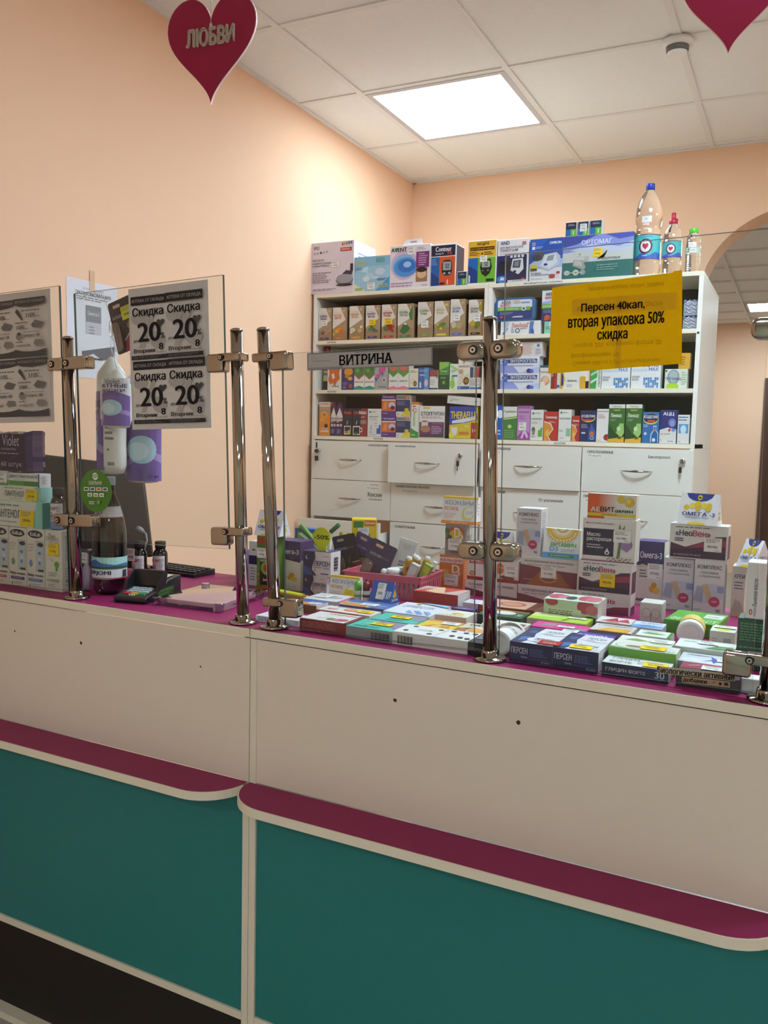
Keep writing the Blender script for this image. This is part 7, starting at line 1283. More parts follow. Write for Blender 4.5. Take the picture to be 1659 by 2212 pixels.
omega_at((x+.052, y+.004, z+h_), a, .058, .042, .068, 'white and blue tent-shaped omega carton half hidden by the middle chrome post')
x, y, z, a, w_, d_, h_ = POS['cream']
carton('cream', 'white joint cream carton behind the flax oil box', 'CFCCC6', name='cream_box', F=[T('КРЕМ', .2, .76, .95, .84, '4A4650', 2), LN(.2, .52, .95, .7, 3, '6A6670'), P([(0, .05), (.3, .35), (.7, .3), (1, .15), (1, 0), (0, 0)], 'B8AE86'), E(.5, .2, .3, .1, 'A8A8A8')])
omega_at((x+.006, y+.004, z+h_), a+math.radians(-38), .05, .06, .062, 'white and blue tent-shaped omega carton turned sideways on the joint cream carton')
carton('green_tall', 'dark green carton with pale small print at the counter end', '1E4A2E', name='capsule_carton', F=[LN(.08, .55, .95, .92, 7, '5A8A64'), LN(.08, .4, .9, .46, 1, '5A8A64'), T('60 капсул по', .1, .24, .9, .32, '8AB090', 0), T('Номинальное', .1, .12, .9, .2, '7AA084', 0)])
carton('flax', 'white flax oil carton with sideways lettering on the dark green carton', 'DBD7D2', name='flax_oil_box', F=[E(.3, .12, .1, .05, 'B8322E'), R(.28, .09, .32, .15, 'E8E0DC'), R(.22, .115, .38, .125, 'E8E0DC')])
x, y, z, a, w_, d_, h_ = POS['flax']; bo = [q for q in bpy.data.objects if q.get('label', '').startswith('white flax oil')][0]
tmp = MB(); draw(tmp, ((w_*.62, 0, h_*.22), (0, 0, h_*.5), (-w_*.25, 0, 0), (0, -1, 0)), [T('Льняное масло', 0, 0, 1, 1, '2E2A5A', 1)]); tmp.obj('side_lettering', PRINT, bo, fix=False)
tmp = MB(); draw(tmp, ((w_*.62, 0, h_*.05), (0, 0, h_*.15), (-w_*.2, 0, 0), (0, -1, 0)), [T('АПТЕЧНЫЙ СТАНДАРТ', 0, 0, 1, 1, '5A4A5A', 0)]); tmp.obj('side_lettering', PRINT, bo, fix=False)

# ------------------------------------------------------------------ flat boxes lying on the worktop
def flat(key, label, top, front, T_, F=(), tags=(), R_=(), name='medicine_box', side=None):
    x, y, z, a, w_, d_, h_ = POS[key]
    fr_ops = [R(0, 0, 1, 1, front)]+list(F)
    return carton(key, label, side or top, F=fr_ops, T_=[R(0, 0, 1, 1, top)]+list(T_), R_=R_, tags=tags, name=name, group='boxes lying flat on the worktop')
BC = lambda u0, u1: [R(u0+(u1-u0)*i/14, .1, u0+(u1-u0)*(i+.45+.3*(i % 3 == 0))/14, .75, '2A2A2A') for i in range(14)]
flat('f_white', 'thin white box with small print beside the worktop joint', 'DCDADC', 'D6D2D4', [LN(.1, .3, .6, .5, 1, '9AC4CC')], [LN(.05, .15, .55, .9, 3, '5A5658')])
flat('f_redcard', 'flat white and dark red heart medicine box at the glass edge', 'DDD8D6', '7E1E2A', [R(0, 0, 1, .06, '8A2430'), T('КАРДИОНАТ', .3, .74, .95, .9, 'B8323A', 1), E(.3, .45, .1, .2, 'C8C4C4'), E(.3, .45, .09, .18, 'DDD8D6'), E(.55, .3, .1, .12, '5A8A3A'), E(.72, .3, .13, .14, 'C87A80'), E(.8, .34, .1, .1, 'B84A54'), R(.94, 0, 1, 1, '8A2430')], [LN(.05, .3, .95, .85, 5, 'A85A60'), T('Срок годности 3 года', .03, .08, .45, .2, 'C89A9C', 0)], side='7E1E2A')
flat('f_teal', 'flat turquoise box with yellow tag at the glass edge', '3FB8A6', '8E9294', [P([(.3, 1), (1, 1), (1, .3), (.8, .5)], '8A86A0'), P([(.3, 1), (.36, 1), (1, .25), (1, .2)], 'B84A8A'), E(.3, .5, .12, .12, '7AC08A'), LN(.1, .1, .7, .25, 2, '2A7A70')], BC(.55, .95), tags=[('T', .35, .42, .78, .72, YT, '420.00р.')])
flat('f_teal2', 'flat turquoise box with yellow tag, second row behind its twin', '3FB8A6', '8E9294', [P([(.2, 1), (1, 1), (1, .4), (.8, .6)], '8A86A0'), P([(.2, 1), (.26, 1), (1, .35), (1, .3)], 'B84A8A'), LN(.3, .1, .7, .3, 2, '2A7A70')], tags=[('T', .3, .4, .72, .72, YT, '420.00р.')])
o = flat('f_coal', 'flat white charcoal tablet box with black domino dots', 'E2E0DC', 'D9D6D2', [R(.84, 0, 1, 1, '26262A')]+[E(u, v, .03, .075, '1C1C1E') for u, v in ((.12, .82), (.42, .78), (.1, .28), (.38, .2), (.56, .82), (.7, .8), (.8, .8), (.62, .3), (.72, .24), (.8, .2))]+[T('УГОЛЬ', .2, .42, .38, .56, '8A868A', 1), P([(.46, .1), (.5, .9), (.506, .9), (.466, .1)], '3A3A3C'), LN(.88, .3, .96, .8, 3, 'B8B6B4')], [R(.84, 0, 1, 1, '1E1E22'), T('50 ТАБЛЕТОК', .86, .4, .98, .6, '9A989A', 0)]+BC(.06, .24))
flat('f_redwhite', 'flat white and red box with orange section and yellow tag', 'DDD8D2', 'B03A34', [R(0, 0, 1, .1, 'B83A34'), E(.55, .55, .16, .18, 'D0703A'), E(.55, .55, .09, .1, 'E0A070'), T('КАРДИО', .2, .78, .6, .95, 'C24A3A', 1), LN(.1, .3, .35, .6, 3, 'C88A80')], [R(.8, 0, 1, 1, 'DDD8D2')], tags=[('T', .68, .35, .94, .75, YT, '199.00р.')])
flat('f_blueor_l', 'flat blue and orange capsule box nearest the leaning post', 'D8D4D6', '7A4A34', [P([(0, .5), (1, .6), (1, 1), (0, 1)], '3A62AA'), P([(0, 0), (.7, 0), (.5, .5), (0, .5)], 'D88A3A')], tags=[('T', .5, .1, .95, .55, WT, '560.00р.')])
flat('f_blueor_r', 'flat blue and orange capsule box behind the yellow-tagged red box', 'D8D4D6', '3A4A7A', [P([(0, .55), (1, .5), (1, 1), (0, 1)], '3A62AA'), P([(0, .05), (.6, .0), (.4, .5), (0, .45)], 'D88A3A'), P([(.6, 0), (1, 0), (1, .5), (.7, .4)], '4A6AB0')], tags=[('T', .38, .2, .72, .6, WT, '560.00р.')])
flat('f_leaf', 'flat pale box with rose edge before the calming tablet boxes', 'D6D4D8', 'C8C4C8', [R(.9, 0, 1, 1, 'C86A84'), E(.65, .5, .18, .16, 'B8B4B0'), E(.5, .6, .14, .14, 'A8A49E')], tags=[('T', .15, .3, .5, .7, WT, '95.00р.')])
flat('f_red', 'thick red box lying beside the pink basket', 'C8A8A0', 'AE2A2E', [P([(0, 0), (.6, 0), (.9, 1), (.3, 1)], 'C23A34'), P([(.2, .2), (.5, 0), (.7, 0), (.45, 1), (.35, 1)], 'DDB48A'), LN(.05, .6, .4, .95, 2, 'E2DAD6')], [LN(.08, .2, .75, .55, 3, '7E2024')], R_=[R(0, 0, 1, 1, 'DCD4CE')])
flat('f_purple', 'small white box with plum end behind the cream box', 'D9D3DA', 'CFC8D0', [LN(.2, .2, .8, .8, 4, 'A898B0')], [R(.85, 0, 1, 1, '5A2A5A')])
flat('f_violet', 'thin violet box under a white tag beside the red box', '4E3A7A', '3E2C64', [LN(.2, .2, .8, .5, 2, 'C8BCD8')])
flat('f_cream', 'flat cream box with three yellow capsules printed on top', 'E2DDCF', 'DCC8B4', [E(.55, .5, .12, .14, 'D8B02E'), E(.68, .45, .1, .12, 'E0C048'), E(.48, .4, .08, .1, 'C89A1E')]+[R(.06+.12*i, .08, .12+.12*i, .2, 'B8B4AE') for i in range(7)]+[LN(.08, .7, .4, .9, 2, '6A7AB0')])
flat('f_cuprin', 'flat white and blue capsule box before the red box', 'DADCE2', 'C9C9CC', [T('СИНБИОТИК', .12, .55, .8, .75, '3A4A8A', 1)]+[R(.4+.07*i, .06+.09*j, .455+.07*i, .13+.09*j, '6AA0DC') for i in range(8) for j in range(3) if (i+j) % 3]+[P([(.3, 1), (1, 1), (1, .8)], '8AB8D8'), E(.35, .88, .06, .05, 'D8C03A')], [LN(.6, .2, .95, .6, 1, '4A4A50')])
flat('f_yellow', 'flat yellow capsule box with white tag behind the charcoal box', 'E0BE2E', 'C8A428', [R(0, .8, 1, 1, 'DE8A4A'), P([(.1, 0), (.35, .4), (.8, .4), (.9, 0)], 'C88A2A'), E(.5, .15, .12, .2, 'E0B85A')], tags=[('T', .5, .5, .95, .85, WT, '310.00р.')])
flat('f_kurk', 'flat turmeric box with spice bowl photograph beside the post', 'D9CDB4', 'B08A3A', [P([(0, 0), (1, 0), (1, .5), (.5, .6), (0, .4)], '6A4A28'), E(.65, .3, .28, .25, 'E0A22E'), E(.65, .3, .3, .28, 'D8CCB8'), E(.65, .3, .26, .23, 'D8962A'), E(.2, .25, .16, .12, 'B8703A'), T('КУРКУМИН', .2, .7, .98, .9, '2A2A26', 2)])
flat('f_green', 'flat dark green capsule box behind the middle post', '1E4E32', '1A4028', [T('30', .8, .3, .92, .6, 'B8CCB8', 1), E(.5, .6, .25, .25, 'D8D6D0'), P([(.2, .8), (1, .9), (1, 1), (.2, 1)], 'B8763A')], [LN(.4, .3, .9, .7, 3, '5A8A64')])
flat('f_brown', 'flat amber brown box behind the dark green capsule box', 'C8A088', '8E4A24', [E(.5, .5, .25, .3, 'A8584A'), E(.5, .5, .18, .2, 'C88A6A'), R(.85, 0, 1, 1, '6A2E2A')], [R(0, .3, 1, .4, 'B0703A'), R(0, .6, 1, .68, 'B0703A')])
flat('f_whitekr', 'flat white box with brown photograph behind the lying white jar', 'DCD8D2', 'C8BEB0', [P([(.4, .2), (.95, .2), (.95, .7), (.5, .8)], '7A5A3A'), T('МН', .45, .02, .75, .18, '2A2A26', 2), E(.2, .4, .12, .2, 'C89A6A')])
flat('f_lime', 'flat lime green box under the floral box', 'A9C83A', 'CFC0B8', [P([(0, .4), (.6, .6), (.5, 1), (0, 1)], 'C8DA8A'), T('ДИАВЕРИН', .1, .68, .55, .88, '4A6A3A', 0), P([(.55, .1), (.62, .5), (.66, .5), (.62, .1)], '4A7A2E')], tags=[('T', .62, .55, .92, .78, WT, '230.00р.')])
flat('f_floral', 'mint green box printed with pink peonies and a pale text panel', 'C4D4C2', 'C2D2C2', [E(.15, .5, .14, .35, 'B84A5E'), E(.28, .5, .1, .26, 'C8707E'), E(.7, .55, .14, .36, 'B84A5E'), E(.85, .5, .14, .36, 'C86A78'), E(.45, .4, .1, .25, '3A4A3E')], [E(.15, .9, .12, .16, 'B84A5E'), E(.78, .82, .16, .3, 'B84A5E'), E(.9, .7, .12, .2, 'C86A78'), E(.86, .25, .14, .2, '3E5240'), R(.06, .15, .7, .66, 'D8DCCE'), LN(.09, .22, .66, .6, 5, '6A6E66')], R_=[R(0, 0, 1, 1, 'CFC8BE')])
flat('f_pink', 'flat hot pink box with grey shapes behind the calming tablet cartons', 'DC3C8E', 'B82E74', [P([(.1, .35), (.2, .8), (.4, .85), (.36, .4)], '8E8A90'), P([(.72, .1), (.76, .5), (.98, .5), (.95, .1)], '8E8A90'), T('БЕЛ', .42, .6, .58, .75, 'A82A6A', 1)], tags=[('T', .45, .25, .75, .55, WT, '155.00р.')])
flat('f_ginko', 'flat violet ginkgo box with white lettering', '453A92', '382E78', [T('ГИНКОУМ', .2, .35, .85, .7, 'C4C0DC', 2), E(.9, .3, .02, .04, 'D8D4E8'), E(.8, .2, .02, .04, 'D8D4E8')], tags=[('T', .0, .5, .3, .95, WT, '240.00р.')])
PF = lambda: [P([(0, 0), (.25, 0), (.4, .3), (.3, .6), (.35, 1), (0, 1)], '232C58'), P([(.12, .1), (.3, .2), (.3, .4), (.1, .35)], '3A66A8'), E(.2, .7, .1, .1, '32548E'), E(.68, .25, .4, .16, 'DEDCDE'), E(.7, .75, .36, .17, 'DEDCDE'), T('ПЕРСЕН', .5, .7, .9, .84, '2A2E64', 1), T('ПЕРСЕН', .46, .2, .88, .34, '2A2E64', 1), LN(.5, .6, .8, .66, 1, '8A8AA8'), LN(.5, .08, .85, .14, 1, '8A8AA8')]
PFF = [T('ПЕРСЕН', .04, .45, .42, .75, 'C8CCE0', 1), T('Ночь', .28, .25, .42, .36, 'B8BCD4', 0), LN(.48, .35, .92, .75, 4, '5A629A'), R(.48, .25, .95, .265, '5A629A'), T('40 капс', .74, .1, .95, .2, 'A8ACC8', 0)]
o = flat('f_pers1', 'navy and white calming tablet carton lying beside the middle post', 'D9D6D9', '1E2250', PF(), PFF)
sticker(o, box_frames(*POS['f_pers1'][4:])['T'], .62, .02, 1.12, .26, 'B8322E', 'АКЦИЯ', 'F0E0DC')
flat('f_pers2', 'navy and white calming tablet carton lying with a yellow tag', 'D9D6D9', '1E2250', PF(), PFF, tags=[('T', .32, .06, .8, .26, YT, '489.00р.')], R_=BAR())
flat('f_gly', 'flat white and navy glycine box with yellow tag at the glass edge', 'DCDCDA', '232A4C', [T('ГЛИЦИН', .1, .55, .5, .85, '3A4A4A', 1), T('ФОРТЕ', .08, .15, .42, .4, '3A4A4A', 1), LN(.5, .2, .75, .6, 2, '9AA8A4')], [T('ГЛИЦИН ФОРТЕ', .06, .35, .66, .68, 'C8CCD8', 1), T('30', .8, .3, .94, .8, 'C8CCD8', 1)], tags=[('T', .6, .05, .96, .6, YT, '88.00р.')])
VAL = [R(0, 0, 1, .08, '5A9A2E'), E(.35, .5, .3, .36, '8A8A6A'), E(.35, .5, .28, .33, 'E0E2D8'), E(.35, .45, .14, .16, '9A7A5A'), T('ВАЛЕРИАНА П', .55, .2, .96, .38, '4A5A4A', 0), P([(0, .2), (.4, .0), (1, .12), (1, .05), (.4, 0), (0, .1)], '6AA83A')]
flat('f_val1', 'green and white valerian box with yellow tag behind the glycine box', 'DDE0D4', '6AA236', VAL, [LN(.05, .3, .85, .55, 1, '3A5A2A')], tags=[('T', .45, .2, .82, .7, YT, '120.00р.')], R_=[R(0, 0, 1, 1, 'B8CC9A')])
flat('f_val2', 'green and white herb box with pale twigs and white tag', 'DDE0D4', '6AA236', [R(0, 0, 1, .08, '5A9A2E'), E(.3, .5, .26, .36, 'E0E2D8'), P([(.1, .4), (.3, .7), (.55, .5), (.4, .3)], '8A9A5A'), E(.75, .5, .2, .3, 'B8C88A')], tags=[('T', .6, .35, .98, .7, WT, '95.00р.')])
flat('f_leafw', 'small flat white box with green leaf and green edge', 'DCE0D6', 'C8D4BC', [P([(.1, .4), (.3, .65), (.7, .55), (.85, .45), (.5, .35)], '5A9A3A'), R(.9, 0, 1, 1, '4A8A34'), LN(.1, .7, .8, .85, 2, 'A8B4A4')])
flat('f_orange', 'flat grey and orange box behind the violet ginkgo box', 'C9C5C0', '8A8884', [P([(.1, .0), (.9, .0), (.95, .5), (.4, .55)], 'DC9A34'), E(.6, .25, .2, .2, 'E0B04A'), T('ГЛУКОЗАМИН', .1, .7, .9, .88, '6A6A6A', 1)])
flat('f_apro', 'flat white and blue watercolour box near the kidney box', 'D2DAE2', 'B8C8DC', [P([(0, 0), (1, .1), (1, .4), (.5, .5), (0, .4)], '7AA4D0'), T('АПРОЛ', .2, .6, .9, .85, '4A72B0', 1), E(.5, .25, .3, .12, '5A8AC0')])
flat('f_redtri', 'flat white box with red triangles behind the grey and orange box', 'D8CFCC', 'C8A8A4', [P([(.1, .2), (.5, .9), (.6, .3)], 'A83A44'), P([(.5, .3), (.8, .85), (.95, .2)], 'B84A50'), P([(.3, .05), (.5, .4), (.7, .05)], 'C87A7A')])
flat('f_derk', 'flat white box with green fern and dotted edge near the counter end', 'DDE0DA', 'C4CCBE', [R(0, .92, 1, .95, '6A9A5A'), P([(.5, .1), (.7, .5), (.95, .55), (1, .2), (.75, .05)], '4A7A3A'), P([(.6, .2), (.8, .4), (.95, .3)], '7AA85A'), T('ДЕРБИСОЛ', .1, .62, .5, .75, '4A6A4A', 0)], tags=[('T', .35, .5, .7, .8, WT, '140.00р.')])
flat('f_neuro', 'flat white and blue neuron box in a clear sleeve near the counter end', 'D6DADF', 'AEB4BC', [P([(.4, .2), (.55, .5), (.5, .85), (.62, .6), (1, .7), (.68, .45), (.6, .1), (.55, .35)], '3A4CA8'), E(.2, .3, .18, .15, 'E6E8EA'), T('Нейрос', .1, .7, .48, .85, '2A3060', 1)], tags=[('T', .64, .3, .98, .65, WT, '640.00р.')])
flat('f_pred', 'flat dark red sports supplement box at the glass edge', '5A2430', '3A2228', [P([(0, .5), (1, .55), (1, 1), (0, 1)], '9A2E48'), P([(0, 0), (1, 0), (1, .4), (.5, .5), (0, .4)], '43303A'), T('ПРЕДТРЕНИК', .05, .12, .6, .3, 'D4CACC', 2), LN(.62, .4, .95, .8, 4, 'B87A84'), P([(.1, .7), (.3, .85), (.35, .8), (.15, .65)], 'C8848E')], tags=[('T', .35, .45, .72, .78, WT, '990.00р.')], R_=[R(0, 0, 1, 1, '2A1E24')])
o = carton('f_cube', 'small white cube carton with green trim before the joint complex boxes', 'D6DACE', name='ointment_box', F=[R(.55, .2, .85, .7, 'A8B0A4'), LN(.1, .3, .35, .7, 3, 'A8B4A4')], T_=[E(.5, .4, .3, .25, 'C8D048'), LN(.2, .6, .9, .85, 2, 'C8606A')], tags=[('T', .1, .5, .98, .95, WT, '75.00р.')])
# green phyto box before the joint complex boxes
mb = MB(); mb.box(0, 0, 0, .104, .125, .028, '5AA23A'); o = mb.obj('phyto_tea_box', PRINT, bevel=.0008); o.location = sw(1.503, .437, ZTOPC); o.rotation_euler = (0, 0, TH+math.radians(-5)); tag(o, 'green phyto box with white letters lying before the joint complex boxes', 'box')
printed('top_print', box_frames(.104, .125, .028)['T'], [R(.62, .5, .97, .85, 'D0D2C8'), T('412.00р.', .68, .6, .92, .7, '4A4A48', 1), T('ФИТОГАСТ', .08, .08, .95, .34, 'C8DCB4', 2), LN(.2, .55, .58, .85, 2, '8AC070'), R(0, 0, 1, .02, '4A8A30')], PRINT, o)
# jars
def jar(loc, r, h, label, body, lid, rot, lab=None):
    e = empty('supplement_jar', loc, rot=rot); tag(e, label, 'jar')
    mb = MB(); mb.lathe([(r*.9, 0), (r*.96, .003), (r*.96, h*.68), (r*.8, h*.74), (r*.8, h*.76)], 28); mb.obj('jar_body', body, e)
    mb = MB(); mb.lathe([(r*.97, h*.76), (r, h*.775), (r, h*.97), (r*.94, h), (r*.62, h), (r*.58, h-.0015)], 32); mb.obj('jar_lid', lid, e)
    if lab: curved(e, r*.965, h*.08, h*.64, 200, lab[0], lab[1], 'paper_label', rz=lab[2])
    return e
jar(tuple(Vector(sw(1.563, .412, ZTOPC+.0262))), .0255, .074, 'amber jar with white lid lying on its side', mat('amber_jar', 'B0853A', .15, noise=.05), WPLAST, (math.radians(91), 0, TH+math.radians(4)), ('D8C46A', [], 180))
jar(tuple(Vector(sw(1.2775, .152, ZTOPC+.0245))), .0236, .080, 'white plastic jar lying on its side behind the middle post', WPLAST, WPLAST, (math.radians(91), 0, TH+math.radians(-3)), ('DAD6D2', [P([(.2, .2), (.5, .7), (.8, .6), (.6, .1)], '4A4038'), LN(.2, .75, .8, .9, 2, '9A948E')], 180))
o = jar(sw(1.7485, .125, ZTOPC), .020, .036, 'short white jar behind the end post', WPLAST, WPLAST, (0, 0, 0))
o = part('ointment_box', mat('plain_white_carton', 'DEDCD8', .5, noise=.02), None, (0, 0, 0, .045, .03, .024), bevel=.001); o.location = sw(1.683, .062, ZTOPC); o.rotation_euler = (0, 0, TH); tag(o, 'plain white carton on the worktop behind the end clamp', 'box')
# round sticks and the yellow sweet tube
def stick(loc, capc, label, rot=(0, 0, 0), r=.0085, h=.058):
    e = empty('lip_balm_stick', loc, rot=rot); tag(e, label, 'lip balm', 'lip balm sticks before the basket')
    mb = MB(); mb.lathe([(r*.95, 0), (r, .002), (r, h*.62), (r*.97, h*.63)], 18, 'D4CCC8'); mb.obj('stick_body', PRINT, e)
    mb = MB(); mb.lathe([(r, h*.63), (r, h*.86), (r*.85, h*.95), (r*.4, h)], 18, capc); mb.obj('stick_cap', GLOSSY, e)
    curved(e, r, h*.05, h*.58, 200, 'D8D0CC', [R(0, .6, 1, .8, capc), R(0, 0, 1, .2, 'A84A5A')], 'paper_label')
stick(sw(.838, .325, ZTOPC), '5AB02E', 'lip balm stick with green cap before the pink basket'); stick(sw(.8565, .332, ZTOPC), '6A1E2A', 'lip balm stick with dark red cap before the pink basket')
e = empty('sweet_tube', sw(.655, .315, ZTOPC+.0085), rot=(0, 0, TH+math.radians(-14))); tag(e, 'yellow wrapped tube of sweets lying before the omega box', 'sweets')
mb = MB(); mb.tube([(-.075, 0, 0), (-.07, 0, 0), (.06, 0, 0), (.066, 0, 0)], [.004, .0082, .0082, .004], 14, 'B8982E'); t_ = mb.obj('wrapper', GLOSSY, e)
tmp = MB()
for i in range(16):
    rr = random.Random(i); a0 = rr.uniform(2.0, 4.4); x0 = -.062+.0078*i; c_ = ('C8D23A', '7A9A2E', 'D89A2E', '8A4A1E', 'E0D23A', 'D8D0C0')[i % 6]
    def cp(x, a): return (x, .0085*math.cos(a), .0085*math.sin(a))
    for k in range(3): tmp.quad(cp(x0, a0+k*.35-3.4), cp(x0+.008, a0+k*.35-3.3), cp(x0+.008, a0+k*.35-2.95), cp(x0, a0+k*.35-3.05), c_)
for k in range(4): tmp.quad(cp(-.03, 1.5+k*.3), cp(.05, 1.5+k*.3), cp(.05, 1.8+k*.3), cp(-.03, 1.8+k*.3), 'D6DE2E')
tmp.obj('wrapper_print', GLOSSY, t_, fix=False)

# ------------------------------------------------------------------ pink basket and its contents
BX, BT = .735, .452      # s, t of its near corner
BW, BD, BH = .205, .14, .055
e = empty('plastic_basket', sw(BX, BT-.012, ZTOPC), TH+math.radians(2)); tag(e, 'pink plastic basket with slotted sides holding small goods', 'basket')
def slotted(name, ax):
    L_ = BW if ax == 'x' else BD
    mb = MB(); n = 16 if ax == 'x' else 11; step = L_/n
    def b(u0, u1, z0, z1):
        if ax == 'x': mb.box(u0, 0, z0, u1, .002, z1)
        else: mb.box(0, u0, z0, .002, u1, z1)
    b(0, L_, .0005, .010); b(0, L_, BH-.014, BH)
    for i in range(n): b(i*step, i*step+step*.5, .010, BH-.014)
    return mb.obj(name, PINKP, e)
slotted('front_wall', 'x'); q = slotted('back_wall', 'x'); q.location.y = BD-.002; slotted('side_wall', 'y'); q = slotted('side_wall', 'y'); q.location.x = BW-.002
part('base', PINKP, e, (.002, .002, .0005, BW-.002, BD-.002, .0025))
part('basket_rim', PINKP, e, (-.004, -.004, BH-.0005, BW+.004, .002, BH+.0035), (-.004, BD-.002, BH-.0005, BW+.004, BD+.004, BH+.0035), (-.004, .002, BH-.0005, .002, BD-.002, BH+.0035), (BW-.002, .002, BH-.0005, BW+.004, BD-.002, BH+.0035))
BM = Matrix.Translation(sw(BX, BT-.012, ZTOPC)) @ Matrix.Rotation(TH+math.radians(2), 4, 'Z')
def inb(x, y, z, rx=0, ry=0, rz=0): return BM @ Matrix.Translation((x, y, z)) @ Matrix.Rotation(math.radians(rz), 4, 'Z') @ Matrix.Rotation(math.radians(ry), 4, 'Y') @ Matrix.Rotation(math.radians(rx), 4, 'X')
lip_card(atc(.628, .603, ZTOPC+.001, -14), 'dark grey lip balm card with cherries behind the calming tablet boxes', '3A343E', '8A2A3E', [E(.55, .3, .1, .06, '5A1E2A'), E(.68, .28, .1, .06, '6A2430'), P([(.5, .36), (.6, .52), (.66, .5), (.58, .34)], '4A6A3A')], group='lip balm cards round the basket')
lip_card(atc(.628, .622, ZTOPC+.0265, 21), 'lilac lip balm card with a melon slice, slanted beside the yellow box', '5A5284', 'B0588A', [E(.62, .45, .2, .09, '4A4A30'), E(.64, .42, .17, .07, 'C8925A')], group='lip balm cards round the basket')
lip_card(inb(.014, .034, .03, -8, 20, 0), 'dark violet lip balm card with raspberries, tilted at the basket front', '3C3252', '5A3060', [E(.35, .1, .16, .09, '8A1E38'), E(.6, .12, .16, .1, 'A02A44'), P([(.5, .2), (.6, .28), (.75, .26), (.7, .18)], '4A7A3A')], group='lip balm cards round the basket')
# tall yellow jar-vitamin box standing behind the basket
mb = MB(); mb.box(0, 0, 0, .068, .062, .164, 'DFC01E'); o = mb.obj('vitamin_box', PRINT, bevel=.0008); o.location = sw(.640, .642, ZTOPC); o.rotation_euler = (0, 0, TH+math.radians(30)); tag(o, 'tall yellow children vitamin box with brown jar picture behind the basket', 'box')
fr = box_frames(.068, .062, .164)
printed('front_print', fr['F'], [R(.06, .86, .46, .97, '3A7A36'), P(rrect(.5, .9, .95, .985, .03, 3), 'C8602A'), T('Вакошка', .54, .92, .92, .97, 'F0E0C8', 1), R(.28, .66, .72, .76, '4A3A1C'), R(.2, .12, .8, .66, '3A2814'), R(.2, .26, .8, .52, 'D8C82E'), T('ВАКОША', .22, .54, .78, .62, 'E0D8C8', 2), E(.34, .36, .12, .08, 'D8D4CC'), P([(.55, .3), (.7, .46), (.74, .44), (.6, .28)], 'D8922E'), T('Премиум', .5, .28, .78, .31, '5A3A6A', 1), R(.55, .1, .8, .16, '2A1C10')]+[R(.84, .2+.08*i, .94, .25+.08*i, ('4A9A3A', 'A82A3A', 'B04A2E', '3A7AB0', '4A9A3A', 'B83A2A')[i]) for i in range(6)], PRINT, o)
printed('side_print', fr['R'], [R(.15, .82, .85, .93, '5A3A6E'), R(.15, .6, .8, .76, '5A8A3A'), E(.45, .45, .3, .08, 'C87A3A'), R(.2, .2, .8, .4, 'C8A81E')], PRINT, o)
sticker(o, fr['F'], .24, .68, .68, .86, WT, '410.00р.')
# blue carton with green pouch behind the tablet boxes
mb = MB(); mb.box(0, 0, 0, .078, .03, .142, '2F66B8'); o = mb.obj('toothpaste_box', PRINT, bevel=.0008); o.location = sw(.524, .535, ZTOPC); o.rotation_euler = (0, 0, TH); tag(o, 'blue carton with yellow stars behind the omega box', 'box')
printed('front_print', box_frames(.078, .03, .142)['F'], [E(.7, .9, .05, .03, 'D8D23A'), E(.85, .8, .05, .03, 'B8CC3A'), T('ЖИР', .55, .62, .95, .74, 'D8E0F0', 2)], PRINT, o)
e = empty('green_pouch', sw(.566, .478, ZTOPC), rot=(0, 0, TH)); tag(e, 'green foil pouch with dark avocado print and white zip edge', 'pouch')
mb = MB(); mb.prism([(.0, 0), (.078, 0), (.085, .100), (.05, .125), (.014, .160), (.006, .154), (-.004, .09)], 0, .012, '6E9A4A'); mb.obj('pouch_film', GLOSSY, e)
printed('pouch_print', ((0, 0, 0), (.082, 0, 0), (0, 0, .15), (0, -1, 0)), [E(.4, .45, .32, .3, '3E5A2A'), E(.4, .43, .2, .2, '2A4020'), P([(.04, .98), (.16, 1.0), (1.0, .66), (1.0, .56), (.4, .72)], '2E6A44'), P([(.08, .9), (.2, .93), (1.02, .62), (1.02, .58), (.2, .86)], 'D4DED0'), T('eco', .5, .72, .72, .8, 'C8D8C8', 1)], GLOSSY, e, .0008)
mb = MB(); A_ = Vector(sw(.656, .502, 1.249)); mb.tube([tuple(A_+CD*0), tuple(A_+CD*.024+Vector((0, 0, .020)))], .0062, 10, '1E5A34'); o = mb.obj('green_pen', GLOSSY); tag(o, 'dark green marker cap sticking up behind the round sign', 'pen')
mb = MB(); mb.tube([tuple(A_-CD*.008-Vector((0, 0, .1375))), tuple(A_)], .0045, 8, 'C9D2C4'); mb.obj('pen_barrel', GLOSSY, o)
mb = MB(); mb.prism([(0, 0), (.028, 0), (.03, .1), (.022, .104), (.02, .098), (.008, .098), (.006, .106), (-.002, .103)], 0, .01, 'C6CE2A'); o = mb.obj('sweet_pouch', GLOSSY); o.scale = (1, 1, 1.2); o.location = sw(.600, .645, ZTOPC); o.rotation_euler = (0, 0, TH); tag(o, 'yellow foil pouch top behind the cherry lip balm card', 'pouch')
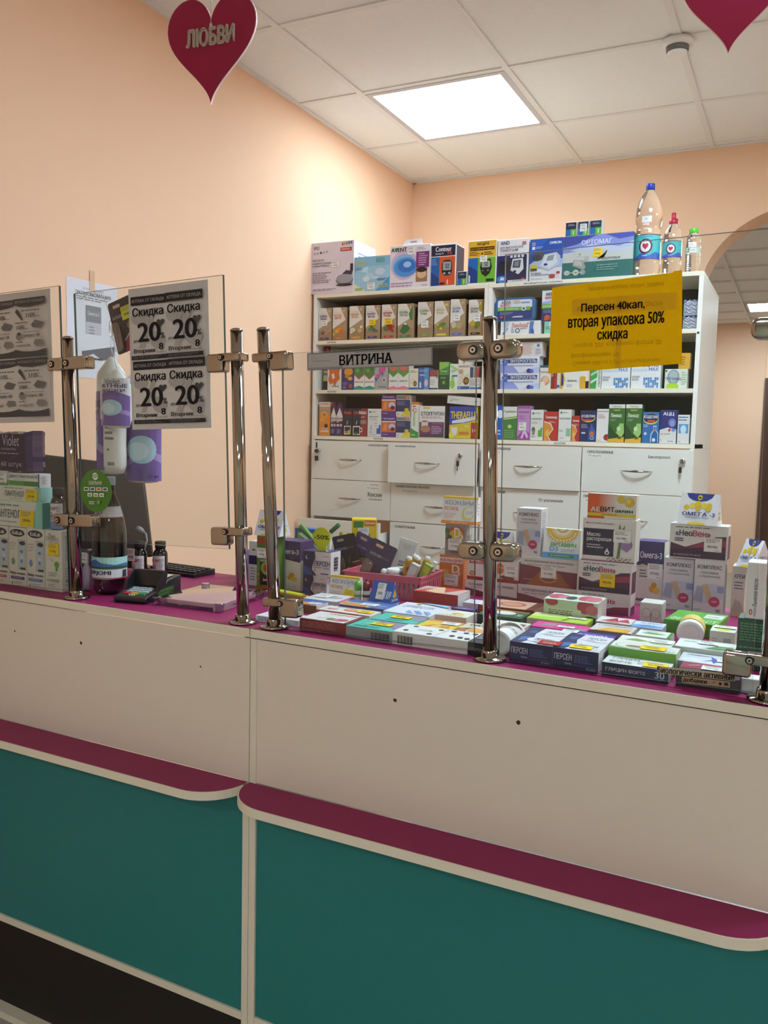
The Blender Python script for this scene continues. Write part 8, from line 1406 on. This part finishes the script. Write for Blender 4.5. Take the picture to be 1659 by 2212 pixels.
# white zip pouch, white jar, bars and tubes in the basket
e = empty('white_zip_pouch'); e.matrix_world = inb(.074, .094, .030, -8, 12, 0); tag(e, 'white zip pouch with violet letters standing in the basket', 'pouch')
mb = MB(); mb.prism([(.0, .0), (.058, .0), (.056, .075), (.052, .084), (.054, .112), (.004, .112), (.006, .084), (.001, .075)], 0, .01, 'E2E0DE'); mb.obj('pouch_film', GLOSSY, e)
printed('pouch_print', ((0, 0, 0), (.058, 0, 0), (0, 0, .112), (0, -1, 0)), [R(.1, .9, .9, .91, 'C4C2C0'), R(.1, .87, .9, .88, 'C4C2C0'), R(.1, .83, .9, .84, 'C4C2C0'), P(rrect(.32, .78, .7, .89, .04, 3), 'D0CCC6'), T('AQUA', .3, .44, .66, .5, '4A3A82', 2), T('TORY', .3, .36, .66, .42, '4A3A82', 2), E(.8, .2, .18, .1, 'D8C83A')], GLOSSY, e, .0008)
e = jar((0, 0, 0), .0165, .046, 'white lidded jar sticking out of the basket', WPLAST, WPLAST, (0, 0, 0)); e.matrix_world = inb(.122, .026, .024, 0, 0, 0)
mb = MB(); mb.box(0, 0, 0, .05, .022, .028, 'DCD8CC'); o = mb.obj('ointment_box', PRINT, bevel=.0006); o.matrix_world = inb(.088, .060, .034, 0, -8, 10); tag(o, 'small white and yellow box lying in the basket behind the jar', 'box')
printed('front_print', box_frames(.05, .022, .028)['F'], [R(0, .5, .5, 1, 'D8C03A'), R(.7, .1, .95, .6, '3A6AA8'), LN(.1, .1, .6, .4, 2, '8A8A86')], PRINT, o)
GBAR = 'foil candy bars standing in the basket'
for i, (bx, by, ry, c1_, c2_, lb) in enumerate(((.170, .020, 14, 'B8862A', '7A3A22', 'nearest the basket front'), (.176, .052, 12, 'C89A3A', '8A4A1E', 'at the back of the bundle'), (.184, .034, 16, 'B07A2A', '5A3018', 'in the middle of the bundle'), (.192, .062, 20, 'C8A84A', '6A7A2E', 'leaning furthest over the rim'))):
    e = empty('candy_bar'); e.matrix_world = inb(bx-.034, by+.012, .006, -4, ry, 0); tag(e, 'foil candy bar standing in the basket, %s' % lb, 'candy bar', GBAR)
    mb = MB(); mb.lathe([(.0055, 0), (.0085, .003), (.0085, .092), (.0065, .095), (.006, .098)], 12, c1_, cols=[c1_, c1_, 'C9C7C4', 'D6D4D0']); mb.obj('wrapper', GLOSSY, e)
    curved(e, .0086, .01, .088, 200, c1_, [P([(0, .1), (.3, .3), (.7, .2), (1, .4), (1, .6), (.6, .5), (.2, .65), (0, .5)], c2_), E(.3, .8, .14, .08, 'D8C02E'), E(.7, .75, .14, .07, 'A83A22'), R(.25, .05, .7, .2, 'D6D2CC')]+[R(.28+.06*k, .06, .31+.06*k, .19, '2A2A2A') for k in range(7)], 'wrapper_print', GLOSSY)
for i, (bx, by, ry, c1_, c2_, lb) in enumerate(((.186, .006, 22, 'B4B4B4', 'D0CECA', 'silver glucose bar box with barcode leaning over the basket rim'), (.203, .036, 26, '8A9A3A', 'B8C04A', 'olive green bar box leaning over the basket rim'))):
    mb = MB(); mb.box(0, 0, 0, .022, .016, .085, c1_); o = mb.obj('bar_box', PRINT, bevel=.0006); o.matrix_world = inb(bx-.042, by+.004, .0125, 0, ry, 0); tag(o, lb, 'box')
    printed('front_print', box_frames(.022, .016, .085)['F'], [R(.1, .5, .9, .95, c2_), R(.15, .15, .85, .45, 'D8D4CE')]+[R(.2+.08*k, .18, .24+.08*k, .42, '2A2A2A') for k in range(8)], PRINT, o)
e = empty('ointment_tube'); e.matrix_world = inb(.170, .085, .012, 0, 28, 0); tag(e, 'white and dark red ointment tube leaning out of the basket', 'tube')
mb = MB(); mb.lathe([(.010, 0), (.010, .06), (.0095, .066), (.006, .07), (.006, .083), (.0055, .084)], 16, 'D6D2CE', cols=['5A2A2E', 'D6D2CE', 'D6D2CE', 'D6D2CE', 'DAD8D6']); mb.obj('tube_body', GLOSSY, e)
# bundle of small boxes behind: shelf tag stand-up is left out; extra basket lip balm
stick((0, 0, 0), 'D8D4D0', 'white capped lip balm stick at the basket front'); bpy.data.objects[-1] if False else None
q = [k for k in bpy.data.objects if k.get('label', '').startswith('white capped lip')][0]; q.matrix_world = inb(.100, .014, .012, 0, 3, 0); q['group'] = 'lip balm sticks in the basket'
